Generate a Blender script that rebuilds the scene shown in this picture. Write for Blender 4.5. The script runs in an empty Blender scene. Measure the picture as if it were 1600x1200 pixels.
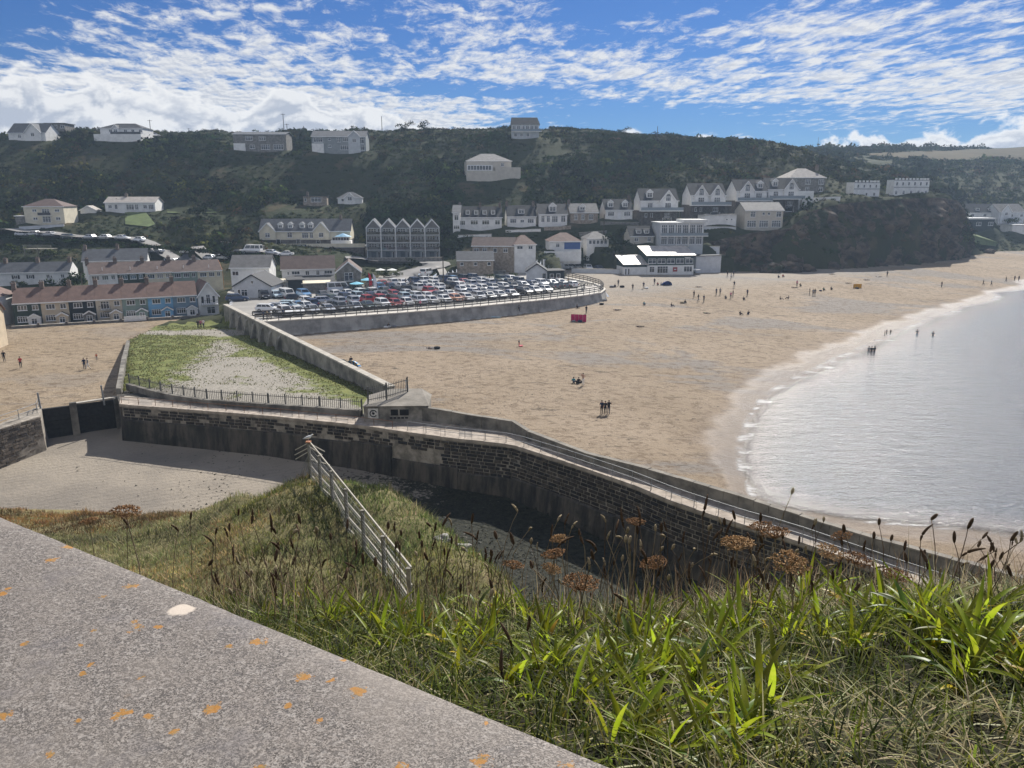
import bpy, bmesh, math, random
import numpy as np
from mathutils import Vector, Matrix, noise as mnoise
R = math.radians
random.seed(7); rng = np.random.default_rng(11)
sc = bpy.context.scene
COL = sc.collection

# ------------------------------------------------------------------ camera
CAMZ = 26.0
TH = math.atan(295 / 1200)                      # pitch below the horizon
cd = bpy.data.cameras.new('camera'); cam = bpy.data.objects.new('camera', cd); COL.objects.link(cam)
cd.sensor_fit = 'HORIZONTAL'; cd.sensor_width = 36; cd.lens = 27.0
cd.clip_start = 0.03; cd.clip_end = 8000
cam.location = (0, 0, CAMZ); cam.rotation_euler = (R(90) - TH, 0, 0)
sc.camera = cam

# ------------------------------------------------------------------ sky, sun, exposure
SUN_AZ, SUN_EL = R(21), R(41)                   # azimuth right of +Y, elevation
w = bpy.data.worlds.new('World'); sc.world = w; w.use_nodes = True
CSEED = 5.9
def sky_nodes():
    nt = w.node_tree; N = nt.nodes; L = nt.links; N.clear()
    def n(t, **k):
        x = N.new(t)
        for a, b in k.items(): setattr(x, a, b)
        return x
    def val(s, v):
        if hasattr(v, 'is_output'): L.new(v, s)
        else: s.default_value = v
    def M(op, a, b=0.0, c=0.0, clamp=False):
        x = n('ShaderNodeMath', operation=op, use_clamp=clamp); val(x.inputs[0], a); val(x.inputs[1], b); val(x.inputs[2], c); return x.outputs[0]
    def mr(v, a, b, c=0.0, d=1.0):
        x = n('ShaderNodeMapRange', interpolation_type='SMOOTHSTEP'); val(x.inputs[0], v); val(x.inputs[1], a); val(x.inputs[2], b); val(x.inputs[3], c); val(x.inputs[4], d); return x.outputs[0]
    def cmb(a, b, c=0.0):
        x = n('ShaderNodeCombineXYZ'); val(x.inputs[0], a); val(x.inputs[1], b); val(x.inputs[2], c); return x.outputs[0]
    def ns(v, s, det=5.0, ro=.55, dist=0.0):
        x = n('ShaderNodeTexNoise'); L.new(v, x.inputs['Vector']); x.inputs['Scale'].default_value = s; x.inputs['Detail'].default_value = det; x.inputs['Roughness'].default_value = ro; x.inputs['Distortion'].default_value = dist; return x.outputs['Fac']
    def mix(f, a, b, mode='MIX'):
        x = n('ShaderNodeMix', data_type='RGBA', blend_type=mode); val(x.inputs[0], f); val(x.inputs[6], a); val(x.inputs[7], b); return x.outputs[2]
    sky = n('ShaderNodeTexSky', sky_type='NISHITA', sun_disc=False, sun_elevation=SUN_EL, sun_rotation=SUN_AZ, air_density=1.0, dust_density=0.3, ozone_density=3.0)
    base = mix(1.0, sky.outputs[0], (.261, .522, .974, 1), 'MULTIPLY')
    d = n('ShaderNodeTexCoord').outputs['Generated']
    sp = n('ShaderNodeSeparateXYZ'); L.new(d, sp.inputs[0]); X, Y, Z = sp.outputs
    zz = M('ADD', M('MAXIMUM', Z, 0.0), .055)
    u = M('DIVIDE', X, zz); v = M('DIVIDE', Y, zz)
    az = M('ARCTAN2', X, Y); el = M('ARCSINE', Z)
    # high sheet of broken fair-weather cloud
    ur = M('ADD', M('MULTIPLY', u, .98), M('MULTIPLY', v, .18)); vr = M('SUBTRACT', M('MULTIPLY', v, .98), M('MULTIPLY', u, .18))
    cover = ns(cmb(M('MULTIPLY', ur, .34), M('MULTIPLY', vr, .50), CSEED), 1.0, 3.0, .5, .6)
    fine = ns(cmb(M('MULTIPLY', ur, 1.45), M('MULTIPLY', vr, .80), 1.3), 5.6, 6.0, .66, .3)
    mid = ns(cmb(M('MULTIPLY', ur, .42), vr, 7.1), 1.5, 4.0, .55, .5)
    a = M('ADD', M('ADD', M('MULTIPLY', cover, 1.55), M('MULTIPLY', fine, 1.35)), M('MULTIPLY', mid, .40))
    a = M('SUBTRACT', a, mr(el, .085, .03, 0.0, .22))
    alto = M('MULTIPLY', mr(a, 1.56, 1.92), mr(el, .02, .06))
    fine2 = ns(cmb(M('ADD', M('MULTIPLY', ur, 1.45), .03), M('SUBTRACT', M('MULTIPLY', vr, .80), .05), 1.3), 5.6, 6.0, .66, .3)
    sh = mr(M('SUBTRACT', fine, fine2), -.10, .10)
    acol = mix(M('MULTIPLY', mr(a, 1.6, 2.02), M('SUBTRACT', 1.0, M('MULTIPLY', sh, .85))), (12.35, 12.35, 12.35, 1), (7.66, 8.18, 9.40, 1))
    # heaped cloud standing low behind the ridge
    pv = cmb(M('MULTIPLY', az, 15.0), M('MULTIPLY', el, 21.0), .4)
    cn = ns(pv, 1.0, 7.0, .55, .25)
    pv2 = cmb(M('ADD', M('MULTIPLY', az, 15.0), .10), M('ADD', M('MULTIPLY', el, 21.0), .22), .4)
    cn2 = ns(pv2, 1.0, 7.0, .55, .25)
    top = M('ADD', M('MULTIPLY', ns(cmb(M('MULTIPLY', az, 4.2), 2.2, .9), 1.0, 2.0), .075), mr(az, -.45, .12, .086, .033))
    ca = M('ADD', M('SUBTRACT', top, el), M('MULTIPLY', M('SUBTRACT', cn, .5), .105))
    cum = mr(ca, -.001, .008)
    sh2 = mr(M('SUBTRACT', cn, cn2), -.07, .09)
    rim = mr(ca, .001, .022, 1.0, .12)
    ccol = mix(M('MAXIMUM', M('MULTIPLY', sh2, .75), rim), (5.57, 6.35, 8.00, 1), (14.09, 14.01, 13.83, 1))
    out = mix(M('MULTIPLY', alto, .96), base, acol)
    out = mix(cum, out, ccol)
    bg = n('ShaderNodeBackground'); L.new(out, bg.inputs[0]); bg.inputs[1].default_value = 0.05
    o = n('ShaderNodeOutputWorld'); L.new(bg.outputs[0], o.inputs[0])
sky_nodes()
sl = bpy.data.lights.new('sun', 'SUN'); sl.energy = 5.0; sl.angle = R(.53); sl.color = (1.0, .955, .88)
so = bpy.data.objects.new('sun', sl); COL.objects.link(so); so.location = (60, 120, 120)
sdir = Vector((math.sin(SUN_AZ) * math.cos(SUN_EL), math.cos(SUN_AZ) * math.cos(SUN_EL), math.sin(SUN_EL)))
so.rotation_euler = sdir.to_track_quat('Z', 'Y').to_euler()
vs = sc.view_settings; vs.view_transform = 'Standard'; vs.look = 'None'; vs.exposure = 0.48; vs.gamma = 1.0; vs.use_curve_mapping = False
sc.cycles.use_denoising = True
sc.cycles.max_bounces = 6; sc.cycles.transparent_max_bounces = 8; sc.cycles.volume_bounces = 0
sc.cycles.sample_clamp_indirect = 6.0

# ------------------------------------------------------------------ pixel -> place helpers
CT, ST = math.cos(TH), math.sin(TH)
def ray(px, py):
    xc, yc = (px - 800) / 1200, (py - 600) / 1200
    return np.array([xc, CT - yc * ST, -ST - yc * CT])
def at(px, py, Y):
    r = ray(px, py); return Vector(r * (Y / r[1])) + Vector((0, 0, CAMZ))
def onz(px, py, z):
    r = ray(px, py); return Vector(r * ((z - CAMZ) / r[2])) + Vector((0, 0, CAMZ))
def proj(p):
    x, y, z = p[0], p[1], p[2] - CAMZ
    f = y * CT - z * ST; dn = -y * ST - z * CT
    return 800 + 1200 * x / f, 600 + 1200 * dn / f

# ------------------------------------------------------------------ object helpers
def tag(o, label=None, cat=None, group=None, kind=None):
    if label: o['label'] = label
    if cat: o['category'] = cat
    if group: o['group'] = group
    if kind: o['kind'] = kind
    return o
def link(o, parent=None):
    COL.objects.link(o)
    if parent is not None: o.parent = parent
    return o
def empty(name, loc=(0, 0, 0), rz=0.0, label=None, cat=None, group=None):
    o = bpy.data.objects.new(name, None); COL.objects.link(o); o.location = loc; o.rotation_euler = (0, 0, rz)
    o.empty_display_size = .2
    return tag(o, label, cat, group)
def copy_tree(o, parent=None):
    c = o.copy(); COL.objects.link(c); c.parent = parent
    for ch in o.children: copy_tree(ch, c)
    return c
class MB:
    def __init__(s): s.v = []; s.f = []; s.m = []; s.k = 0
    def add(s, vs, fs, k=None):
        b = len(s.v); s.v += [tuple(p) for p in vs]; s.f += [tuple(i + b for i in f) for f in fs]; s.m += [s.k if k is None else k] * len(fs); return s
    def box(s, x0, x1, y0, y1, z0, z1, k=None):
        v = [(x, y, z) for z in (z0, z1) for y in (y0, y1) for x in (x0, x1)]
        return s.add(v, [(0, 2, 3, 1), (4, 5, 7, 6), (0, 1, 5, 4), (2, 6, 7, 3), (0, 4, 6, 2), (1, 3, 7, 5)], k)
    def hexa(s, b4, t4, k=None):
        return s.add(list(b4) + list(t4), [(3, 2, 1, 0), (4, 5, 6, 7), (0, 1, 5, 4), (1, 2, 6, 5), (2, 3, 7, 6), (3, 0, 4, 7)], k)
    def prism(s, poly, d, k=None):                # polygon extruded by the vector d
        n = len(poly); p = [Vector(q) for q in poly]; d = Vector(d); q = [a + d for a in p]
        return s.add(p + q, [tuple(range(n))[::-1], tuple(range(n, 2 * n))] + [(i, (i + 1) % n, n + (i + 1) % n, n + i) for i in range(n)], k)
    def tube(s, pts, r, n=6, k=None, cap=True):
        pts = [Vector(p) for p in pts]; rs = r if hasattr(r, '__len__') else [r] * len(pts); rings = []
        for i, p in enumerate(pts):
            t = (pts[min(i + 1, len(pts) - 1)] - pts[max(i - 1, 0)]).normalized()
            a = t.orthogonal().normalized() if abs(t.z) > .95 else t.cross(Vector((0, 0, 1))).normalized(); b = t.cross(a)
            rings.append([p + (a * math.cos(2 * math.pi * j / n) + b * math.sin(2 * math.pi * j / n)) * rs[i] for j in range(n)])
        fs = [(i * n + j, i * n + (j + 1) % n, (i + 1) * n + (j + 1) % n, (i + 1) * n + j) for i in range(len(pts) - 1) for j in range(n)]
        if cap: fs += [tuple(range(n))[::-1], tuple(range((len(pts) - 1) * n, len(pts) * n))]
        return s.add([q for r_ in rings for q in r_], fs, k)
    def bar(s, p, q, wdt, hgt, k=None):           # box along p-q
        p, q = Vector(p), Vector(q); t = (q - p).normalized(); a = t.cross(Vector((0, 0, 1)))
        a = (a.normalized() if a.length > 1e-4 else Vector((1, 0, 0))) * wdt / 2; b = (a.cross(t)).normalized() * hgt / 2
        return s.hexa([p - a - b, p + a - b, q + a - b, q - a - b], [p - a + b, p + a + b, q + a + b, q - a + b], k)
    def mesh(s, name, mats):
        me = bpy.data.meshes.new(name); me.from_pydata(s.v, [], s.f); 
        for m in (mats if isinstance(mats, (list, tuple)) else [mats]): me.materials.append(m)
        if s.m and max(s.m) > 0: me.polygons.foreach_set('material_index', s.m)
        me.update(); return me
    def build(s, name, mats, parent=None, loc=None, rz=0, smooth=False):
        me = s.mesh(name, mats)
        if smooth: me.polygons.foreach_set('use_smooth', [True] * len(me.polygons))
        o = bpy.data.objects.new(name, me); link(o, parent)
        if loc is not None: o.location = loc
        if rz: o.rotation_euler = (0, 0, rz)
        return o
def ob(name, me, parent=None, loc=None, rz=0):
    o = bpy.data.objects.new(name, me); link(o, parent)
    if loc is not None: o.location = loc
    if rz: o.rotation_euler = (0, 0, rz)
    return o
def npmesh(name, V, F, mats, smooth=False, attrs=None, midx=None):
    me = bpy.data.meshes.new(name); V = np.asarray(V, np.float32); F = np.asarray(F, np.int32); k = F.shape[1]
    me.vertices.add(len(V)); me.vertices.foreach_set('co', V.ravel())
    me.loops.add(F.size); me.loops.foreach_set('vertex_index', F.ravel())
    me.polygons.add(len(F)); me.polygons.foreach_set('loop_start', np.arange(0, F.size, k, dtype=np.int32))
    if smooth: me.polygons.foreach_set('use_smooth', np.ones(len(F), bool))
    for m in (mats if isinstance(mats, (list, tuple)) else [mats]): me.materials.append(m)
    if midx is not None: me.polygons.foreach_set('material_index', np.asarray(midx, np.int32))
    for a, b in (attrs or {}).items():
        if b.ndim == 2 and b.shape[1] == 3:
            at_ = me.attributes.new(a, 'FLOAT_VECTOR', 'POINT'); at_.data.foreach_set('vector', np.asarray(b, np.float32).ravel())
        elif b.ndim == 2:
            at_ = me.attributes.new(a, 'FLOAT_COLOR', 'POINT'); at_.data.foreach_set('color', np.asarray(b, np.float32).ravel())
        else:
            at_ = me.attributes.new(a, 'FLOAT', 'POINT'); at_.data.foreach_set('value', np.asarray(b, np.float32))
    me.update(calc_edges=True); return me
def vn(x, y, seed=0):                              # value noise, 0..1
    x = np.asarray(x, float); y = np.asarray(y, float); xi = np.floor(x).astype(np.int64); yi = np.floor(y).astype(np.int64)
    fx = x - xi; fy = y - yi; fx = fx * fx * (3 - 2 * fx); fy = fy * fy * (3 - 2 * fy)
    def h(a, b):
        q = (a * 374761393 + b * 668265263 + seed * 974711) & 0x7fffffff; q = ((q ^ (q >> 13)) * 1274126177) & 0x7fffffff; return ((q ^ (q >> 16)) & 0xffff) / 65535.
    return (h(xi, yi) * (1 - fx) + h(xi + 1, yi) * fx) * (1 - fy) + (h(xi, yi + 1) * (1 - fx) + h(xi + 1, yi + 1) * fx) * fy
def fbm(x, y, seed=0, o=4):
    s = 0; a = 1; t = 0
    for i in range(o): s = s + a * vn(np.asarray(x) * 2 ** i, np.asarray(y) * 2 ** i, seed + i); t += a; a *= .5
    return s / t
def inpoly(x, y, P):
    x = np.asarray(x); y = np.asarray(y); c = np.zeros(x.shape, bool); n = len(P)
    for i in range(n):
        x1, y1 = P[i][0], P[i][1]; x2, y2 = P[(i + 1) % n][0], P[(i + 1) % n][1]
        if y1 == y2: continue
        c ^= ((y1 > y) != (y2 > y)) & (x < (x2 - x1) * (y - y1) / (y2 - y1) + x1)
    return c

# ------------------------------------------------------------------ materials
MC = {}
class NT:
    def __init__(s, name):
        s.m = bpy.data.materials.new(name); s.m.use_nodes = True; s.t = s.m.node_tree; s.N = s.t.nodes; s.L = s.t.links
        s.b = s.N['Principled BSDF']
    def n(s, t, **k):
        x = s.N.new(t)
        for a, b in k.items(): setattr(x, a, b)
        return x
    def set(s, sock, v):
        if hasattr(v, 'is_output'): s.L.new(v, sock)
        else: sock.default_value = v if not isinstance(v, tuple) or len(v) != 3 or sock.type == 'VECTOR' else (*v, 1)
    def pos(s, scale=None, rot=0.0):
        g = s.n('ShaderNodeNewGeometry').outputs['Position']
        if scale is None and not rot: return g
        m = s.n('ShaderNodeMapping'); s.L.new(g, m.inputs[0]); m.inputs['Scale'].default_value = scale or (1, 1, 1); m.inputs['Rotation'].default_value = (0, 0, rot); return m.outputs[0]
    def noise(s, vec, sc_, det=5.0, ro=.55, dist=0.0):
        x = s.n('ShaderNodeTexNoise'); s.L.new(vec, x.inputs['Vector']); x.inputs['Scale'].default_value = sc_; x.inputs['Detail'].default_value = det; x.inputs['Roughness'].default_value = ro; x.inputs['Distortion'].default_value = dist; return x.outputs['Fac']
    def math(s, op, a, b=0.0, clamp=False):
        x = s.n('ShaderNodeMath', operation=op, use_clamp=clamp); s.set(x.inputs[0], a); s.set(x.inputs[1], b); return x.outputs[0]
    def mr(s, v, a, b, c=0.0, d=1.0):
        x = s.n('ShaderNodeMapRange', interpolation_type='SMOOTHSTEP'); s.set(x.inputs[0], v)
        for i, q in enumerate((a, b, c, d)): s.set(x.inputs[i + 1], q)
        return x.outputs[0]
    def mix(s, f, a, b, mode='MIX'):
        x = s.n('ShaderNodeMix', data_type='RGBA', blend_type=mode); s.set(x.inputs[0], f); s.set(x.inputs[6], a); s.set(x.inputs[7], b); return x.outputs[2]
    def bump(s, h, st=.5, dist=.05, nrm=None):
        x = s.n('ShaderNodeBump'); s.L.new(h, x.inputs['Height']); x.inputs['Strength'].default_value = st; x.inputs['Distance'].default_value = dist
        if nrm is not None: s.L.new(nrm, x.inputs['Normal'])
        return x.outputs[0]
    def attr(s, name, out='Fac'):
        return s.n('ShaderNodeAttribute', attribute_name=name).outputs[out]
    def done(s, col, rough=.8, nrm=None, spec=.3, metal=0.0):
        s.set(s.b.inputs['Base Color'], col); s.set(s.b.inputs['Roughness'], rough); s.b.inputs['Specular IOR Level'].default_value = spec; s.set(s.b.inputs['Metallic'], metal)
        if nrm is not None: s.L.new(nrm, s.b.inputs['Normal'])
        return s.m
def mat(name, col, rough=.85, var=.18, scl=1.5, bump=0.0, bscl=8.0, spec=.3, metal=0.0, col2=None, bdist=.03, sub=0.0):
    if name in MC: return MC[name]
    T = NT(name); P = T.pos()
    n1 = T.noise(P, scl, 6.0, .62)
    lo = tuple(c * (1 - var) for c in col); hi = tuple(min(1, c * (1 + var)) for c in (col2 or col))
    c = T.mix(T.mr(n1, .3, .7), lo, hi)
    nr = T.bump(T.noise(P, bscl, 4.0), bump, bdist) if bump else None
    T.done(c, rough, nr, spec, metal); MC[name] = T.m; return T.m

# ------------------------------------------------------------------ building sites (needed by the terrain)
HS = []
def H(n, lab, L, Rr, D, e, rt, rise, wm, rm, cat='house', **k):
    a, b = at(*L), at(*Rr); z = (a.z + b.z) / 2
    HS.append(dict(n=n, lab=lab, cat=cat, a=Vector((a.x, a.y, z)), b=Vector((b.x, b.y, z)), D=D, e=e, rt=rt, rise=rise, wm=wm, rm=rm, **k))
    return HS[-1]
def row(n, z, w_, h_, mu=2, x0=.12, x1=.88): return [(x0 + (x1 - x0) * (i / (n - 1) if n > 1 else .5), z, w_, h_, mu) for i in range(n)]

# front terrace beside the inner basin, seven joined houses and a gabled end house
tA, tB = at(24, 511, 141), at(311, 494, 154)
tcols = [('dark_green', 'white', 'dark green and white terraced house, leftmost of the front terrace', 'white', 'white_render'),
         ('cream', 'greyblue', 'cream terraced house with a cream porch, between the dark green and the charcoal house', 'cream', 'cream'),
         ('charcoal', 'grey_stone', 'charcoal black terraced house with a grey porch in the front terrace', 'grey_stone', 'charcoal'),
         ('cream2', 'cream2', 'cream terraced house with a small upstairs balcony in the front terrace', 'cream2', 'cream'),
         ('sage', 'sage', 'sage green terraced house with a white board fence before it', 'sage', 'cream'),
         ('sky_blue', 'sky_blue', 'light blue terraced house in the front terrace', 'sky_blue', 'sky_blue'),
         ('slate_blue', 'slate_blue', 'slate blue terraced house with a white porch, next to the gabled end house', 'white', 'slate_blue')]
for i, (c, c2, lab, pc, lc) in enumerate(tcols):
    p, q = tA.lerp(tB, i / 7), tA.lerp(tB, (i + 1) / 7)
    wd = (q - p).length
    HS.append(dict(n='terraced_house', lab=lab, cat='house', a=p, b=q, D=7.5, e=4.35, rt='gx', rise=2.3, wm=c, rm='tile_brown', gap=.012, over=.25,
        w=[(.34, 3.45, 1.5, .95, 3), (.80, 3.45, 1.0, .95, 2), (.30, 1.35, 1.65, 1.1, 4)] if i != 3 else [(.34, 3.2, 1.5, 1.5, 3), (.80, 3.45, 1.0, .95, 2), (.30, 1.35, 1.65, 1.1, 4)],
        porch=(.74, 2.0, 1.25, 1.75, .62, pc), ch=[.03] if i < 7 else [], group='houses of the front terrace', balc=(i == 3)))
HS[-1]['ch'] = [.03]
H('gabled_house', 'white gabled end house with an upstairs balcony, right end of the front terrace', (312, 494, 154), (343, 491, 156), 8.5, 4.0, 'gy', 2.6, 'white_render', 'tile_brown',
  w=[(.22, 3.2, .6, 1.5, 1), (.5, 3.3, .8, 1.9, 2), (.78, 3.2, .6, 1.5, 1), (.6, 1.0, 1.6, 1.4, 2)], balc=True, group='houses of the front terrace')
# second terrace behind
uA, uB = at(143, 463, 173), at(350, 454, 188)
for i in range(5):
    p, q = uA.lerp(uB, i / 5), uA.lerp(uB, (i + 1) / 5)
    HS.append(dict(n='terraced_house', lab=['white terraced house, leftmost of the second terrace under a brown roof', 'dark green fronted terraced house, second from the left in the rear terrace', 'pale terraced house in the middle of the rear terrace', 'green and white terraced house, fourth from the left in the rear terrace', 'cream terraced house with an orange gable wall, right end of the rear terrace'][i], cat='house', a=p, b=q, D=7.5, e=4.9 if i else 4.9, rt='gx', rise=2.2, wm=['white_render', 'dark_green', 'cream_pale', 'sage', 'cream_pale'][i], rm='tile_brown2', gap=.012, over=.3,
        w=[(.22, 4.0, 1.5, 1.0, 3), (.56, 4.0, 1.3, 1.0, 3), (.84, 4.0, .8, 1.0, 2), (.3, 1.4, 1.6, 1.2, 3)], ch=[.02], vent=True, group='houses of the rear terrace', orange=(i == 4)))
# white cottages at the far left
wA, wB = at(-40, 449, 183), at(112, 445, 188)
for i in range(3):
    p, q = wA.lerp(wB, i / 3), wA.lerp(wB, (i + 1) / 3)
    HS.append(dict(n='cottage', lab=['white cottage with a slate roof at the left edge behind the front terrace', 'white cottage with black shutters behind the front terrace', 'white cottage half behind the round green tree'][i], cat='house', a=p, b=q, D=6.5, e=3.3, rt='gx', rise=2.0, wm='white_render', rm='slate_grey', gap=.012, w=[(.3, 2.2, .8, .9, 2), (.75, 2.2, .8, .9, 2)], ch=[.9], shutters=(i == 1), group='white cottages behind the front terrace'))
H('house', 'long dark slate roofed house behind the rear terrace', (133, 440, 200), (232, 436, 205), 8, 5.2, 'gx', 2.6, 'white_render', 'slate_grey', ch=[.02, .53], w=row(3, 3.6, .9, 1.0))
H('bungalow', 'white bungalow with a grey hipped roof above the rear terrace', (268, 427, 213), (318, 425, 215), 9, 2.6, 'hip', 2.3, 'white_render', 'slate_grey', w=row(2, 1.5, 1.1, 1.1))
H('house', 'cream gabled house cut by the left edge in front of the terrace', (-75, 549, 117), (-14, 546, 118), 6, 5.6, 'gx', 2.6, 'cream', 'tile_brown', w=[(.9, 1.5, .5, 1.5, 1)])
H('house', 'white house with a brown hipped roof at the left edge beside the terrace', (-70, 503, 140), (0, 500, 140.5), 6, 4.4, 'hip', 2.4, 'white_render', 'tile_brown', w=[(.85, 3.3, 1.2, 1.0, 2), (.85, 1.2, 1.2, 1.4, 2)])
# behind the car park
H('gabled_house', 'grey white gabled house with dark bargeboards beside the car park', (367, 466, 160), (425, 467, 160), 9, 2.6, 'gy', 2.3, 'pale_grey', 'slate_dark', w=[(.13, 1.3, .6, 1.2, 1), (.27, 1.2, 1.3, 1.4, 2), (.5, 3.4, .45, .7, 1), (.68, 1.4, .7, 1.1, 1), (.84, 1.4, 1.2, 1.1, 2)])
H('house', 'white house with a flat balcony and grey tiled roof behind the gabled house', (363, 455, 174), (423, 453, 175), 8, 5.2, 'gx', 2.4, 'white_render', 'tile_grey', w=row(2, 3.9, 1.4, 1.0))
H('house', 'long white house with a brown tiled roof behind the vans', (442, 451, 184), (524, 449, 187), 8, 4.6, 'gx', 2.7, 'white_render', 'tile_brown2', w=[(.12, 3.6, .5, .8, 1), (.26, 3.7, 1.9, .8, 3), (.48, 3.6, .9, 1.0, 2), (.68, 3.6, .8, 1.1, 2), (.88, 3.7, 1.9, .8, 3)], ext=('dark_felt', .25, .98, 2.3, 6.5))
H('gabled_house', 'stone gabled house with white double doors beside the car park', (527, 456, 173), (565, 455, 174), 9, 4.4, 'gy', 2.2, 'grey_stone', 'tile_brown2', w=[(.5, 3.3, 1.9, 1.9, 2), (.75, .9, .9, 1.7, 1)])
H('shed', 'low white flat roofed garage between the grey gabled house and the stone house', (421, 459, 168), (452, 458, 169), 6, 2.4, 'flat', .2, 'white_render', 'cream_pale', cat='shed', w=[(.7, 1.2, 1.6, 1.6, 2)])
H('shed', 'dark flat roofed garage behind the parked white van', (452, 458, 167), (474, 457, 168), 6, 2.7, 'flat', .2, 'charcoal', 'dark_felt', cat='shed')
H('shed', 'low grey shed with a pale roof left of the stone house', (474, 457, 168), (526, 457, 170), 5, 2.0, 'flat', .15, 'grey_stone', 'cream_pale', cat='shed')
H('kiosk', 'pale wooden beach kiosk with a dark gabled roof at the end of the car park', (823, 440, 190), (855, 440, 190), 7, 2.6, 'gy', 1.7, 'pale_grey', 'slate_grey', cat='kiosk', w=[(.85, 1.4, 1.0, 1.4, 1)])
H('kiosk', 'dark timber kiosk with a flat roof beside the pale kiosk', (857, 441, 189), (882, 441, 190), 5, 2.7, 'flat', .2, 'charcoal', 'dark_felt', cat='kiosk', w=[(.2, 1.6, 1.0, 1.0, 1), (.6, 1.6, 1.0, 1.0, 1)])
# foot of the hill
H('inn', 'long cream inn with two gables, dormers and a terrace below the wooded hill', (407, 383, 234), (548, 383, 236), 9, 4.2, 'gx', 3.3, 'cream_pale', 'slate_grey', cat='building', base=1.6, w=[(.09, 3.2, 1.4, 1.5, 2), (.33, 3.0, 1.4, 1.5, 2), (.5, 2.9, 1.9, 1.6, 3), (.57, 2.9, 1.0, 1.6, 2), (.75, 3.2, 1.2, 1.5, 2), (.2, 1.0, 1.2, 1.6, 1), (.42, 1.0, 1.2, 1.6, 1), (.64, 1.0, 1.2, 1.6, 1)], gab=[(.09, 4.8, 2.4), (.68, 4.8, 2.6)], dm=[(.225, 1.4, 1.2, 'g'), (.335, 1.4, 1.2, 'g'), (.465, 1.4, 1.2, 'g'), (.56, 1.4, 1.2, 'g')], ch=[.88])
for i in range(5):
    H('apartment_block', ['leftmost of the five joined gabled balcony blocks', 'second from the left of the five joined gabled balcony blocks', 'middle one of the five joined gabled balcony blocks', 'second from the right of the five joined gabled balcony blocks', 'rightmost of the five joined gabled balcony blocks'][i], (574 + 22.7 * i, 405, 226), (574 + 22.7 * (i + 1), 405, 226.5), 11, 9.0, 'gy', 2.3, 'grey_clad', 'slate_grey', cat='building', gap=.012, apt=True, group='five gabled balcony blocks')
H('house', 'white seaside house with four small dormers and a glazed ground floor', (718, 357, 236), (784, 355, 237), 8, 3.2, 'gx', 2.9, 'white_render', 'slate_dark', w=[(.05, 1.5, 2.2, 1.3, 4), (.35, 1.6, 2.2, 1.3, 3), (.62, 1.6, 2.2, 1.3, 3), (.9, 1.6, 1.5, 1.3, 2)], dm=[(.2, 1.25, 1.4, 'f'), (.4, 1.25, 1.4, 'f'), (.6, 1.25, 1.4, 'f'), (.8, 1.25, 1.4, 'f')], ch=[.02, .5, .97])
H('gabled_house', 'narrow white house with a tiered sun porch left of the four dormer house', (708, 362, 234), (719, 361, 234), 9, 5.5, 'gx', 2.0, 'white_render', 'slate_grey', w=[(.5, 1.2, 1.7, 1.1, 3), (.5, 4.0, 1.2, 1.5, 2)])
H('house', 'white house with a dark roof and one wide dormer above the beach', (793, 354, 237), (837, 353, 238), 8, 3.0, 'gx', 3.0, 'white_render', 'slate_dark', w=[(.2, 1.6, 1.9, 1.3, 3), (.52, 1.5, 1.2, .9, 2), (.82, 1.6, 1.9, 1.3, 3)], dm=[(.5, 2.0, 1.4, 'f')], ch=[.02, .97])
H('house', 'white house with a gabled dormer and a blue glazed balcony', (842, 350, 238), (886, 350, 239), 8, 3.0, 'gx', 2.8, 'white_render', 'slate_dark', w=[(.14, 1.5, 1.0, 1.9, 2), (.33, 1.5, 1.0, 1.9, 2), (.56, 1.4, 1.8, 1.9, 3), (.86, 1.5, 1.4, 1.9, 2)], dm=[(.5, 2.2, 1.7, 'g')])
H('house', 'stone house with a dark gabled dormer and pale verandah roof', (891, 346, 240), (934, 346, 241), 8, 2.7, 'gx', 2.5, 'buff_stone', 'tile_grey', w=[(.2, 1.3, 1.0, 1.6, 2), (.45, 1.3, 1.0, 1.6, 2), (.75, 1.3, 1.4, 1.6, 2)], dm=[(.45, 1.8, 1.2, 'g')], ch=[.02])
H('house', 'dark roofed house with two white gabled dormers on a terrace', (946, 342, 242), (988, 342, 243), 8, 2.8, 'gx', 3.0, 'white_render', 'slate_dark', w=[(.2, 1.5, 2.0, 1.3, 3), (.8, 1.5, 2.0, 1.3, 3)], d=[(.5, .9, 2.0)], dm=[(.2, 1.7, 1.5, 'g'), (.74, 1.7, 1.5, 'g')], ch=[.97])
gw = lambda z: [(.2, z, 1.5, 2.0, 3), (.75, z, 2.2, 2.0, 4)]
for i, (l, r, lab, gb, dd) in enumerate([
    ((1000, 350, 242), (1058, 349, 243), 'white villa with one big gable on a stone base, lowest of four', [(.72, 4.8, 3.1)], [(.25, 1.9, 1.7, 'g')]),
    ((1078, 341, 246), (1132, 340, 247), 'white seaside villa with two equal arched window gables on a stone base', [(.28, 4.3, 3.0), (.74, 4.3, 3.0)], []),
    ((1149, 334, 250), (1196, 333, 251), 'white seaside villa with its gable left of a dormer, third of the gabled villas', [(.33, 4.6, 3.0)], [(.8, 1.8, 1.6, 'g')]),
    ((1198, 331, 252), (1246, 330, 253), 'white villa with a long side extension, rightmost of the four gabled villas', [(.72, 4.6, 3.1)], [(.25, 1.8, 1.7, 'g')])]):
    H('villa', lab, l, r, 9, 7.0, 'gx', 3.4, 'white_render', 'slate_dark', base=4.0, w=[(.25, 5.3, 1.6, 1.9, 3), (.74, 5.3, 2.0, 1.9, 3), (.15, 2.6, .7, 1.2, 1), (.3, 2.6, .7, 1.2, 1), (.72, 2.6, 1.6, 1.2, 3), (.72, .9, 3.0, 1.8, 1)], gab=gb, dm=dd, deck=4.0, group='four gabled villas on stone bases')
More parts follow.
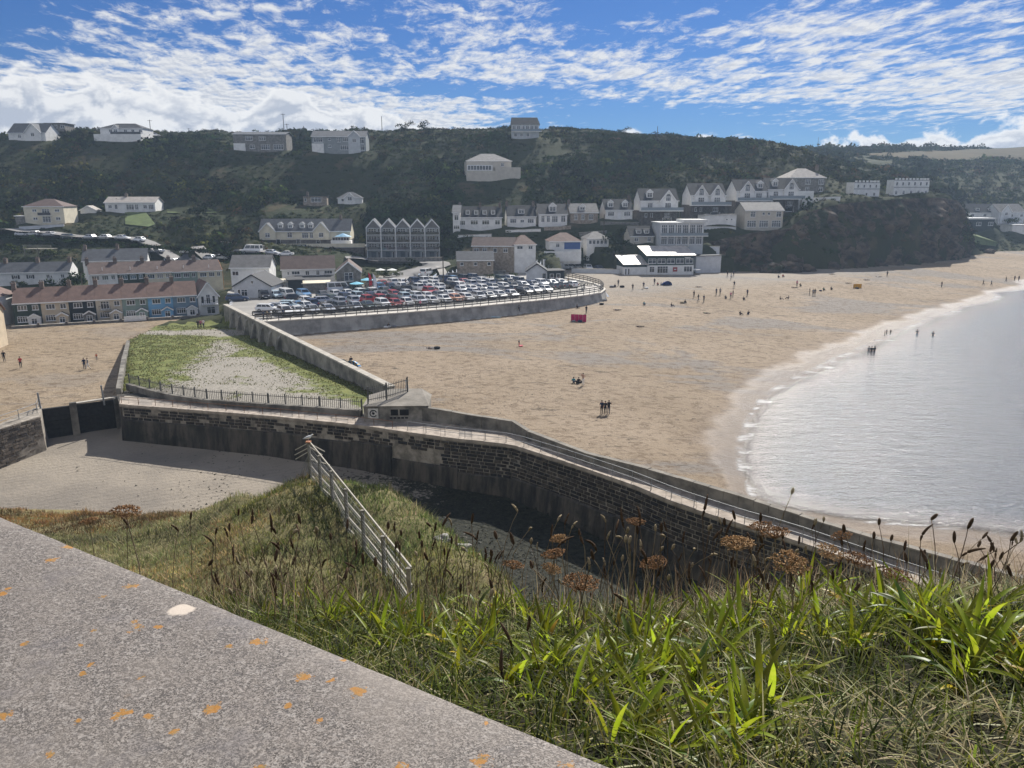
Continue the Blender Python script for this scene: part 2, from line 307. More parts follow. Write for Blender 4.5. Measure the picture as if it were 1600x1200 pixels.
H('house', 'grey hipped roof house with bay windows above the rightmost gabled villa', (1233, 300, 272), (1288, 302, 274), 10, 5.0, 'hip', 3.2, 'grey_stone', 'tile_pale', w=row(3, 3.6, 1.9, 1.6, 3) + row(3, 1.1, 1.3, 1.4, 2), ch=[.95])
H('villa', 'small white battlemented house on the cliff top', (1333, 309, 274), (1373, 309, 276), 4.5, 5.2, 'castle', .6, 'white_render', 'slate_grey', w=row(4, 3.9, .7, 1.1, 1, .15, .85) + row(2, 1.2, .8, 1.1, 1, .5, .8), string=2.9)
H('villa', 'large white battlemented house with a chimney on the cliff top, beside the smaller one', (1395, 307, 290), (1450, 306, 292), 4.5, 5.8, 'castle', .6, 'white_render', 'slate_grey', w=row(6, 4.4, .8, 1.3, 1, .08, .92) + row(5, 1.3, .9, 1.4, 2, .08, .92), string=3.1, ch=[.45])
H('modern_house', 'white modern house with two flat roofs and full glazing above the surf club', (1030, 386, 224), (1098, 385, 225), 9, 6.6, 'flat', .3, 'pale_clad', 'roof_with_glare', w=row(6, 5.0, 1.7, 2.4, 3, .1, .9) + row(6, 1.9, 1.7, 2.4, 3, .1, .9), balc2=True)
H('house', 'grey roofed two storey house with glass balconies on the cliff edge', (1163, 357, 238), (1222, 357, 239), 9, 5.4, 'gx', 2.2, 'buff_pale', 'tile_grey', w=[(.2, 4.2, 1.6, 1.6, 2), (.48, 4.4, .8, .8, 1), (.62, 4.4, .8, .8, 1), (.88, 4.2, 1.6, 1.6, 2), (.18, 1.4, 2.8, 2.0, 4), (.5, 1.4, 2.8, 2.0, 4), (.83, 1.4, 2.8, 2.0, 4)])
H('shed', 'long low white wall and garage left of the cliff edge house', (1100, 351, 237), (1150, 352, 238), 6, 3.0, 'flat', .15, 'white_render', 'slate_grey', cat='shed', w=[(.7, 1.6, .5, .5, 1), (.85, 1.6, .5, .5, 1)])
H('house', 'small dark roofed house with two flat dormers above the surf club', (985, 381, 227), (1021, 380, 228), 7, 2.2, 'gx', 2.6, 'buff_pale', 'slate_dark', w=[(.25, 1.2, 1.2, 1.1, 2), (.8, 1.2, 1.1, 1.3, 2)], dm=[(.38, 1.5, 1.2, 'f'), (.72, 1.5, 1.2, 'f')])
H('surf_club', 'dark green two storey surf club with a pale sloping roof above the beach', (1011, 428, 212), (1083, 427, 213.5), 9, 6.7, 'mono', 1.8, 'deep_green', 'tin_with_glare', cat='building', base=2.3, basem='white_render', w=[(.1, 1.2, 1.4, 1.6, 2), (.33, 1.1, 3.0, 1.9, 4), (.88, 1.2, 2.4, 1.5, 3)] + row(5, 3.45, 2.2, 1.3, 2, .1, .9), emblem=.6)
H('clubhouse_wing', 'low white wing with a pale roof left of the surf club', (975, 430, 211), (1010, 430, 212), 7, 4.6, 'mono', 1.7, 'deep_green', 'tin_with_glare', cat='building', base=2.2, basem='white_render', w=[(.07, 1.0, .5, 1.7, 1), (.2, 1.0, .5, 1.7, 1)])
H('retaining_wall', 'plain grey concrete terrace block right of the surf club', (1087, 420, 219), (1126, 419, 222), 12, 3.6, 'flat', .12, 'pale_grey', 'dark_felt', cat='wall')
H('house', 'white house with a brown hipped roof and big garage doors behind the kiosk', (804, 408, 213), (837, 407, 214), 8, 4.4, 'hip', 2.4, 'white_render', 'tile_brown', w=[(.25, 3.6, 1.6, .9, 2), (.75, 3.6, 1.2, .9, 2)])
H('house', 'buff house with a brown roof left of the hipped white house', (738, 402, 215), (803, 405, 214), 7, 3.4, 'gx', 2.0, 'buff_stone', 'tile_brown2', w=[(.1, 2.0, 1.4, 1.4, 2), (.3, 2.2, 1.2, 1.1, 2), (.55, 2.2, 1.0, 1.1, 1), (.8, 2.2, 1.2, 1.1, 2)])
H('bungalow', 'low stone bungalow with a grey roof beside the white garden wall', (715, 421, 206), (771, 419, 207), 7, 2.3, 'gx', 2.0, 'buff_stone', 'slate_grey', w=row(3, 1.3, .9, .9, 1))
H('house', 'white and blue bungalow with a brown hipped roof on a terrace', (859, 391, 221), (908, 390, 222), 8, 2.4, 'hip', 2.3, 'white_render', 'tile_brown', w=[(.25, 1.3, 1.0, 1.1, 2)], bluepanel=True)
H('bungalow', 'small white bungalow with a grey hipped roof and a row of windows', (917, 386, 225), (951, 385, 226), 7, 2.3, 'hip', 1.9, 'white_render', 'tile_grey', w=row(5, 1.3, .9, 1.1, 1, .15, .85))
# houses higher up
H('house', 'cream two storey house with a brown hipped roof on the left hillside', (40, 350, 238), (102, 349, 239), 9, 5.1, 'hip', 2.2, 'cream_pale', 'tile_brown2', w=[(.27, 3.9, 1.3, .8, 2), (.55, 3.7, 2.2, 1.3, 3), (.84, 3.9, 1.4, .8, 2), (.27, 1.5, 1.3, .8, 2), (.55, 1.3, 2.4, 1.8, 3), (.84, 1.5, 1.4, .9, 2)], balc3=True)
H('bungalow', 'long white bungalow with a shallow pale roof on the left hillside', (165, 330, 254), (243, 329, 256), 9, 2.6, 'gx', 1.7, 'white_render', 'tile_pale', w=[(.1, 1.4, 1.1, 1.1, 2), (.22, 1.3, .9, 1.5, 1), (.5, 1.2, 2.4, 1.7, 3), (.63, 1.2, 1.1, 1.7, 2), (.8, 1.3, 1.2, 1.2, 2), (.92, 1.2, 1.6, 1.6, 3)], ch=[.35])
H('shed', 'small white gabled garage left of the long white bungalow', (126, 334, 250), (150, 333, 251), 6, 1.0, 'gy', 1.3, 'white_render', 'tile_pale', cat='shed')
H('ruin', 'small pale roofless cottage with two broken walls on the mid hillside', (474, 319, 266), (511, 319, 267), 6, 2.6, 'flat', .15, 'buff_stone', 'slate_dark', cat='cottage', w=[(.1, 1.4, .8, 1.2, 1), (.55, 1.5, 3.4, 1.6, 3)], ch=[.15])
H('bungalow', 'white bungalow with a grey hipped roof and centre gable on the mid hillside', (528, 317, 267), (566, 317, 268), 7, 1.6, 'hip', 2.0, 'white_render', 'slate_grey', gab=[(.5, 3.6, 1.7)], w=[(.2, .9, .9, .9, 1), (.5, .9, 1.8, 1.2, 2)])
H('house', 'white gabled house with skylights at the left end of the ridge', (14, 218, 304), (72, 219, 303), 9, 2.6, 'gx', 3.6, 'white_render', 'slate_grey', gab=[(.68, 6.5, 3.3)], w=[(.3, 1.3, 1.3, 1.2, 2), (.62, 1.3, 1.3, 1.2, 2), (.85, 1.3, 1.0, 1.2, 2)])
H('house', 'small flat roofed house on the ridge behind the left gabled house', (72, 204, 316), (102, 204, 316), 7, 2.6, 'flat', .25, 'grey_stone', 'dark_felt', w=row(3, 1.5, 1.6, 1.1, 2))
H('house', 'white house with a dark hipped roof and a long balcony on the ridge', (158, 218, 303), (224, 217, 303), 9, 4.0, 'hip', 2.0, 'white_render', 'slate_dark', w=row(5, 3.0, 1.2, 1.0, 2, .25, .95) + [(.38, .9, .9, .9, 1)], gab=[(.38, 2.4, 1.2)], ter=(.0, .28))
H('modern_house', 'grey and white split level modern house on the ridge, left of the dark clad one', (366, 235, 299), (448, 235, 300), 10, 5.8, 'gx', 1.0, 'grey_stone', 'slate_grey', w=[(.13, 1.2, 1.8, 1.9, 3), (.35, 1.3, 1.8, 1.4, 2), (.6, 1.2, 3.2, 1.9, 4), (.85, 1.2, 3.6, 1.9, 4), (.3, 4.3, 2.6, 1.4, 3), (.55, 4.3, 2.4, 1.4, 3)], whiteside=True)
H('modern_house', 'dark clad modern house with a glazed gable end on the ridge', (488, 236, 295), (572, 235, 296), 10, 5.0, 'gx', 2.2, 'grey_clad', 'slate_grey', w=[(.12, 3.8, 3.2, 1.6, 4), (.12, 1.3, 1.2, .9, 2), (.33, 4.0, 1.0, .8, 1), (.33, 1.6, 1.2, .9, 2), (.5, 3.8, 1.2, 1.6, 2), (.66, 3.9, 3.2, 1.4, 5), (.64, 1.1, 4.6, 1.6, 6), (.88, 3.6, 3.6, 2.2, 4), (.88, 1.1, 3.8, 1.8, 4)], gab=[(.79, 4.4, 2.1)], whiteside=True)
H('house', 'tall grey house with a steep slate roof standing on the skyline', (799, 215, 309), (842, 215, 309), 10, 4.8, 'mans', 2.8, 'pale_clad', 'slate_dark', w=row(6, 3.6, 1.3, 1.5, 2, .1, .9) + row(3, 1.0, 1.2, 1.3, 1, .15, .6), balc2=True)
H('house', 'large pale stepped house with a glazed sun room and hipped roofs on the upper hillside', (729, 272, 274), (799, 274, 276), 11, 4.6, 'hip', 2.6, 'buff_pale', 'tile_grey', sunroom=True, w=[(.8, 3.4, 1.0, 1.2, 2)])
# far right beyond the cliff
H('modern_house', 'low dark house with a pale curved roof beyond the cliff', (1504, 356, 352), (1553, 355, 354), 10, 3.6, 'flat', .6, 'charcoal', 'roof_with_glare', w=row(3, 1.6, 2.4, 1.6, 2))
H('house', 'dark slate roofed house with two rooflights beyond the cliff', (1513, 341, 366), (1563, 341, 367), 10, 2.6, 'gx', 3.8, 'white_render', 'slate_dark', w=row(3, 1.4, 1.4, 1.2, 2), dm=[(.3, 1.8, 1.2, 'f'), (.7, 1.8, 1.2, 'f')])
H('house', 'pale gabled house with a steep roof beyond the cliff, at the right edge', (1560, 342, 362), (1600, 342, 364), 10, 3.2, 'gx', 3.4, 'pale_grey', 'tile_grey', gab=[(.25, 5.4, 3.2)], w=row(3, 1.5, 1.4, 1.2, 2))
H('shed', 'white boat shed at the right edge beyond the cliff', (1581, 362, 352), (1622, 361, 353), 8, 2.8, 'flat', .2, 'white_render', 'roof_with_glare', cat='shed')

# ------------------------------------------------------------------ ground plan
ZW = 4.2                                             # pier walkway level
HEDGE = [(187, 632), (291, 640), (420, 650), (564, 665), (690, 683), (800, 695), (891, 724), (983, 755.5), (1049, 783), (1154, 818.5), (1229, 840), (1339, 879), (1446, 917), (1600, 964), (1900, 1056)]
WEDGE = [(187, 620), (291, 630), (420, 638), (560, 652), (668, 658.5), (800, 675.5), (816, 684), (917, 724), (1022, 753), (1154, 795), (1352, 862), (1600, 934), (1900, 1022)]
def interp_px(P, xs): return np.interp(xs, [p[0] for p in P], [p[1] for p in P])
pxs = np.concatenate([np.linspace(187, 1600, 61), np.linspace(1650, 1900, 5)])
HE = [onz(x, y, ZW) for x, y in zip(pxs, interp_px(HEDGE, pxs))]
WE = [onz(x, y, ZW) for x, y in zip(pxs, interp_px(WEDGE, pxs))]
GATE_A, GATE_B = onz(50, 641, 3.6), onz(184, 624, 3.6)
PROM = [onz(x, y, 5.2) for x, y in [(414, 504), (520, 497.5), (640, 489), (720, 482.5), (797, 475), (850, 470), (890, 465.5), (920, 462), (939, 458.5), (946, 453), (940, 447), (920, 441), (885, 434)]]
DWA, DWB = onz(352, 475, 6.0), onz(612, 603, 5.6)       # top of the long diagonal wall
CARP = PROM + [onz(x, y, 5.2) for x, y in [(830, 424), (760, 424), (690, 432), (640, 428), (590, 432), (570, 446), (430, 448), (360, 452)]] + [Vector((DWA.x, DWA.y, 5.2))]
mid_pier = [(a + b) / 2 for a, b in zip(HE, WE)]
BED = [(-160, 14), (70, 14)] + [(p.x, p.y) for p in reversed(mid_pier)] + [(GATE_B.x + 2.6, GATE_B.y + 1.8), (GATE_B.x, GATE_B.y + 1.3), (GATE_A.x, GATE_A.y + 1.3), (GATE_A.x - 4, GATE_A.y - 3), (-160, 66)]
TRIW = [onz(186, 616, 4.0), onz(194, 570, 3.4), onz(201, 534, 2.6)]
FENCE = [onz(x, y, 4.3) for x, y in [(203, 604), (235, 613), (270, 621), (324, 629), (420, 636), (500, 641), (566, 646)]]
TRI = [(GATE_B.x + .3, GATE_B.y)] + [(p.x, p.y) for p in TRIW] + [(-66, 141), (DWA.x, DWA.y), (DWB.x, DWB.y), (mid_pier[20].x, mid_pier[20].y)] + [(p.x, p.y) for p in reversed(mid_pier[:20])]
BASIN = [(GATE_A.x - 5, GATE_A.y), (GATE_B.x, GATE_B.y), *[(p.x, p.y) for p in TRIW], (-66, 141), (-65, 153), (-160, 139), (-160, 75)]

C = []                                                # height controls
def c3(x, y, z): C.append((x, y, z))
def cp(px, py, Y): C.append(tuple(at(px, py, Y)))
def cz(px, py, z): C.append(tuple(onz(px, py, z)))
for h in HS:
    a, b = h['a'], h['b']; dr = (b - a).normalized(); bk = Vector((-dr.y, dr.x, 0)) * h['D']
    for q in (a, b, a + bk, b + bk): c3(q.x, q.y, a.z)
# waterline and shallows
B0 = len(C)
for x, y in [(1640, 428), (1600, 440), (1550, 457), (1500, 479), (1450, 497), (1400, 515), (1350, 540), (1300, 560), (1250, 585), (1215, 603), (1185, 625), (1168, 650), (1152, 690), (1155, 740), (1172, 775), (1230, 797), (1320, 813), (1450, 825), (1600, 842), (1760, 862)]: cz(x, y, 0)
for x, y in [(1640, 470), (1560, 520), (1500, 560), (1420, 610), (1340, 650), (1300, 720), (1320, 780), (1450, 780), (1600, 800), (1700, 650), (1600, 600), (1450, 700)]: cz(x, y, -.55)
for x, y, z in [(250, 120, -2.5), (300, 230, -2.0), (230, 60, -2.5), (400, 300, -5), (400, 60, -6)]: c3(x, y, z)
for x, y, z in [(1400, 850, .5), (1600, 885, .6), (1250, 812, .35), (1100, 740, .55), (1000, 715, .9), (900, 690, 1.2), (800, 650, 1.5), (720, 630, 1.7), (650, 600, 1.9), (560, 560, 2.4), (480, 525, 2.9), (430, 514, 3.1), (560, 512, 3.1), (700, 500, 3.1), (820, 488, 3.2), (930, 470, 3.6), (960, 455, 4.0),
    (960, 440, 4.6), (930, 430, 5.0), (900, 425, 5.0), (985, 436, 4.7), (1080, 436, 4.5), (1140, 430, 4.6), (1200, 428, 4.5), (1300, 424, 4.3), (1400, 416, 3.8), (1470, 410, 3.3), (1512, 405, 3.0), (1550, 400, 2.6), (1600, 396, 2.4), (1060, 460, 3.4), (1150, 460, 3.0), (1250, 460, 2.4), (1350, 460, 1.7), (1450, 455, 1.2), (1540, 440, 1.0), (1580, 420, 1.5),
    (900, 530, 2.3), (1000, 540, 1.7), (1100, 540, 1.2), (1200, 520, 1.0), (1300, 510, .6), (1400, 490, .45), (1000, 620, 1.1), (1100, 620, .6), (800, 560, 2.2), (900, 600, 1.6), (700, 540, 2.5)]: cz(x, y, z)
B1 = len(C)
# town level and the low ground behind the car park
for x, y in [(380, 470), (430, 480), (520, 470), (620, 460), (720, 450), (800, 440), (860, 440), (700, 434), (600, 440), (440, 455), (500, 452), (350, 460), (300, 445), (200, 452), (60, 460)]: cz(x, y, 5.0 if x > 345 else 3.4)
for x, y, Y in [(600, 425, 208), (650, 420, 210), (690, 412, 214), (640, 409, 220), (700, 428, 204), (830, 420, 207), (900, 412, 215), (950, 405, 218), (870, 402, 214), (560, 402, 222), (500, 405, 218), (445, 402, 215), (390, 396, 218), (310, 388, 222), (230, 382, 226), (120, 375, 229), (40, 370, 232), (-60, 366, 234),
    (440, 408, 212), (300, 400, 217), (200, 395, 219), (100, 392, 220), (0, 392, 222), (0, 410, 212), (150, 408, 211), (330, 412, 209), (380, 372, 228), (300, 355, 238), (200, 352, 243), (20, 355, 240), (330, 332, 257), (0, 330, 255), (250, 340, 250)]: cp(x, y, Y)
# hillside
for x, y, Y in [(-80, 300, 268), (0, 300, 266), (100, 300, 268), (300, 300, 270), (400, 320, 262), (450, 340, 252), (600, 335, 252), (680, 340, 250), (680, 300, 268), (600, 300, 272), (400, 290, 275), (-80, 260, 284), (60, 260, 286), (200, 262, 286), (320, 258, 287), (430, 262, 286), (560, 262, 284), (660, 250, 290), (860, 258, 288), (950, 262, 288), (1050, 262, 290), (1130, 265, 292), (900, 300, 270), (980, 300, 268), (850, 315, 258), (760, 312, 262), (1060, 285, 272), (1150, 282, 276), (900, 235, 302), (1000, 235, 306), (1100, 240, 306), (1180, 250, 304), (1240, 262, 300), (660, 220, 306), (300, 228, 304), (120, 232, 300)]: cp(x, y, Y)
RIDGE = [(-150, 222, 318), (-60, 220, 318), (0, 212, 322), (110, 204, 326), (230, 206, 328), (330, 205, 330), (450, 205, 330), (560, 205, 330), (640, 203, 330), (720, 202, 330), (780, 202, 330), (860, 201, 330), (920, 203, 330), (980, 208, 330), (1050, 212, 330), (1110, 215, 328), (1170, 219, 325), (1220, 226, 322), (1260, 236, 322), (1300, 250, 322)]
for x, y, Y in RIDGE:
    cp(x, y, Y)
    if x <= 1170: p = at(x, y, Y); c3(p.x, Y + 22, p.z - 1.0); c3(p.x * 1.1, Y + 120, p.z + 1); c3(p.x * 1.3, Y + 420, p.z - 2)
# cliff top, and the hills beyond it
CF = [(1092, 424, 224), (1130, 425, 226), (1180, 424, 229), (1240, 422, 231), (1300, 420, 234), (1350, 417, 243), (1400, 413, 256), (1450, 409, 273), (1480, 406, 286), (1502, 403, 297), (1514, 398, 309), (1516, 392, 326), (1512, 386, 342)]
CTP = [(1105, 378, 229), (1140, 370, 231), (1180, 362, 234), (1232, 356, 236), (1262, 330, 240), (1310, 318, 247), (1370, 313, 256), (1425, 310, 270), (1466, 309, 284), (1492, 313, 297), (1504, 330, 309), (1507, 352, 326), (1508, 372, 343)]
for p in CTP: cp(*p)
for p in CF:
    q = at(*p); c3(q.x + .0, q.y - 2, q.z)
for x, y, Y in [(1300, 300, 285), (1350, 296, 292), (1420, 298, 300), (1470, 305, 304), (1320, 280, 306), (1380, 282, 315)]: cp(x, y, Y)
for x, y, Y in [(1300, 265, 345), (1350, 262, 380), (1420, 275, 370), (1480, 290, 360), (1530, 330, 372), (1600, 325, 385), (1560, 305, 410), (1600, 300, 420), (1680, 300, 420), (1440, 262, 440), (1540, 262, 470), (1620, 262, 480), (1360, 248, 470), (1460, 252, 500), (1600, 254, 540), (1300, 240, 480), (1320, 234, 560), (1400, 233, 600), (1500, 232, 640), (1600, 229, 680), (1750, 226, 700), (1530, 380, 345), (1570, 372, 350), (1620, 375, 350), (1560, 362, 355), (1680, 360, 360), (1690, 385, 345)]: cp(x, y, Y)
for p in [at(1400, 233, 600), at(1600, 229, 680), at(1750, 226, 700)]: c3(p.x, p.y + 90, p.z - 6); c3(p.x + 30, p.y + 300, p.z - 10)
CB = np.array(C[B0:B1] + [tuple(at(*p)) for p in CF] + [(p.x - .0, p.y, 3.1) for p in PROM[:6]])
C = np.array(C)
# merge controls that nearly coincide
keep = []
for i in range(len(C)):
    if all((C[i, 0] - C[j, 0]) ** 2 + (C[i, 1] - C[j, 1]) ** 2 > 1.2 for j in keep): keep.append(i)
C = C[keep]
def _k(ax, ay, bx, by): return np.sqrt((ax[:, None] - bx[None]) ** 2 + (ay[:, None] - by[None]) ** 2 + 1.0)
class RBF:
    def __init__(s, P, sm=.02):
        s.P = P; n = len(P); M = np.zeros((n + 3, n + 3)); M[:n, :n] = -_k(P[:, 0], P[:, 1], P[:, 0], P[:, 1]) + np.eye(n) * sm; M[:n, n] = M[n, :n] = 1; M[:n, n + 1] = M[n + 1, :n] = P[:, 0]; M[:n, n + 2] = M[n + 2, :n] = P[:, 1]
        s.W = np.linalg.solve(M, np.concatenate([P[:, 2], [0, 0, 0]])); s.n = n
    def __call__(s, x, y):
        x = np.asarray(x, float); y = np.asarray(y, float); sh = x.shape; x = x.ravel(); y = y.ravel(); out = np.empty(len(x))
        for i in range(0, len(x), 20000):
            a, b = x[i:i + 20000], y[i:i + 20000]; out[i:i + 20000] = -_k(a, b, s.P[:, 0], s.P[:, 1]) @ s.W[:s.n] + s.W[s.n] + s.W[s.n + 1] * a + s.W[s.n + 2] * b
        return out.reshape(sh)
rbf = RBF(C); rbfB = RBF(CB, .05)
BEACH = [(p.x, p.y) for p in mid_pier[20:]] + [(700, 20), (700, 345)] + [tuple(at(*p)[:2]) for p in [(1640, 392, 342), (1560, 398, 330), (1520, 401, 310)]] + [tuple((at(*p) + Vector((0, .5, 0)))[:2]) for p in reversed(CF[:11])] + [tuple(onz(x, y, z)[:2]) for x, y, z in [(1085, 424, 5), (975, 427, 5), (905, 419, 5), (860, 419, 5)]] + [(PROM[-1].x, PROM[-1].y + 3)] + [(p.x, p.y) for p in reversed(PROM)] + [(DWB.x, DWB.y)]
def region(x, y):
    r = np.zeros(np.shape(x), int)                    # 0 hill
    r[inpoly(x, y, BEACH)] = 1
    r[inpoly(x, y, CARP)] = 2
    r[inpoly(x, y, TRI)] = 3
    r[inpoly(x, y, BASIN)] = 4
    r[inpoly(x, y, BED)] = 5
    return r
def bedz(x, y): return -.75 - .55 * np.clip((np.asarray(x) + 20) / 50, 0, 1) + 1.1 * np.clip((np.asarray(y) - 62) / 20, 0, 1) + .25 * (fbm(np.asarray(x) * .12, np.asarray(y) * .12, 5) - .5)
def ground(x, y, reg=None):
    x = np.asarray(x, float); y = np.asarray(y, float)
    z = rbf(x, y); reg = region(x, y) if reg is None else reg
    z = np.where(reg == 0, z + (fbm(x * .08, y * .08, 3) - .5) * 1.6, z)
    z = np.where(reg == 1, rbfB(x, y), z); z = np.where(reg == 1, z + (fbm(x * .1, y * .1, 9) - .5) * .22 * np.clip(z * 1.2, 0, 1), z)
    z = np.where(reg == 2, 5.2, z)
    z = np.where(reg == 3, 4.05 - 1.5 * np.clip((y - 82) / 54, 0, 1) + (fbm(x * .2, y * .2, 4) - .5) * .35, z)
    z = np.where(reg == 4, 1.75 + .7 * np.clip((y - 95) / 45, 0, 1) + (fbm(x * .15, y * .15, 8) - .5) * .3, z)
    z = np.where(reg == 5, bedz(x, y), z)
    return z
def hz(x, y): return float(ground(np.array([x]), np.array([y]))[0])
def gp(px, py, y0=20, y1=700):                        # where the sight line meets the ground
    r = ray(px, py); ys = np.concatenate([np.arange(y0, 360, .5), np.arange(360, y1, 3)]); x = r[0] / r[1] * ys; z = CAMZ + r[2] / r[1] * ys
    g = ground(x, ys); k = np.nonzero(g >= z)[0]
    i = k[0] if len(k) else len(ys) - 1
    if i > 0:
        d0, d1 = z[i - 1] - g[i - 1], g[i] - z[i]; t = d0 / (d0 + d1 + 1e-9); Y = ys[i - 1] + t * (ys[i] - ys[i - 1])
    else: Y = ys[i]
    X = r[0] / r[1] * Y
    return Vector((X, Y, hz(X, Y)))

# ------------------------------------------------------------------ ground materials
def m_sand(name, warm=1.0, wet=True, pebble=.75):
    T = NT(name); P = T.pos()
    big = T.noise(P, .035, 5.0, .6); mid = T.noise(T.pos((.75, 1.0, 1), .25), 1.0, 8.0, .74, .6); fine = T.noise(P, 5.0, 5.0, .7)
    c = T.mix(T.mr(big, .35, .65), (.28 * warm, .215 * warm, .145), (.36 * warm, .285 * warm, .205))
    c = T.mix(T.mr(fine, .3, .75, 0, .55), c, (.19 * warm, .14 * warm, .09))
    patch = T.noise(T.pos((.45, 1.0, 1), .35), .055, 6.0, .65, .5)
    c = T.mix(T.math('MULTIPLY', T.mr(patch, .52, .60), pebble), c, (.205, .19, .175))
    c = T.mix(T.math('MULTIPLY', T.mr(mid, .47, .62), .72), c, (.125, .085, .05))
    streak = T.noise(T.pos((.28, 1.0, 1), .42), .55, 7.0, .74, 1.2)
    c = T.mix(T.math('MULTIPLY', T.mr(streak, .58, .66), .75), c, (.055, .042, .03))
    rough = .9
    if wet:
        sp = T.n('ShaderNodeSeparateXYZ'); T.L.new(P, sp.inputs[0])
        z = T.math('ADD', sp.outputs[2], T.math('MULTIPLY', T.math('SUBTRACT', T.noise(P, .12, 4.0), .5), .5))
        wt = T.mr(z, .55, .05)
        c = T.mix(T.math('MULTIPLY', wt, .6), c, (.23, .18, .14)); rough = T.mr(wt, .35, 1, .9, .30)
        topg = T.mr(z, 3.0, 4.4); c = T.mix(T.math('MULTIPLY', topg, .55), c, (.30, .275, .24))
    hgt = T.math('ADD', T.math('MULTIPLY', T.noise(P, 3.0, 6.0, .7), 1.0), T.math('MULTIPLY', mid, .6))
    return T.done(c, rough, T.bump(hgt, .8, .28), .25)
def m_bed():
    T = NT('harbour_sand'); P = T.pos(); sp = T.n('ShaderNodeSeparateXYZ'); T.L.new(P, sp.inputs[0])
    n = T.noise(P, .22, 6.0, .65); f = T.noise(P, 2.2, 5.0, .7)
    c = T.mix(T.mr(T.noise(P, .09, 4.0), .35, .65), (.21, .185, .155), (.30, .26, .21))
    wv = T.n('ShaderNodeTexWave', wave_type='BANDS'); T.L.new(T.pos((1, 1, 1), R(62)), wv.inputs[0]); wv.inputs['Scale'].default_value = .42; wv.inputs['Distortion'].default_value = 6.0; wv.inputs['Detail'].default_value = 2.0; wv.inputs['Detail Scale'].default_value = .7
    c = T.mix(T.math('MULTIPLY', T.mr(wv.outputs['Fac'], .25, .0), T.mr(n, .45, .6, 0, .25)), c, (.16, .14, .115))
    x = sp.outputs[0]; weed = T.math('ADD', T.mr(x, -26, 4, .20, .72), T.math('MULTIPLY', T.math('SUBTRACT', f, .5), .9))
    weed = T.math('ADD', weed, T.math('MULTIPLY', T.math('SUBTRACT', n, .5), .8))
    c = T.mix(T.mr(weed, .38, .52), c, T.mix(T.mr(f, .35, .65), (.012, .014, .010), (.038, .038, .027)))
    return T.done(c, .85, T.bump(T.math('ADD', T.math('MULTIPLY', wv.outputs['Fac'], .12), T.math('MULTIPLY', f, .9)), .9, .18), .15)
def m_green():
    T = NT('shingle_turf'); P = T.pos(); big = T.noise(P, .075, 5.0, .62, .4); f = T.noise(P, 4.0, 5.0, .7)
    sh = T.mix(T.mr(f, .3, .7), (.17, .155, .13), (.36, .33, .28))
    gr = T.mix(T.mr(T.noise(P, .8, 5.0, .7), .35, .65), (.085, .105, .028), (.18, .19, .06))
    g = T.attr('green'); g = T.math('ADD', g, T.math('MULTIPLY', T.math('SUBTRACT', T.noise(P, .6, 5.0, .75), .5), 1.1))
    c = T.mix(T.mr(g, .42, .60), sh, gr)
    return T.done(c, .9, T.bump(f, .6, .08), .2)
def m_hill():
    T = NT('hill_turf'); P = T.pos(); a = T.noise(P, .04, 5.0, .6); b = T.noise(P, .5, 6.0, .7)
    c = T.mix(T.mr(a, .35, .65), (.026, .036, .016), (.050, .054, .024)); c = T.mix(T.mr(b, .4, .7), c, (.04, .043, .025))
    c = T.mix(T.math('MULTIPLY', T.mr(T.noise(P, .11, 4.0), .58, .68), .6), c, (.11, .085, .05))
    return T.done(c, .95, T.bump(b, .8, .5), .1)
def m_field():
    T = NT('dry_field'); P = T.pos((1, .4, 1), .2)
    c = T.mix(T.mr(T.noise(P, .03, 5.0, .6), .35, .65), (.062, .050, .024), (.085, .066, .032))
    return T.done(T.mix(T.mr(T.noise(P, .35, 5.0), .45, .7, 0, .5), c, (.042, .042, .018)), .95, None, .1)
def m_asph(name, col=(.19, .185, .175), v=.2):
    T = NT(name); P = T.pos(); c = T.mix(T.mr(T.noise(P, .12, 6.0, .65), .3, .7), tuple(q * (1 - v) for q in col), tuple(q * (1 + v) for q in col))
    return T.done(T.mix(T.mr(T.noise(P, 9.0, 3.0), .4, .7, 0, .35), c, tuple(q * .6 for q in col)), .85, T.bump(T.noise(P, 30.0), .2, .02), .3)
GM = {0: m_hill(), 1: m_sand('beach_sand'), 2: m_asph('car_park_asphalt', (.30, .285, .26)), 3: m_green(), 4: m_sand('basin_sand', 1.03, False, .35), 5: m_bed(), 6: m_field()}
GNAME = {0: 'hill', 1: 'beach', 2: 'car_park', 3: 'green', 4: 'inner_basin', 5: 'harbour_bed', 6: 'field'}
FIELD = [tuple(at(*p)[:2]) for p in [(1335, 241, 500), (1400, 236, 560), (1500, 234, 620), (1640, 231, 665), (1800, 230, 690), (1800, 260, 560), (1620, 256, 545), (1480, 253, 500), (1400, 247, 490)]]
LAWN = [[tuple(gp(x, y)[:2]) for x, y in q] for q in ([(195, 333), (228, 333), (243, 352), (232, 356), (196, 352)], [(260, 328), (330, 328), (340, 334), (262, 334)])]

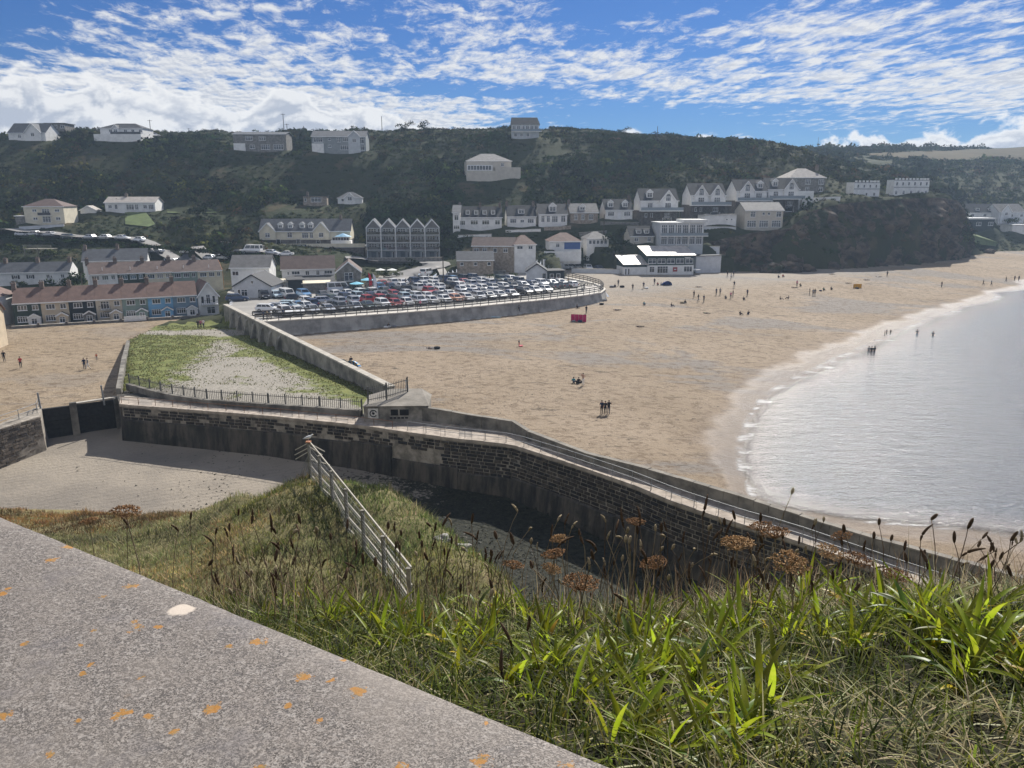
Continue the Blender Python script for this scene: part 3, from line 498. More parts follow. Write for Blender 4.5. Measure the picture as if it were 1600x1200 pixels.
xs = np.concatenate([np.arange(-620, -240, 9), np.arange(-240, -110, 2.5), np.arange(-110, 75, 1.0), np.arange(75, 270, 2.0), np.arange(270, 720, 10)])
ys = np.concatenate([np.arange(12, 215, 1.0), np.arange(215, 360, 1.8), np.arange(360, 760, 7), np.arange(760, 1200, 40)])
GX, GY = np.meshgrid(xs, ys); REG = region(GX, GY); GZ = ground(GX, GY, REG)
cxm = (GX[:-1, :-1] + GX[1:, 1:]) / 2; cym = (GY[:-1, :-1] + GY[1:, 1:]) / 2
FR = region(cxm, cym); FR[inpoly(cxm, cym, FIELD)] = 6
zc_ = (GZ[:-1, :-1] + GZ[1:, 1:]) / 2; FR[(FR == 1) & (zc_ > 5.3)] = 0
Rv = REG; mixed = (Rv[:-1, :-1] == 0) | (Rv[1:, :-1] == 0) | (Rv[:-1, 1:] == 0) | (Rv[1:, 1:] == 0); zr_ = np.maximum.reduce([GZ[:-1, :-1], GZ[1:, :-1], GZ[:-1, 1:], GZ[1:, 1:]]) - np.minimum.reduce([GZ[:-1, :-1], GZ[1:, :-1], GZ[:-1, 1:], GZ[1:, 1:]]); FR[(FR == 1) & mixed & (zr_ > .8)] = 0; m2_ = (Rv[:-1, :-1] == 2) | (Rv[1:, :-1] == 2) | (Rv[:-1, 1:] == 2) | (Rv[1:, 1:] == 2); FR[((FR == 1) | (FR == 2)) & m2_ & (zr_ > .5)] = -1
ncol = GX.shape[1]; ii, jj = np.meshgrid(np.arange(GX.shape[0] - 1), np.arange(ncol - 1), indexing='ij')
quads = np.stack([ii * ncol + jj, ii * ncol + jj + 1, (ii + 1) * ncol + jj + 1, (ii + 1) * ncol + jj], -1)
AV = np.stack([GX.ravel(), GY.ravel(), GZ.ravel()], 1)
for r in range(7):
    q = quads[FR == r]
    if not len(q): continue
    u, inv = np.unique(q.ravel(), return_inverse=True)
    at_ = None
    if r == 3:                                           # where turf has taken the shingle
        x, y = AV[u, 0], AV[u, 1]
        dl = np.abs((x - DWB.x) * (DWA.y - DWB.y) - (y - DWB.y) * (DWA.x - DWB.x)) / math.hypot(DWA.x - DWB.x, DWA.y - DWB.y)
        lft = np.clip(1 - (x + 46 - (y - 82) * -.18) / 12, 0, 1) * np.clip((y - 84) / 5, 0, 1)
        g = np.maximum(np.clip(1.1 - dl / 8.5, 0, 1), lft) * .95; g = np.maximum(g, .62 * np.clip((fbm(x * .16, y * .16, 22) - .50) * 7, 0, 1))
        path = np.clip(1 - np.abs((y - 133) - (x + 66) * .0) / 5, 0, 1); at_ = {'green': g * (1 - path)}
    me = npmesh(GNAME[r], AV[u], inv.reshape(-1, 4), GM[r], True, at_)
    tag(ob(GNAME[r], me), kind='structure')
def drape(name, pts, width, m, lift=.05, kind='structure', n=8):
    p = [Vector(q) for q in pts]; V = []; F = []
    d = [0]
    for a, b in zip(p, p[1:]): d.append(d[-1] + (b - a).length)
    ss = np.linspace(0, d[-1], max(6, int(d[-1] / 2.0)))
    X = np.interp(ss, d, [q.x for q in p]); Y = np.interp(ss, d, [q.y for q in p]); tx = np.gradient(X); ty = np.gradient(Y); L_ = np.hypot(tx, ty)
    for k in np.linspace(-.5, .5, 5):
        x, y = X - ty / L_ * width * k, Y + tx / L_ * width * k; V.append(np.stack([x, y, np.maximum(ground(x, y), rbf(x, y) - .6) + lift], 1))
    V = np.stack(V, 1); m_ = len(ss); zc = V[:, :, 2].max(axis=1); V[:, :, 2] = zc[:, None]
    i, j = np.meshgrid(np.arange(m_ - 1), np.arange(4), indexing='ij'); F = np.stack([i * 5 + j, i * 5 + j + 1, (i + 1) * 5 + j + 1, (i + 1) * 5 + j], -1).reshape(-1, 4)
    return tag(ob(name, npmesh(name, V.reshape(-1, 3), F, m, True)), kind=kind)
road_m = m_asph('road_asphalt', (.24, .23, .22))
ROAD1 = [gp(590, 447), gp(612, 440), gp(632, 431), gp(655, 424), gp(676, 418), gp(684, 413), gp(660, 409), gp(600, 409), gp(540, 407)]
drape('road', ROAD1, 8.0, road_m, .10)
pth = drape('footpath', [gp(700, 440), gp(694, 432), gp(690, 424), gp(686, 417)], 2.2, m_asph('path_concrete', (.36, .34, .31)), .24)
HROAD = [gp(456, 403), gp(445, 402), gp(390, 396), gp(310, 388), gp(230, 382), gp(120, 375), gp(40, 370), gp(-60, 366)]
drape('road', HROAD, 6.0, road_m, .12)
for q in LAWN:
    P3 = [(x, y, hz(x, y) + .35) for x, y in q]
    tag(MB().add(P3, [tuple(range(len(P3)))]).build('lawn', mat('lawn', (.10, .135, .045), .9, .25, .6, .4, 4)), kind='structure')
gd = [gp(x, y) for x, y in [(1512, 392), (1512, 366), (1528, 368), (1560, 380), (1556, 386)]]
tag(MB().add([(p.x, p.y, p.z + .3) for p in gd], [tuple(range(5))]).build('lawn', MC['lawn']), kind='structure')

# ------------------------------------------------------------------ sea
def m_sea():
    T = NT('sea_water'); P = T.pos(); dep = T.attr('depth')
    a = T.noise(T.pos((.5, 1.5, 1), -.12), .5, 5.0, .62, .3); b = T.noise(T.pos((.6, 1.7, 1), -.1), 2.2, 4.0, .6); f = T.noise(T.pos((.5, 1.3, 1), -.25), .32, 6.0, .72, .9)
    shore = T.mr(dep, .20, .02)
    foam = T.math('ADD', T.math('MULTIPLY', shore, .30), T.math('SUBTRACT', f, .5))
    foam = T.math('ADD', foam, T.math('MULTIPLY', T.mr(dep, .9, .3), .10))
    fm = T.mr(foam, .30, .52, 0, .7)
    c = T.mix(T.mr(dep, .0, .5), (.19, .17, .155), (.11, .118, .13))
    c = T.mix(fm, c, (.78, .78, .77))
    h = T.math('ADD', T.math('MULTIPLY', a, .85), T.math('MULTIPLY', b, .5))
    T.b.inputs['IOR'].default_value = 1.33
    T.done(c, T.mr(fm, 0, 1, .15, .6), T.bump(h, 1.0, .36), .5)
    tr = T.n('ShaderNodeBsdfTransparent'); mx = T.n('ShaderNodeMixShader'); T.L.new(T.math('MAXIMUM', T.mr(dep, -.02, .16), T.math('MULTIPLY', fm, T.mr(dep, -.04, .02))), mx.inputs[0]); T.L.new(tr.outputs[0], mx.inputs[1]); T.L.new(T.b.outputs[0], mx.inputs[2]); T.L.new(mx.outputs[0], T.N['Material Output'].inputs[0])
    return T.m
sx = np.concatenate([np.arange(5, 190, 1.0), np.arange(190, 720, 12)]); sy = np.concatenate([np.arange(20, 300, 1.0), np.arange(300, 370, 5)])
SX, SY = np.meshgrid(sx, sy); SD = -ground(SX, SY); SR = region(SX, SY)
nc = SX.shape[1]; i, j = np.meshgrid(np.arange(SX.shape[0] - 1), np.arange(nc - 1), indexing='ij')
Q = np.stack([i * nc + j, i * nc + j + 1, (i + 1) * nc + j + 1, (i + 1) * nc + j], -1)
ok = (np.maximum.reduce([SD[:-1, :-1], SD[1:, :-1], SD[:-1, 1:], SD[1:, 1:]]) > -.5) & (SR[:-1, :-1] == 1) & (SR[1:, 1:] == 1)
Q = Q[ok]; u, inv = np.unique(Q.ravel(), return_inverse=True)
SV = np.stack([SX.ravel(), SY.ravel(), np.zeros(SX.size)], 1)[u]; SV[:, 2] = .03 + .05 * (fbm(SV[:, 0] * .25, SV[:, 1] * .6, 31) - .5) * np.clip(SD.ravel()[u] * 3, 0, 1)
tag(ob('sea', npmesh('sea', SV, inv.reshape(-1, 4), m_sea(), True, {'depth': SD.ravel()[u]})), kind='structure')

# ------------------------------------------------------------------ cliff
def m_rock():
    T = NT('cliff_rock'); P = T.pos(); v = T.noise(T.pos((.6, .6, 1.1)), .26, 7.0, .72, .8); f = T.noise(P, 1.6, 5.0, .7)
    c = T.mix(T.mr(v, .36, .64), (.026, .022, .020), (.15, .11, .08)); c = T.mix(T.mr(f, .5, .75, 0, .6), c, (.045, .04, .034))
    c = T.mix(T.mr(T.noise(P, .08, 6.0, .75), .53, .60), c, (.030, .040, .018))
    return T.done(c, .9, T.bump(f, .9, .5), .2)
def cliff():
    nu, nv = 330, 74; tF = np.linspace(0, 1, len(CF)); tt = np.linspace(0, 1, nu)
    A = np.array([list(at(*p)) for p in CF]); B = np.array([list(at(*p)) for p in CTP])
    A = np.stack([np.interp(tt, tF, A[:, k]) for k in range(3)], 1); B = np.stack([np.interp(tt, tF, B[:, k]) for k in range(3)], 1)
    A[:, 2] -= 1.2
    tan = np.gradient(A, axis=0); nrm = np.stack([tan[:, 1], -tan[:, 0]], 1); nrm /= np.linalg.norm(nrm, axis=1)[:, None]
    V = np.zeros((nu, nv, 3)); sv = np.linspace(0, 1, nv); L_ = np.cumsum(np.r_[0, np.linalg.norm(np.diff(A[:, :2], axis=0), axis=1)])
    for j, s in enumerate(sv):
        e = s ** 1.3; V[:, j] = A + (B - A) * np.array([e, e, s]); env = math.sin(math.pi * min(1, s * 1.02 + .02)) ** .5
        z = V[:, j, 2]; q1 = fbm(L_ * .075, z * .10, 61, 3); q2 = fbm(L_ * .22 + z * .12, z * .30 - L_ * .06, 77, 4); blk = np.floor(fbm(L_ * .35 + z * .18, z * .5, 83, 2) * 7) / 7; rdg = 1 - np.abs(2 * fbm(L_ * .16 - z * .05, z * .16, 95, 3) - 1)
        dsp = ((q1 - .45) * 7 + (q2 - .5) * 4.0 + (blk - .5) * 2.6 + (rdg - .7) * 3.0) * env + (fbm(L_ * 1.1, z * 1.3, 99, 2) - .5) * .9
        dsp += 2.2 * np.clip(1 - s * 4, 0, 1) * np.clip((fbm(L_ * .22, L_ * 0, 41, 2) - .45) * 5, 0, 1)
        V[:, j, :2] += nrm * (dsp + .9)[:, None]; V[:, j, 2] += (blk - .5) * .8 * env
    i, j = np.meshgrid(np.arange(nu - 1), np.arange(nv - 1), indexing='ij'); F = np.stack([i * nv + j, (i + 1) * nv + j, (i + 1) * nv + j + 1, i * nv + j + 1], -1).reshape(-1, 4)
    tag(ob('cliff', npmesh('cliff', V.reshape(-1, 3), F, m_rock(), False)), kind='structure')
cliff()
def boulder(name, loc, s, m, seed, label, cat='rock', group=None, flat=.7):
    bm = bmesh.new(); bmesh.ops.create_icosphere(bm, subdivisions=3, radius=1)
    for v in bm.verts:
        n = mnoise.noise(v.co * 1.3 + Vector((seed, seed * 2.1, 0))) * .45 + mnoise.noise(v.co * 3.1 + Vector((seed, 0, 4))) * .18
        v.co = Vector((v.co.x * s[0], v.co.y * s[1], v.co.z * s[2])) * (1 + n)
    me = bpy.data.meshes.new(name); bm.to_mesh(me); bm.free(); me.materials.append(m); return tag(ob(name, me, None, loc), label, cat, group)
rk = bpy.data.materials['cliff_rock']
for k, (px, py, sz, lab) in enumerate([(1205, 426, 3.0, 'pale broken boulder at the foot of the cliff right of the terrace block'), (1232, 425, 3.6, 'largest fallen boulder at the cliff foot'), (1262, 424, 2.2, 'low fallen boulder right of the largest one at the cliff foot'), (1490, 406, 2.4, 'dark boulder at the seaward corner of the cliff'), (1508, 402, 1.8, 'small dark boulder beside the valley mouth'), (1548, 396, 2.0, 'low dark rock at the edge of the valley beach')]):
    p = gp(px, py); boulder('boulder', (p.x, p.y + .5, p.z + sz * .2), (sz, sz * .8, sz * .7), rk, k * 3.7 + 1, lab)

# ------------------------------------------------------------------ harbour wall (pier)
stone_d = [mat('pier_stone%d' % i, c, .9, .35, 2.5, .7, 6, .2, bdist=.06) for i, c in enumerate([(.038, .033, .030), (.055, .046, .040), (.08, .068, .056), (.028, .026, .025)])]
mortar = mat('pier_mortar', (.27, .24, .20), .95, .45, 1.2, .5, 9)
conc = mat('old_concrete', (.34, .31, .265), .92, .28, .7, .4, 12, col2=(.42, .39, .34))
conc_d = mat('dark_concrete', (.12, .11, .095), .92, .4, .5, .5, 8, col2=(.2, .18, .15))
def m_lower():
    T = NT('weedy_render'); P = T.pos((1, 1, .18)); a = T.noise(P, .9, 6.0, .7); b = T.noise(T.pos(), .35, 5.0, .65)
    c = T.mix(T.mr(a, .35, .68), (.022, .020, .018), (.115, .098, .078)); c = T.mix(T.mr(b, .5, .66, 0, .75), c, (.016, .018, .014))
    return T.done(c, .8, T.bump(T.noise(T.pos(), 2.5, 5.0), .6, .12), .3)
low_m = m_lower()
pier = empty('harbour_wall', (HE[30].x, HE[30].y, 0), 0, 'long curving stone harbour wall with a pale walkway between the harbour and the beach', 'wall'); pier['group'] = 'harbour walls'
P0 = Vector(pier.location)
def out_n(i):
    a, b = HE[max(0, i - 1)], HE[min(len(HE) - 1, i + 1)]; t = (b - a).normalized(); return Vector((t.y, -t.x, 0))      # towards the harbour
def strip(A, B, name, m, parent, z0=None, k=None):
    V = [];
    for a, b in zip(A, B): V += [a, b]
    return MB().add([Vector(v) - P0 for v in V], [(2 * i, 2 * i + 2, 2 * i + 3, 2 * i + 1) for i in range(len(A) - 1)]).build(name, m, parent)
NRM = [out_n(i) for i in range(len(HE))]
flip = -1 if NRM[30].y > 0 else 1
NRM = [n * flip for n in NRM]
core = MB()
ring = []
for h, w_, n in zip(HE, WE, NRM):
    o2 = w_ - n * .75
    ring.append([h + Vector((0, 0, -.06)) - n * .05 - P0, Vector((o2.x, o2.y, ZW - .06)) - P0, Vector((o2.x, o2.y, -1.5)) - P0, Vector((h.x, h.y, -3)) - n * .05 - P0])
V = [q for r in ring for q in r]
core.add(V, [(4 * i + a, 4 * i + 4 + a, 4 * i + 4 + (a + 1) % 4, 4 * i + (a + 1) % 4) for i in range(len(ring) - 1) for a in range(4)] + [(0, 1, 2, 3)]).build('wall_core', mortar, pier)
# arc-length walk along the harbour edge
cum = [0.0]
for a, b in zip(HE, HE[1:]): cum.append(cum[-1] + (b - a).length)
cum = np.array(cum); HEx = np.array([list(p) for p in HE]); WEx = np.array([list(p) for p in WE]); NRx = np.array([list(n) for n in NRM])
def walk(s, A): return Vector([float(np.interp(s, cum, A[:, k])) for k in range(3)])
unit = []
for k in range(6):
    e = [.0 if k == 0 else random.uniform(0, .045) for _ in range(12)]
    b = MB(); q = [(-.5 + e[0], 0, -.5 + e[1]), (.5 - e[2], 0, -.5 + e[3]), (.5 - e[4], 0, .5 - e[5]), (-.5 + e[6], 0, .5 - e[7])]
    c_ = .05; fr = [(x * (1 - c_ * 2), -1, z * (1 - c_ * 3)) for x, _, z in q]
    b.add(q + fr, [(4, 5, 6, 7), (0, 1, 5, 4), (1, 2, 6, 5), (2, 3, 7, 6), (3, 0, 4, 7)]); unit.append(b.mesh('block', stone_d[k % 4]))
allb = []
zt = ZW - .34
for cidx in range(9):
    hc = .33 if cidx else .30; zc = zt - hc / 2; zt -= hc
    s = random.uniform(0, .4)
    while s < cum[-1] - 12:
        ln = random.choice([.45, .6, .7, .8, .95, 1.1]); c = s + ln / 2
        p = walk(c, HEx); px, py = proj((p.x, p.y, zc))
        lim = 9 if px > 690 else 4
        if cidx < lim and not (px < 690 and random.random() < .25): allb.append((c, ln, zc, hc, px, cidx))
        s += ln
pick = sorted(allb, key=lambda b: (0 if (690 < b[4] < 1150) else 1, b[5] + random.random() * .2, -b[0]))[:298]
pk = set(id(b) for b in pick); rest = MB()
for b in allb:
    c, ln, zc, hc, px, ci = b; p = walk(c, HEx); n = walk(c, NRx).normalized(); rz = math.atan2(n.x, -n.y)
    dep = random.uniform(.04, .10)
    mtx = Matrix.Translation(Vector((p.x, p.y, zc)) - P0 - n * .05) @ Matrix.Rotation(rz, 4, 'Z') @ Matrix.Diagonal((ln * .925, dep, hc * .83, 1))
    u_ = unit[random.randrange(6)]
    if id(b) in pk:
        o = ob('block', u_, pier); o.matrix_local = mtx
    else:
        k = random.randrange(4); rest.add([mtx @ v.co for v in u_.vertices], [tuple(f.vertices) for f in u_.polygons], k)
tag(rest.build('masonry', stone_d, pier), kind='stuff')
# weathered render on the lower face, in bays of unequal projection
s = 0
while s < cum[-1] - 10:
    ln = random.uniform(4, 9); a, b_ = s + .02, min(s + ln, cum[-1]) - .02; bayL = []
    pr = random.uniform(.05, .28); ztop = random.uniform(1.0, 1.5) if walk(s, HEx).x > -14 else random.uniform(2.4, 2.7)
    mb = MB(); ss = np.linspace(a, b_, 6)
    for t in ss:
        p = walk(t, HEx); n = walk(t, NRx).normalized()
        bayL.append([Vector((p.x, p.y, ztop)) + n * .02, Vector((p.x, p.y, ztop - .12)) + n * pr, Vector((p.x, p.y, -3)) + n * (pr + .35)])
    mb.add([q - P0 for r in bayL for q in r], [(3 * i + k, 3 * i + 3 + k, 3 * i + 4 + k, 3 * i + 1 + k) for i in range(5) for k in range(2)] + [(0, 1, 2), (17, 16, 15)]); mb.build('render_bay', low_m, pier)
    s += ln
# paving slabs and edge copings of the walkway
pav = [mat('pier_paving%d' % i, c, .9, .3, 1.2, .4, 7) for i, c in enumerate([(.30, .255, .21), (.25, .22, .19), (.35, .30, .25)])]
s = 0.0
while s < cum[-1] - 1.5:
    ln = random.uniform(1.1, 1.9); e = min(s + ln, cum[-1]) - .03
    cut = [0, .16, random.uniform(.45, .7), 1.0]
    for k in range(3):
        if k and 0: continue
        A0, A1, B0, B1 = [walk(t, HEx).lerp(walk(t, WEx), f) for t, f in ((s, cut[k] + (.02 if k else 0)), (e, cut[k] + (.02 if k else 0)), (s, cut[k + 1]), (e, cut[k + 1]))]
        z = random.uniform(-.015, .02) + (.07 if k == 0 else 0); ex = walk(s, NRx) * (.09 if k == 0 else 0); up = Vector((0, 0, z)) - P0; dn = Vector((0, 0, -.22 if k == 0 else -.05)) - P0
        MB().hexa([A0 + ex + dn, A1 + ex + dn, B1 + dn, B0 + dn], [A0 + ex + up, A1 + ex + up, B1 + up, B0 + up]).build('coping_stone' if k == 0 else 'paving_slab', pav[2 if k == 0 else random.randrange(3)], pier)
    s += ln
# parapet on the seaward side, in cast lengths
par_m = mat('parapet_concrete', (.13, .12, .105), .93, .4, .6, .5, 10, col2=(.19, .175, .15)); par_t = mat('parapet_top', (.22, .20, .17), .9, .25, .8, .4, 12)
i0 = int(np.argmin(np.abs(pxs - 668)))
hts = lambda px: np.interp(px, [668, 730, 800, 815, 816.5, 1600], [1.35, 1.15, 1.0, .95, .75, 1.05]) if px < 1600 else 1.05
for i in range(i0, len(WE) - 1):
    for a, b, f0, f1 in ((WE[i], WE[i + 1], 0, 1),):
        h0, h1 = float(hts(pxs[i])), float(hts(pxs[i + 1])); n0, n1 = NRM[i] * -.42, NRM[i + 1] * -.42; j = random.uniform(-.03, .03)
        U = lambda h: Vector((0, 0, h + j)) - P0
        g = (b - a).normalized() * .015
        MB().hexa([a + g + U(-.1), b - g + U(-.1), b - g + n1 + U(-4), a + g + n0 + U(-4)], [a + g + U(h0), b - g + U(h1), b - g + n1 + U(h1), a + g + n0 + U(h0)]).build('parapet', par_m, pier)
        MB().hexa([a + g - n0 * .05 + U(h0 + .002), b - g - n1 * .05 + U(h1 + .002), b - g + n1 * 1.05 + U(h1 + .002), a + g + n0 * 1.05 + U(h0 + .002)], [a + g - n0 * .05 + U(h0 + .09), b - g - n1 * .05 + U(h1 + .09), b - g + n1 * 1.05 + U(h1 + .09), a + g + n0 * 1.05 + U(h0 + .09)]).build('parapet_cap', par_t, pier)
# handrail
galv = mat('galvanised', (.26, .265, .27), .55, .15, 3, 0, 8, .4, .3); rust = mat('rusty_iron', (.16, .075, .04), .8, .4, 5)
def railing(name, label, pts, sp, hgt, nr, rp, rr, m_post, m_rail, cat='railing', square=False, group=None):
    e = empty(name, pts[0], 0, label, cat, group); O = Vector(pts[0]); pts = [Vector(p) for p in pts]
    d = [0.0]
    for a, b in zip(pts, pts[1:]): d.append(d[-1] + (b - a).length)
    A = np.array([list(p) for p in pts]); n = max(2, int(d[-1] / sp) + 1); ss = np.linspace(0, d[-1], n)
    Q = [Vector([float(np.interp(s, d, A[:, k])) for k in range(3)]) - O for s in ss]
    pm = (MB().box(-rp, rp, -rp, rp, -.15, hgt) if square else MB().tube([(0, 0, -.15), (0, 0, hgt)], rp, 6)).mesh('post', m_post)
    for q in Q: ob('post', pm, e, q)
    for k in range(nr):
        z = hgt * (1 - k / (nr + .0)) - .04
        mb = MB()
        if square:
            for a, b in zip(Q, Q[1:]): mb.bar(a + Vector((0, 0, z)), b + Vector((0, 0, z)), rr, rr * 2.4)
        else: mb.tube([q + Vector((0, 0, z)) for q in Q], rr, 6)
        mb.build('rail', m_rail, e)
    return e
iR = int(np.argmin(np.abs(pxs - 640)))
railing('handrail', 'thin galvanised handrail along the harbour edge of the pier walkway', [HE[i] - NRM[i] * .3 for i in range(iR, len(HE))], 2.0, 1.0, 2, .028, .026, galv, galv)
railing('handrail', 'low rusty handrail along the far left stretch of the harbour wall', [HE[i] - NRM[i] * .3 for i in range(0, iR)], 2.0, .8, 1, .03, .025, rust, rust)

# bunker-like store where the walls meet
bk0, bk1 = onz(569, 659, ZW), onz(669, 658, ZW); dr = (bk1 - bk0).normalized(); bkn = Vector((-dr.y, dr.x, 0))
bun = empty('concrete_store', bk0, math.atan2(dr.y, dr.x), 'low concrete store with a pitched slab roof and barred openings where the walls meet', 'building')
Lb = (bk1 - bk0).length
bw = mat('store_concrete', (.16, .15, .13), .93, .4, .8, .5, 9, col2=(.25, .23, .2))
MB().box(0, Lb, 0, 4.5, -1.5, 1.55).build('wall', bw, bun)
MB().hexa([(-.1, -.12, 1.552), (Lb + .1, -.12, 1.552), (Lb + .1, 4.6, 1.552), (-.1, 4.6, 1.552)], [(-.1, -.12, 1.62), (Lb + .1, -.12, 1.62), (Lb * .85, 4.6, 2.2), (Lb * .35, 4.6, 2.2)]).build('roof', par_t, bun)
for x0, x1 in ((.42, .535), (.56, .70)):
    o = MB().box(Lb * x0, Lb * x1, -.012, .02, .62, 1.25).build('opening', mat('black_void', (.012, .012, .012), .9), bun)
    MB().box(Lb * x0 - .05, Lb * x1 + .05, -.06, -.014, 1.25, 1.33).build('lintel', bw, o)
for k in range(5): MB().box(Lb * (.40 + k * .06), Lb * (.445 + k * .06), -.012, .02, .28, .45).build('vent', MC['black_void'], bun)
pan = MB().box(.42, 1.42, -.045, -.001, .35, 1.35).build('sign_panel', mat('sign_white', (.62, .60, .56), .7, .2, 4), bun)
rg = MB(); N_ = 28
for r0, r1, a0, a1 in ((.27, .38, .35, 5.7), (.0, .13, 0, 6.283)):
    for q in range(N_):
        t0, t1 = a0 + (a1 - a0) * q / N_, a0 + (a1 - a0) * (q + 1) / N_
        rg.add([(.95 + r * math.cos(t), -.052, .85 + r * math.sin(t)) for r, t in ((r0, t0), (r1, t0), (r1, t1), (r0, t1))], [(0, 1, 2, 3)])
rg.add([(.80, -.0525, .85), (.84, -.0525, .85), (1.02, -.0525, 1.18), (.95, -.0525, 1.2)], [(0, 1, 2, 3)])
rg.build('emblem', mat('sign_black', (.02, .02, .022), .7), pan)

# long diagonal wall between green and beach
dwm = mat('diagonal_wall', (.19, .18, .155), .93, .35, .5, .5, 7, col2=(.27, .25, .21)); dwc = mat('wall_coping', (.40, .37, .32), .9, .22, 1, .3, 9)
dv = (DWB - DWA); dl = dv.length; dt = dv.normalized(); dn = Vector((dt.y, -dt.x, 0)); dn = dn if dn.x < 0 else -dn    # towards the green
dwe = empty('diagonal_wall', (DWA.x, DWA.y, 0), 0, 'long buttressed concrete wall running diagonally from the car park down to the pier', 'wall')
O = Vector((DWA.x, DWA.y, 0)); nseg = 16
for k in range(nseg):
    a, b = DWA.lerp(DWB, k / nseg) - O, DWA.lerp(DWB, (k + 1) / nseg) - O; g = dt * .01
    g = Vector((g.x, g.y, 0)); n = Vector((dn.x, dn.y, 0)); za, zb = a.z, b.z; f = lambda v, off, z: Vector((v.x, v.y, z)) + n * off
    MB().hexa([f(a + g, .55, -.5), f(b - g, .55, -.5), f(b - g, -.5, -.5), f(a + g, -.5, -.5)], [f(a + g, .35, za - .18), f(b - g, .35, zb - .18), f(b - g, -.35, zb - .18), f(a + g, -.35, za - .18)]).build('wall_panel', dwm, dwe)
    MB().hexa([f(a + g, .45, za - .178), f(b - g, .45, zb - .178), f(b - g, -.45, zb - .178), f(a + g, -.45, za - .178)], [f(a + g, .42, za), f(b - g, .42, zb), f(b - g, -.42, zb), f(a + g, -.42, za)]).build('coping_stone', dwc, dwe)
for k in range(7):
    c = DWA.lerp(DWB, .10 + k * .062) - O; t = Vector((dt.x, dt.y, 0)).normalized() * .45; n = Vector((dn.x, dn.y, 0)).normalized()
    MB().hexa([c + t + n * .36 - Vector((0, 0, c.z)), c - t + n * .36 - Vector((0, 0, c.z)), c - t + n * 1.9 - Vector((0, 0, c.z)), c + t + n * 1.9 - Vector((0, 0, c.z))], [c + t + n * .36 - Vector((0, 0, .5)), c - t + n * .36 - Vector((0, 0, .5)), c - t + n * .75 - Vector((0, 0, .9)), c + t + n * .75 - Vector((0, 0, .9))]).build('buttress', dwm, dwe)
def palisade(name, label, pts, hgt, sp, m):
    e = empty(name, pts[0], 0, label, 'fence'); O = Vector(pts[0]); pal = MB()
    post = MB().box(-.06, .06, -.06, .06, -.2, hgt + .1).mesh('post', m)
    for a, b in zip(pts, pts[1:]):
        a, b = Vector(a) - O, Vector(b) - O; L_ = (b - a).length; n = max(1, round(L_ / sp))
        for k in range(n): ob('post', post, e, a.lerp(b, k / n))
        for z in (.2, hgt * .85): MB().bar(a + Vector((0, 0, z)), b + Vector((0, 0, z)), .035, .06).build('rail', m, e)
        for k in range(int(L_ / .22)): q = a.lerp(b, (k + .5) / int(L_ / .22)); pal.box(q.x - .022, q.x + .022, q.y - .01, q.y + .01, q.z, q.z + hgt)
    ob('post', post, e, Vector(pts[-1]) - O)
    tag(pal.build('palings', m, e), kind='stuff')
fm_ = mat('grey_fence_steel', (.10, .10, .095), .7, .2, 4)
palisade('palisade_fence', 'grey palisade fence between the shingle green and the harbour wall walkway', FENCE, 1.45, 2.0, fm_)
palisade('palisade_fence', 'short grey palisade fence standing on the concrete store roof', [onz(575, 628, 6.1), onz(604, 622, 6.2), onz(637, 612, 6.3)], 1.5, 2.2, fm_)
kb = [Vector((p.x, p.y, ZW)) + Vector((0, -.5, 0)) for p in FENCE]
kbm = MB()
for a, b in zip(kb, kb[1:]): kbm.bar(a + Vector((0, 0, .2)), b + Vector((0, 0, .2)), .45, .8)
tag(kbm.build('kerb_wall', par_m), 'low dark kerb wall at the foot of the palisade fence', 'wall')
# wall between the inner basin and the green
twp = [Vector((p.x, p.y, 0)) for p in TRIW]; tw = empty('retaining_wall', twp[0], 0, 'dark retaining wall with a sloping top between the inner basin sand and the green', 'wall')
for a, b, za, zb in zip(twp, twp[1:], (4.7, 4.2), (4.2, 2.9)):
    n = Vector((-1, .1, 0)); a, b = a - twp[0], b - twp[0]
    MB().hexa([a + n * .5 - Vector((0, 0, 1)), b + n * .5 - Vector((0, 0, 1)), b - n * .3 - Vector((0, 0, 1)), a - n * .3 - Vector((0, 0, 1))], [a + n * .3 + Vector((0, 0, za)), b + n * .3 + Vector((0, 0, zb)), b - n * .3 + Vector((0, 0, zb)), a - n * .3 + Vector((0, 0, za))]).build('wall_panel', par_m, tw)
# timber dam across the inner harbour
gt = empty('timber_dam', GATE_A, math.atan2((GATE_B - GATE_A).y, (GATE_B - GATE_A).x), 'black timber stop log dam across the inner harbour mouth', 'dam'); Lg = (GATE_B - GATE_A).length
tim = mat('black_timber', (.022, .020, .019), .8, .4, 3, .6, 10)
for k in range(9): MB().box(-.3, Lg + .6, -.22 + random.uniform(-.03, .03), .2, -.48 * (k + 1) + .02, -.48 * k).build('stop_log', tim, gt)
for f, w_, top in ((.46, .34, .42), (.04, .22, .25), (.97, .22, .3)): MB().box(Lg * f - w_, Lg * f + w_, -.75, -.27, -4.4, top).build('buttress_post', conc_d, gt)
for f, hh in ((.1, 1.9), (.83, 1.9)): MB().tube([(Lg * f, -.3, -.4), (Lg * f - .1, -.3, hh)], .09, 8).build('marker_pole', galv, gt)
MB().bar((Lg * .5, .2, .12), (Lg + .4, .2, .25), .5, .12).build('gangway', dwc, gt)
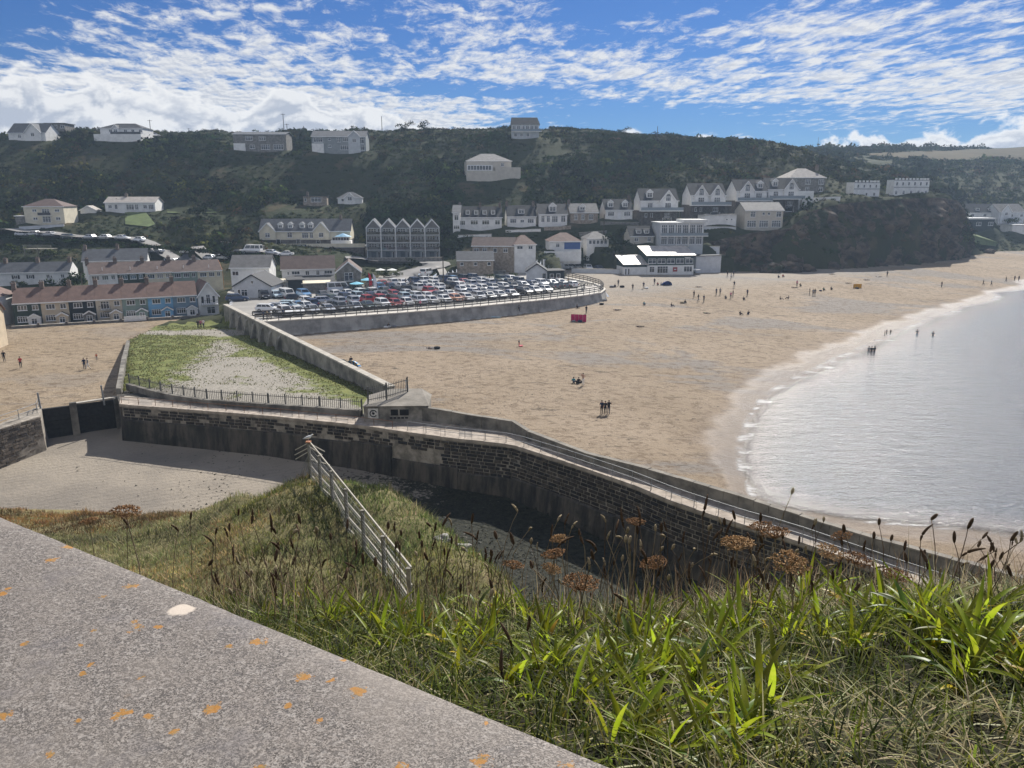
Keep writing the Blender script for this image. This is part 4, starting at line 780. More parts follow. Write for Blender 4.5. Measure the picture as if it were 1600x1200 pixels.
ab0, ab1 = Vector((HE[0].x, HE[0].y, 0)), Vector((GATE_B.x - .2, GATE_B.y + .2, 0)); abm = MB().hexa([(0, 0, -3), (ab1 - ab0) + Vector((0, 0, -3)), (ab1 - ab0) + Vector((3, 1, -3)), (3, 0, -3)], [(0, 0, 4.12), (ab1 - ab0) + Vector((0, 0, 4.12)), (ab1 - ab0) + Vector((3, 1, 4.12)), (3, 0, 4.12)]); ab_o = abm.build('abutment', low_m, pier, ab0 - P0)
# short stone wall at the left edge
lw0, lw1, lw2 = onz(-60, 688, 3.8), onz(62, 650, 3.8), onz(48, 641, 3.8)
lwe = empty('harbour_wall', (lw1.x, lw1.y, 0), 0, 'short rough stone harbour wall with railings at the left edge', 'wall', 'harbour walls'); O = Vector((lw1.x, lw1.y, 0))
MB().hexa([Vector((lw0.x, lw0.y, -2)) - O, Vector((lw1.x + .3, lw1.y, -2)) - O, Vector((lw2.x + .4, lw2.y + 2, -2)) - O, Vector((lw0.x, lw0.y + 9, -2)) - O], [Vector((lw0.x, lw0.y, 3.75)) - O, Vector((lw1.x, lw1.y, 3.75)) - O, Vector((lw2.x, lw2.y + 2, 3.75)) - O, Vector((lw0.x, lw0.y + 9, 3.75)) - O]).build('wall_core', mortar, lwe)
fd = Vector((lw1.x - lw0.x, lw1.y - lw0.y, 0)); fl = fd.length; fd.normalize(); fn = Vector((fd.y, -fd.x, 0)); rz = math.atan2(fd.y, fd.x)
stone_l = [mat('wall_stone%d' % i, c, .9, .35, 2.5, .7, 6, .2, bdist=.06) for i, c in enumerate([(.15, .125, .10), (.11, .095, .08), (.19, .16, .13)])]
um = [MB().add([Vector(v.co) for v in u_.vertices], [tuple(f.vertices) for f in u_.polygons]).mesh('block', stone_l[k % 3]) for k, u_ in enumerate(unit)]
z = 3.72
while z > -1.6:
    hc = random.uniform(.22, .36); s = random.uniform(-.3, 0)
    while s < fl:
        ln = random.uniform(.45, 1.3); o = ob('block', random.choice(um), lwe)
        q = Vector((lw0.x, lw0.y, 0)) + fd * min(s + ln / 2, fl - ln * .4) - O + Vector((0, 0, z - hc / 2))
        o.matrix_local = Matrix.Translation(q) @ Matrix.Rotation(rz, 4, 'Z') @ Matrix.Diagonal((ln * .95, random.uniform(.03, .12), hc * .9, 1)); s += ln
    z -= hc
railing('handrail', 'white handrail on the short stone wall at the left edge', [lw0 + Vector((0, 2, 0)), lw1 + Vector((-1, 1.2, 0)), lw2 + Vector((0, 1.5, 0))], 2.2, 1.0, 2, .035, .03, galv, galv)

# ------------------------------------------------------------------ promenade wall and its railings
pr = empty('promenade_wall', (PROM[0].x, PROM[0].y, 0), 0, 'long curved concrete sea wall carrying the promenade in front of the car park', 'wall'); O = Vector((PROM[0].x, PROM[0].y, 0))
sea_w = mat('sea_wall', (.27, .26, .24), .92, .25, .4, .4, 8, col2=(.33, .315, .29)); ledge = mat('ledge_concrete', (.60, .56, .49), .9, .18, .6, .3, 9)
pp = [PROM[0] + (PROM[0] - PROM[1]).normalized() * 1.5] + PROM
PN = []
for i in range(len(pp)):
    t = (pp[min(i + 1, len(pp) - 1)] - pp[max(i - 1, 0)]).normalized(); PN.append(Vector((t.y, -t.x, 0)))
den = []
for i in range(len(pp) - 1):
    for k in range(5): den.append((pp[i].lerp(pp[i + 1], k / 5), PN[i].lerp(PN[i + 1], k / 5).normalized()))
den.append((pp[-1], PN[-1]))
for i in range(0, len(den) - 1):
    (a, na), (b, nb) = den[i], den[i + 1]; g = (b - a).normalized() * .008
    A = lambda v, n, off, z: Vector((v.x, v.y, z)) + n * off - O
    MB().hexa([A(a + g, na, 1.0, 1.5), A(b - g, nb, 1.0, 1.5), A(b, nb, -.6, 1.5), A(a, na, -.6, 1.5)], [A(a + g, na, .0, 5.24), A(b - g, nb, .0, 5.24), A(b, nb, -.6, 5.24), A(a, na, -.6, 5.24)]).build('wall_panel', sea_w, pr)
    MB().hexa([A(a + g, na, .12, 5.245), A(b - g, nb, .12, 5.245), A(b - g, nb, -1.0, 5.245), A(a + g, na, -1.0, 5.245)], [A(a + g, na, .12, 5.42), A(b - g, nb, .12, 5.42), A(b - g, nb, -1.0, 5.42), A(a + g, na, -1.0, 5.42)]).build('coping_stone', ledge, pr)
dkm = mat('dark_rail_timber', (.055, .052, .05), .75, .25, 4)
out = [a - n * .35 + Vector((0, 0, .22)) for a, n in den]; inn = [a - n * 4.6 + Vector((0, 0, .0)) for a, n in den[:-14]]
railing('promenade_railing', 'dark three bar railing along the seaward edge of the promenade', out, 1.9, 1.25, 3, .05, .07, dkm, dkm, square=True)
railing('promenade_railing', 'dark railing of taller posts between the promenade and the parked cars', inn, 2.6, 1.35, 2, .06, .08, dkm, dkm, square=True)
tag(drape('promenade', [a - n * 2.6 for a, n in den[:-8]], 2.9, m_asph('promenade_paving', (.46, .43, .39), .12), .06), kind='structure')

# ------------------------------------------------------------------ buildings
def m_roof(name, col, course=.32, var=.2, rough=.75, spec=.3):
    T = NT(name); P = T.pos(); sp = T.n('ShaderNodeSeparateXYZ'); T.L.new(P, sp.inputs[0])
    n = T.noise(P, .9, 6.0, .65); f = T.noise(P, 6.0, 3.0)
    c = T.mix(T.mr(n, .3, .7), tuple(q * (1 - var) for q in col), tuple(q * (1 + var) for q in col)); c = T.mix(T.mr(f, .45, .7, 0, .4), c, tuple(q * .6 for q in col))
    w_ = T.math('FRACT', T.math('MULTIPLY', sp.outputs[2], 1 / course * 1.6))
    return T.done(c, rough, T.bump(T.math('ADD', w_, f), .6, .05), spec)
for k, v in dict(tile_brown=(.165, .105, .085), tile_brown2=(.13, .092, .08), slate_grey=(.095, .10, .11), slate_dark=(.040, .042, .048), tile_grey=(.17, .165, .16), tile_pale=(.34, .31, .28)).items(): MC[k] = m_roof(k, v)
MC['tin_with_glare'] = m_roof('tin_with_glare', (.50, .46, .42), .6, .3, .42, .6); MC['roof_with_glare'] = mat('roof_with_glare', (.62, .62, .60), .35, .1, .6, 0, 8, .6); mat('dark_felt', (.06, .06, .062), .8, .25, 1)  # pale metal roof colours carry the sun glare off glossy grey metal
for k, v in dict(white_render=(.76, .75, .72), white=(.78, .77, .74), cream=(.60, .50, .36), cream2=(.60, .52, .40), cream_pale=(.68, .62, .48), dark_green=(.055, .075, .06), charcoal=(.030, .038, .042), sage=(.26, .33, .285), sky_blue=(.20, .42, .62), slate_blue=(.19, .27, .34), greyblue=(.40, .48, .52), pale_grey=(.60, .61, .62), pale_clad=(.50, .52, .53), grey_clad=(.26, .28, .285), deep_green=(.035, .06, .055), buff_pale=(.52, .48, .41), orange_wall=(.62, .28, .10), blue_panel=(.08, .14, .32)).items(): mat(k, v, .88, .10, .8, .15, 10)
mat('grey_stone', (.20, .19, .175), .92, .35, 1.6, .6, 5); mat('buff_stone', (.30, .25, .20), .92, .35, 1.6, .6, 5); mat('base_stone', (.13, .115, .105), .92, .4, 1.6, .6, 5)
wf = mat('white_frame', (.80, .80, .79), .5, .04, 2); dframe = mat('dark_frame', (.05, .05, .055), .5, .1, 2); chim_m = mat('chimney_brick', (.16, .125, .105), .9, .3, 3)
T_ = NT('window_glass'); T_.done(T_.mix(T_.mr(T_.noise(T_.pos(), .6, 2.0), .4, .6), (.018, .022, .028), (.06, .07, .085)), .06, None, .8); MC['glass'] = T_.m
door_m = mat('door_paint', (.10, .12, .14), .6, .2, 2); rail_w = wf
WC = {}
def win_mesh(w_, h_, mu, fm=wf):
    k = (round(w_, 2), round(h_, 2), mu, fm.name)
    if k in WC: return WC[k]
    t = .075; f = MB().box(-w_ / 2, w_ / 2, -.07, -.004, -h_ / 2, -h_ / 2 + t).box(-w_ / 2, w_ / 2, -.07, -.004, h_ / 2 - t, h_ / 2)
    for i in range(mu + 1):
        x = -w_ / 2 + (w_ - t) * i / mu; f.box(x, x + t, -.068, -.006, -h_ / 2 + t, h_ / 2 - t)
    if h_ > 1.05 and mu > 1: f.box(-w_ / 2 + t, w_ / 2 - t, -.066, -.008, h_ * .18, h_ * .18 + t * .8)
    f.box(-w_ / 2 - .08, w_ / 2 + .08, -.14, -.004, -h_ / 2 - .07, -h_ / 2)
    p = MB().box(-w_ / 2 + .02, w_ / 2 - .02, -.035, -.01, -h_ / 2 + .02, h_ / 2 - .02)
    WC[k] = (f.mesh('window', fm), p.mesh('pane', MC['glass'])); return WC[k]
def window(par, x, y, z, w_, h_, mu, rz=0, fm=wf):
    a, b = win_mesh(w_, h_, mu, fm); o = ob('window', a, par, (x, y, z), rz); ob('pane', b, o); return o
def gable_roof_y(x0, x1, y0, y1, ze, rise, m, par, name='roof', ov=.2, th=.16, barge=None):
    c = (x0 + x1) / 2; hw = (x1 - x0) / 2; k = rise / hw; b = MB()
    for s in (-1, 1):
        e = (c + s * (hw + ov), ze - k * ov); r = (c, ze + rise)
        q = [(e[0], e[1]), (r[0], r[1]), (r[0], r[1] + th), (e[0], e[1] + th)]
        b.prism([(x, y0 - ov, z) for x, z in q], (0, y1 - y0 + ov, 0))
    o = b.build(name, m, par)
    if barge is not None:
        g = MB()
        for s in (-1, 1):
            g.bar((c + s * (hw + ov), y0 - ov - .03, ze - k * ov + th * .3), (c, y0 - ov - .03, ze + rise + th * .3), .05, .24)
        g.build('bargeboard', barge, o)
    return o
def build_house(h):
    a, b = h['a'], h['b']; W = (b - a).length; D, e, rise, rt = h['D'], h['e'], h['rise'], h['rt']; d = (b - a).normalized(); gap = h.get('gap', 0)
    E = empty(h['n'], a, math.atan2(d.y, d.x), h['lab'], h['cat'], h.get('group')); wm = MC[h['wm']]; rm = MC[h['rm']]; ov = h.get('over', .3); x0, x1 = gap, W - gap
    wl = MB(); base = h.get('base', 0)
    zb = base if base else -4
    if rt == 'gx':
        wl.prism([(x0, 0, zb), (x0, D, zb), (x0, D, e), (x0, D / 2, e + rise), (x0, 0, e)], (x1 - x0, 0, 0))
    elif rt == 'gy':
        wl.prism([(x0, 0, zb), (x0, 0, e), (W / 2, 0, e + rise), (x1, 0, e), (x1, 0, zb)], (0, D, 0))
    elif rt == 'mono':
        wl.prism([(x0, 0, zb), (x0, D, zb), (x0, D, e), (x0, 0, e - rise)], (x1 - x0, 0, 0))
    elif rt == 'mans': wl.box(x0, x1, 0, D, zb, e)
    else: wl.box(x0, x1, 0, D, zb, e)
    wall = wl.build('wall', wm, E)
    if base:
        MB().box(x0 - .04, x1 + .04, -.05, D + .04, -4, base - .004).build('base_wall', MC[h.get('basem', 'base_stone')], E)
    # roof
    if rt == 'gx':
        k = rise / (D / 2); th = .16; r = MB(); xo = 0 if gap else ov
        for s in (0, 1):
            ye, yr = (-ov, D / 2) if s == 0 else (D + ov, D / 2)
            r.prism([(x0 - xo, ye, e - k * ov + .01), (x0 - xo, yr, e + rise + .01), (x0 - xo, yr, e + rise + th), (x0 - xo, ye, e - k * ov + th)], (x1 - x0 + 2 * xo, 0, 0))
        roof = r.build('roof', rm, E)
        MB().box(x0 - xo, x1 + xo, -ov - .06, -ov - .002, e - k * ov - .06, e - k * ov + .15).build('gutter', wf, roof)
        zr, yr = e + rise, D / 2
    elif rt == 'gy':
        roof = gable_roof_y(x0, x1, 0, D, e, rise, rm, E, 'roof', ov if not gap else .0, .16, MC['slate_dark'] if h['wm'] == 'pale_grey' else wf); zr, yr = e + rise, D * .4
    elif rt == 'hip':
        i = min(W / 2 * .8, D / 2); r = MB(); z0 = e; o_ = ov
        r.add([(x0 - o_, -o_, z0), (x1 + o_, -o_, z0), (x1 + o_, D + o_, z0), (x0 - o_, D + o_, z0), (x0 + i, D / 2, z0 + rise), (x1 - i, D / 2, z0 + rise)], [(0, 1, 5, 4), (1, 2, 5), (2, 3, 4, 5), (3, 0, 4), (3, 2, 1, 0)])
        roof = r.build('roof', rm, E); MB().box(x0 - o_, x1 + o_, -o_ - .06, -o_ - .002, e - .16, e + .03).build('gutter', wf, roof); zr, yr = e + rise, D / 2
    elif rt == 'mono':
        th = .22; o_ = .45; k = rise / D
        roof = MB().prism([(x0 - o_, -o_, e - rise - k * o_ + .01), (x0 - o_, D + o_, e + k * o_ + .01), (x0 - o_, D + o_, e + k * o_ + th), (x0 - o_, -o_, e - rise - k * o_ + th)], (x1 - x0 + 2 * o_, 0, 0)).build('roof', rm, E); zr, yr = e, D / 2
    elif rt == 'castle':
        roof = MB().box(x0 + .2, x1 - .2, .2, D - .2, e - .01, e + .12).build('roof', rm, E); zr, yr = e, D / 2; n = int(W / 1.3)
        for i in range(n):
            x = x0 + (x1 - x0) * (i + .5) / n
            MB().box(x - .36, x + .36, -.02, .3, e + .002, e + .62).build('merlon', wm, E)
        for i in range(int(D / 1.4)): MB().box(x1 - .3, x1 + .02, .7 + i * 1.4, 1.4 + i * 1.4, e + .002, e + .62).build('merlon', wm, E)
        MB().box(x0 - .05, x1 + .05, -.06, -.003, h['string'], h['string'] + .16).build('string_course', MC['slate_grey'], E)
        MB().box(x0 - .05, x1 + .05, -.06, -.003, e - .22, e - .06).build('string_course', MC['slate_grey'], E)
    elif rt == 'mans':
        i = 1.0; roof = MB().hexa([(x0 - .4, -.4, e), (x1 + .4, -.4, e), (x1 + .4, D + .4, e), (x0 - .4, D + .4, e)], [(x0, D * .3, e + rise), (x1 - .6, D * .3, e + rise), (x1 - .6, D * .7, e + rise), (x0, D * .7, e + rise)]).build('roof', rm, E); zr, yr = e + rise, D / 2
    else:
        o_ = .35; roof = MB().box(x0 - o_, x1 + o_, -o_, D + o_, e + .002, e + rise + .002).build('roof', rm, E); zr, yr = e + rise, D / 2
        if h['rm'] == 'roof_with_glare' and W > 10 and h['e'] > 5: MB().box(W * .52, x1 + .8, -.7, D * .8, e + rise + .004, e + rise + .75).build('upper_roof', MC['roof_with_glare'], roof)
    for fx in h.get('ch', []):
        c = MB().box(W * fx - .36, W * fx + .36, yr - .5, yr + .5, zr - .6, zr + 1.0).box(W * fx - .42, W * fx + .42, yr - .56, yr + .56, zr + 1.002, zr + 1.12).tube([(W * fx - .15, yr, zr + 1.1), (W * fx - .15, yr, zr + 1.5)], .11, 8).tube([(W * fx + .18, yr, zr + 1.1), (W * fx + .18, yr, zr + 1.45)], .11, 8).build('chimney', chim_m, roof)
    # openings
    for fx, z, w_, h_, mu in h.get('w', []):
        proud = -.052 if (base and z < base) else 0
        o = window(E, W * fx, proud, z, w_, h_, mu)
        if h.get('shutters') and 1:
            for s in (-1, 1): MB().box(s * (w_ / 2 + .24) - .2, s * (w_ / 2 + .24) + .2, -.06, -.004, -h_ / 2, h_ / 2).build('shutter', dframe, o)
    for fx, w_, h_ in h.get('d', []):
        o = MB().box(W * fx - w_ / 2, W * fx + w_ / 2, -.06, -.003, 0.05, h_).build('door', wf, E); MB().box(W * fx + w_ * .3, W * fx + w_ * .36, -.11, -.062, .95, 1.1).build('handle', dframe, o)
    for fx, w_, h_, kind in h.get('dm', []):
        k = rise / (D / 2); zb_ = e + rise * .22; yf = (zb_ - e) / k; x = W * fx
        dd = MB().box(x - w_ / 2, x + w_ / 2, yf - .05, min(D / 2, yf + h_ / k + .4), zb_ - .3, zb_ + h_).build('dormer', MC['white'], E)
        window(dd, x, yf - .052, zb_ + h_ / 2, w_ - .3, h_ - .3, 2)
        if kind == 'g': gable_roof_y(x - w_ / 2, x + w_ / 2, yf - .05, D / 2, zb_ + h_ + .002, w_ * .42, rm, dd, 'dormer_roof', .12, .1, wf); MB().prism([(x - w_ / 2, yf - .04, zb_ + h_ + .003), (x + w_ / 2, yf - .04, zb_ + h_ + .003), (x, yf - .04, zb_ + h_ + w_ * .41)], (0, .3, 0)).build('gable', MC['white'], dd)
        else: MB().box(x - w_ / 2 - .15, x + w_ / 2 + .15, yf - .25, min(D / 2, yf + h_ / k + .5), zb_ + h_ + .003, zb_ + h_ + .13).build('dormer_roof', rm, dd)
    for fx, w_, hh in h.get('gab', []):
        x = W * fx; pr_ = .5
        g = MB().prism([(x - w_ / 2, -pr_, max(base, 0) - (.0 if base else 3)), (x - w_ / 2, -pr_, e - .1), (x, -pr_, e + hh - .1), (x + w_ / 2, -pr_, e - .1), (x + w_ / 2, -pr_, max(base, 0) - (.0 if base else 3))], (0, D * .45 + pr_, 0)).build('front_gable', wm if h['wm'] != 'grey_clad' else MC['pale_clad'], E)
        gable_roof_y(x - w_ / 2, x + w_ / 2, -pr_, D * .45, e - .098, hh, rm, g, 'gable_roof', .25, .14, wf)
        if h['n'] == 'villa':
            window(g, x, -pr_ - .002, e + .55, 1.5, 1.5, 3); window(g, x, -pr_ - .002, base + 1.3, 1.9, 1.9, 3)
            MB().prism([(x - .75, -pr_ - .05, e + 1.32), (x + .75, -pr_ - .05, e + 1.32), (x + .35, -pr_ - .05, e + 1.85), (x - .35, -pr_ - .05, e + 1.85)], (0, .045, 0)).build('arched_pane', MC['glass'], g)
        else: window(g, x, -pr_ - .002, max(1.4, e * .72), 1.4, 1.3, 2)
    if h.get('porch'):
        fx, w_, dp, pe, prs, pm = h['porch']; x = W * fx; m_ = MC[pm]
        po = MB().prism([(x - w_ / 2, -dp, -1), (x - w_ / 2, -dp, pe), (x, -dp, pe + prs), (x + w_ / 2, -dp, pe), (x + w_ / 2, -dp, -1)], (0, dp - .004, 0)).build('porch', m_, E)
        gable_roof_y(x - w_ / 2, x + w_ / 2, -dp, -.01, pe + .005, prs, MC['slate_dark'], po, 'porch_roof', .14, .09, wf)
        window(po, x, -dp - .002, 1.05, .95, 1.1, 2)
        # low front garden wall
        MB().box(-.05, W + .05 - .12, -3.6, -3.3, -1.5, .62).build('garden_wall', MC['grey_stone'], E)
        MB().box(-.05, W - .08, -3.66, -3.24, .625, .72).build('wall_coping', conc, E)
        MB().box(W - .55, W - .15, -3.7, -3.2, -1.5, 1.0).build('gate_pier', MC['base_stone'], E)
        if 'white board fence' in h['lab']:
            for q in range(4): MB().box(.2, W - .5, -3.78, -3.72, .35 + q * .25, .56 + q * .25).build('fence_board', wf, E)
    if h.get('balc'):
        b_ = MB().box(W * .12, W * .56 if h['n'] == 'terraced_house' else W * .95, -.9, -.004, 2.15, 2.28).build('balcony', MC['pale_grey'] if h['n'] != 'terraced_house' else conc, E)
        xa, xb = W * .12, (W * .56 if h['n'] == 'terraced_house' else W * .95); r = MB()
        for q in range(9): x = xa + (xb - xa) * q / 8; r.box(x - .02, x + .02, -.88, -.84, 2.282, 3.1)
        r.box(xa, xb, -.9, -.82, 3.1, 3.16); r.build('balustrade', dframe, b_)
    if h.get('vent'): MB().tube([(W * .5, .9, e + .2), (W * .5, .9, e + 1.35)], .07, 6).build('vent_pipe', wf, roof)
    if h.get('orange'): MB().prism([(x1 + .03, 0, -3), (x1 + .03, D, -3), (x1 + .03, D, e - .05), (x1 + .03, D / 2, e + rise - .05), (x1 + .03, 0, e - .05)], (.08, 0, 0)).build('end_wall', MC['orange_wall'], E)
    if h.get('ext'):
        m_, fa, fb, eh, dp = h['ext']; x = MB().box(W * fa, W * fb, -dp, -.01, -3, eh - .3).build('extension', MC['grey_stone'], E)
        MB().hexa([(W * fa - .2, -dp - .2, eh - .3), (W * fb + .2, -dp - .2, eh - .3), (W * fb + .2, -.01, eh - .29), (W * fa - .2, -.01, eh - .29)], [(W * fa - .2, -dp - .2, eh - .15), (W * fb + .2, -dp - .2, eh - .15), (W * fb + .2, -.01, eh + .7), (W * fa - .2, -.01, eh + .7)]).build('extension_roof', MC[m_], x)
    if h.get('apt'):
        for f in range(3):
            z = 2.9 + f * 2.15
            s = MB().box(.18, W - .18, -1.1, -.004, z - .3, z - .12).build('balcony', MC['pale_grey'], E)
            MB().box(.2, W - .2, -1.08, -1.03, z - .118, z + .62).build('glass_panel', MC['glass'], s); MB().box(.18, W - .18, -1.1, -1.01, z + .622, z + .68).build('handrail', galv, s)
            window(E, W * .42, -.002, z + .75, W * .55, 1.65, 3); window(E, W * .86, -.002, z + .75, .55, 1.65, 1)
        for x in (.02, W - .14): MB().box(x, x + .12, -1.2, -.003, -.5, e + .1).build('post', wf, E)
        MB().box(W * .3, W * .62, -.06, -.004, 0, 2.1).build('garage_door', door_m, E); window(E, W * .82, -.002, 1.2, .6, 1.9, 1)
        MB().prism([(.3, -.03, e + .02), (W - .3, -.03, e + .02), (W / 2, -.03, e + rise - .25)], (0, .026, 0)).build('gable_cladding', MC['tile_grey'], E)
    if h.get('deck'):
        z = h['deck']; dk = MB().box(-.4, W + 1.2, -2.2, -.06, z - .25, z).build('deck', MC['white_render'], E)
        MB().box(-.35, W + 1.15, -2.15, -2.1, z + .003, z + .9).build('glass_panel', MC['glass_pale'], dk); MB().box(-.4, W + 1.2, -2.18, -2.08, z + .902, z + .95).build('handrail', galv, dk)
        for q in range(5): MB().box(q * W / 4 - .12, q * W / 4 + .12, -2.1, -1.85, -4, z - .252).build('pillar', MC['base_stone'], dk)
        if 'extension' in h['lab']: MB().box(W + .02, W + 5.5, 1, 6, 0, z + 2.4).build('side_wing', MC['white_render'], E)
    if h.get('balc2'):
        z = e * .5; s = MB().box(.05, W + 1.0, -1.4, -.004, z - .35, z - .15).build('balcony', MC['white'], E)
        MB().box(.1, W + .95, -1.38, -1.33, z - .148, z + .6).build('glass_panel', MC['glass_pale'], s); MB().box(.05, W + 1.0, -1.4, -1.3, z + .602, z + .66).build('handrail', galv, s)
        for q in (.38, .66): MB().box(W * q, W * q + .22, -.35, -.003, 0, e).build('fin_wall', MC['white'], E)
    if h.get('balc3'):
        s = MB().box(W * .38, W * .70, -1.1, -.004, 2.35, 2.5).build('balcony', MC['white'], E); MB().box(W * .38, W * .70, -1.1, -1.05, 2.502, 3.3).build('balustrade', dframe, s)
        MB().box(-2.6, -.02, -.3, 4, -3, 2.2).build('garage', MC['grey_stone'], E); MB().box(-2.9, .02, -.5, 4.2, 2.202, 2.4).build('garage_roof', MC['white'], E)
    if h.get('emblem'):
        x = W * h['emblem']; s = MB().box(x - .62, x + .62, -.12, -.056, .55, 1.75).build('sign_board', mat('sign_red', (.32, .035, .04), .6, .1, 3), E)
        MB().box(x - .3, x + .3, -.126, -.122, 1.02, 1.28).build('emblem', wf, s)
        t_ = MB().box(W * .80, W * .93, -.08, -.004, 4.2, 4.4).build('sign_board', wf, E)
        s2 = MB().box(W + .05, W + 1.9, -.6, 2.6, .9, 1.05).build('outside_counter', MC['white'], E)
    if h.get('bluepanel'): MB().box(W * .46, W * .97, -.06, -.004, .2, 2.1).build('blue_cladding', MC['blue_panel'], E); MB().box(-2.0, W * .95, -2.6, -2.2, -3, -.2).build('terrace_wall', MC['white'], E)
    if h.get('ter'): MB().box(-1.5, W + .2, -2.2, -.004, -3, 1.7).build('terrace', MC['white_render'], E); MB().box(W * .3, W + .1, -2.1, -2.05, 1.702, 2.5).build('balustrade', dframe, E)
    if h.get('whiteside'): MB().box(.02, W * .22, -.5, -.004, -3, 2.5).build('side_wing', MC['white_render'], E); 
    if h.get('sunroom'):
        MB().box(-.2, W * .62, -3.0, -.004, -4, 1.2).build('terrace', MC['buff_pale'], E); sr = MB().box(.1, W * .56, -2.9, -.006, 1.203, 3.1).build('sun_room', MC['white'], E)
        for q in range(8): window(sr, .7 + q * W * .54 / 8.3, -2.902, 2.2, 1.0, 1.5, 1)
        MB().box(W * .62, W * 1.18, -3.2, D * .6, -5, 2.4).build('lower_wing', MC['buff_pale'], E)
    if h['n'] == 'inn':
        dk = MB().box(W * .12, W * 1.18, -5.0, -.06, -.45, .0).build('terrace', MC['white'], E); MB().box(W * .12, W * 1.18, -5.06, -5.002, -.35, .72).build('parapet', MC['cream_pale'], dk)
        MB().box(W * .13, W * 1.17, -4.8, -.1, -4.5, -.452).build('terrace_base', MC['base_stone'], dk)
        MB().box(W * .42, W * .54, -5.14, -5.062, -.15, .5).build('sign_board', MC['charcoal'], dk); MB().box(W * .435, W * .525, -5.15, -5.142, .12, .24).build('sign_lettering', wf, dk)
        MB().box(W * .80, W * 1.02, -3.5, -.1, .003, 1.5).build('bar_wing', MC['white'], E); window(E, W * .91, -3.502, 2.0, 5.0, 1.0, 6)
        u_ = MB(); c = (W * .93, -1.8, 2.6); N_ = 12; ring_ = [(c[0] + 2.6 * math.cos(2 * math.pi * q / N_), c[1] + 1.8 * math.sin(2 * math.pi * q / N_), c[2]) for q in range(N_)]
        u_.add(ring_ + [(c[0], c[1], c[2] + 1.0)], [(q, (q + 1) % N_, N_) for q in range(N_)]).build('dome_roof', mat('blue_canvas', (.28, .50, .66), .6, .1, 2), E)
    return E
T_ = NT('balcony_glass'); T_.done((.16, .20, .23), .08, None, .7); MC['glass_pale'] = T_.m
HOUSES = [build_house(h) for h in HS]
# free-standing garden and retaining walls on the slope
def lwall(px0, py0, px1, py1, ht, m, label, y=None, th=.35):
    a, b = gp(px0, py0), gp(px1, py1); d = (b - a); d.z = 0; L_ = d.length
    e = MB().hexa([(0, 0, -2.5), (L_, 0, b.z - a.z - 2.5), (L_, th, b.z - a.z - 2.5), (0, th, -2.5)], [(0, 0, ht), (L_, 0, b.z - a.z + ht), (L_, th, b.z - a.z + ht), (0, th, ht)]).build('garden_wall', MC[m], None, a, math.atan2(d.y, d.x)); tag(e, label, 'wall'); 
    MB().hexa([(-.06, -.06, ht + .003), (L_ + .06, -.06, b.z - a.z + ht + .003), (L_ + .06, th + .06, b.z - a.z + ht + .003), (-.06, th + .06, ht + .003)], [(-.06, -.06, ht + .1), (L_ + .06, -.06, b.z - a.z + ht + .1), (L_ + .06, th + .06, b.z - a.z + ht + .1), (-.06, th + .06, ht + .1)]).build('coping_stone', conc, e)
    return e
lwall(716, 424, 783, 421, .9, 'white_render', 'long white garden wall in front of the low stone bungalow')
lwall(850, 414, 897, 411, .6, 'white_render', 'pale wall on the dark bank below the blue fronted bungalow')
lwall(715, 372, 768, 370, .8, 'white_render', 'white garden wall below the four dormer house')
lwall(1266, 318, 1312, 316, 1.8, 'white_render', 'white wall right of the highest gabled villa')
lwall(345, 386, 412, 393, 1.6, 'grey_stone', 'grey stone retaining wall above the parked white minibus')
lwall(575, 410, 690, 409, 1.2, 'grey_stone', 'dark wall along the road below the five gabled blocks')
lwall(1040, 398, 1124, 397, 2.2, 'pale_grey', 'grey retaining wall below the white modern house')
lwall(700, 430, 790, 427, .7, 'grey_stone', 'low stone wall at the back of the car park')
lwall(30, 358, 100, 354, .7, 'pale_grey', 'pale drive wall below the cream two storey house')
lwall(938, 352, 998, 353, 1.0, 'grey_stone', 'grey terrace wall below the two dormer house')
lwall(850, 360, 892, 358, .9, 'buff_stone', 'buff terrace wall below the blue balcony house')
lwall(772, 388, 803, 386, 1.0, 'buff_stone', 'buff wall behind the hipped white house')
lwall(905, 368, 948, 365, .8, 'grey_stone', 'grey wall above the small white bungalow')
lwall(1000, 364, 1028, 362, 1.4, 'base_stone', 'dark wall behind the small dark roofed house')
lwall(1100, 358, 1150, 359, .8, 'pale_grey', 'pale wall below the long white garage')
lwall(790, 364, 845, 362, .8, 'white_render', 'white garden wall below the wide dormer house')
lwall(893, 426, 968, 428, 1.2, 'pale_grey', 'low concrete wall at the top of the sand left of the surf club')

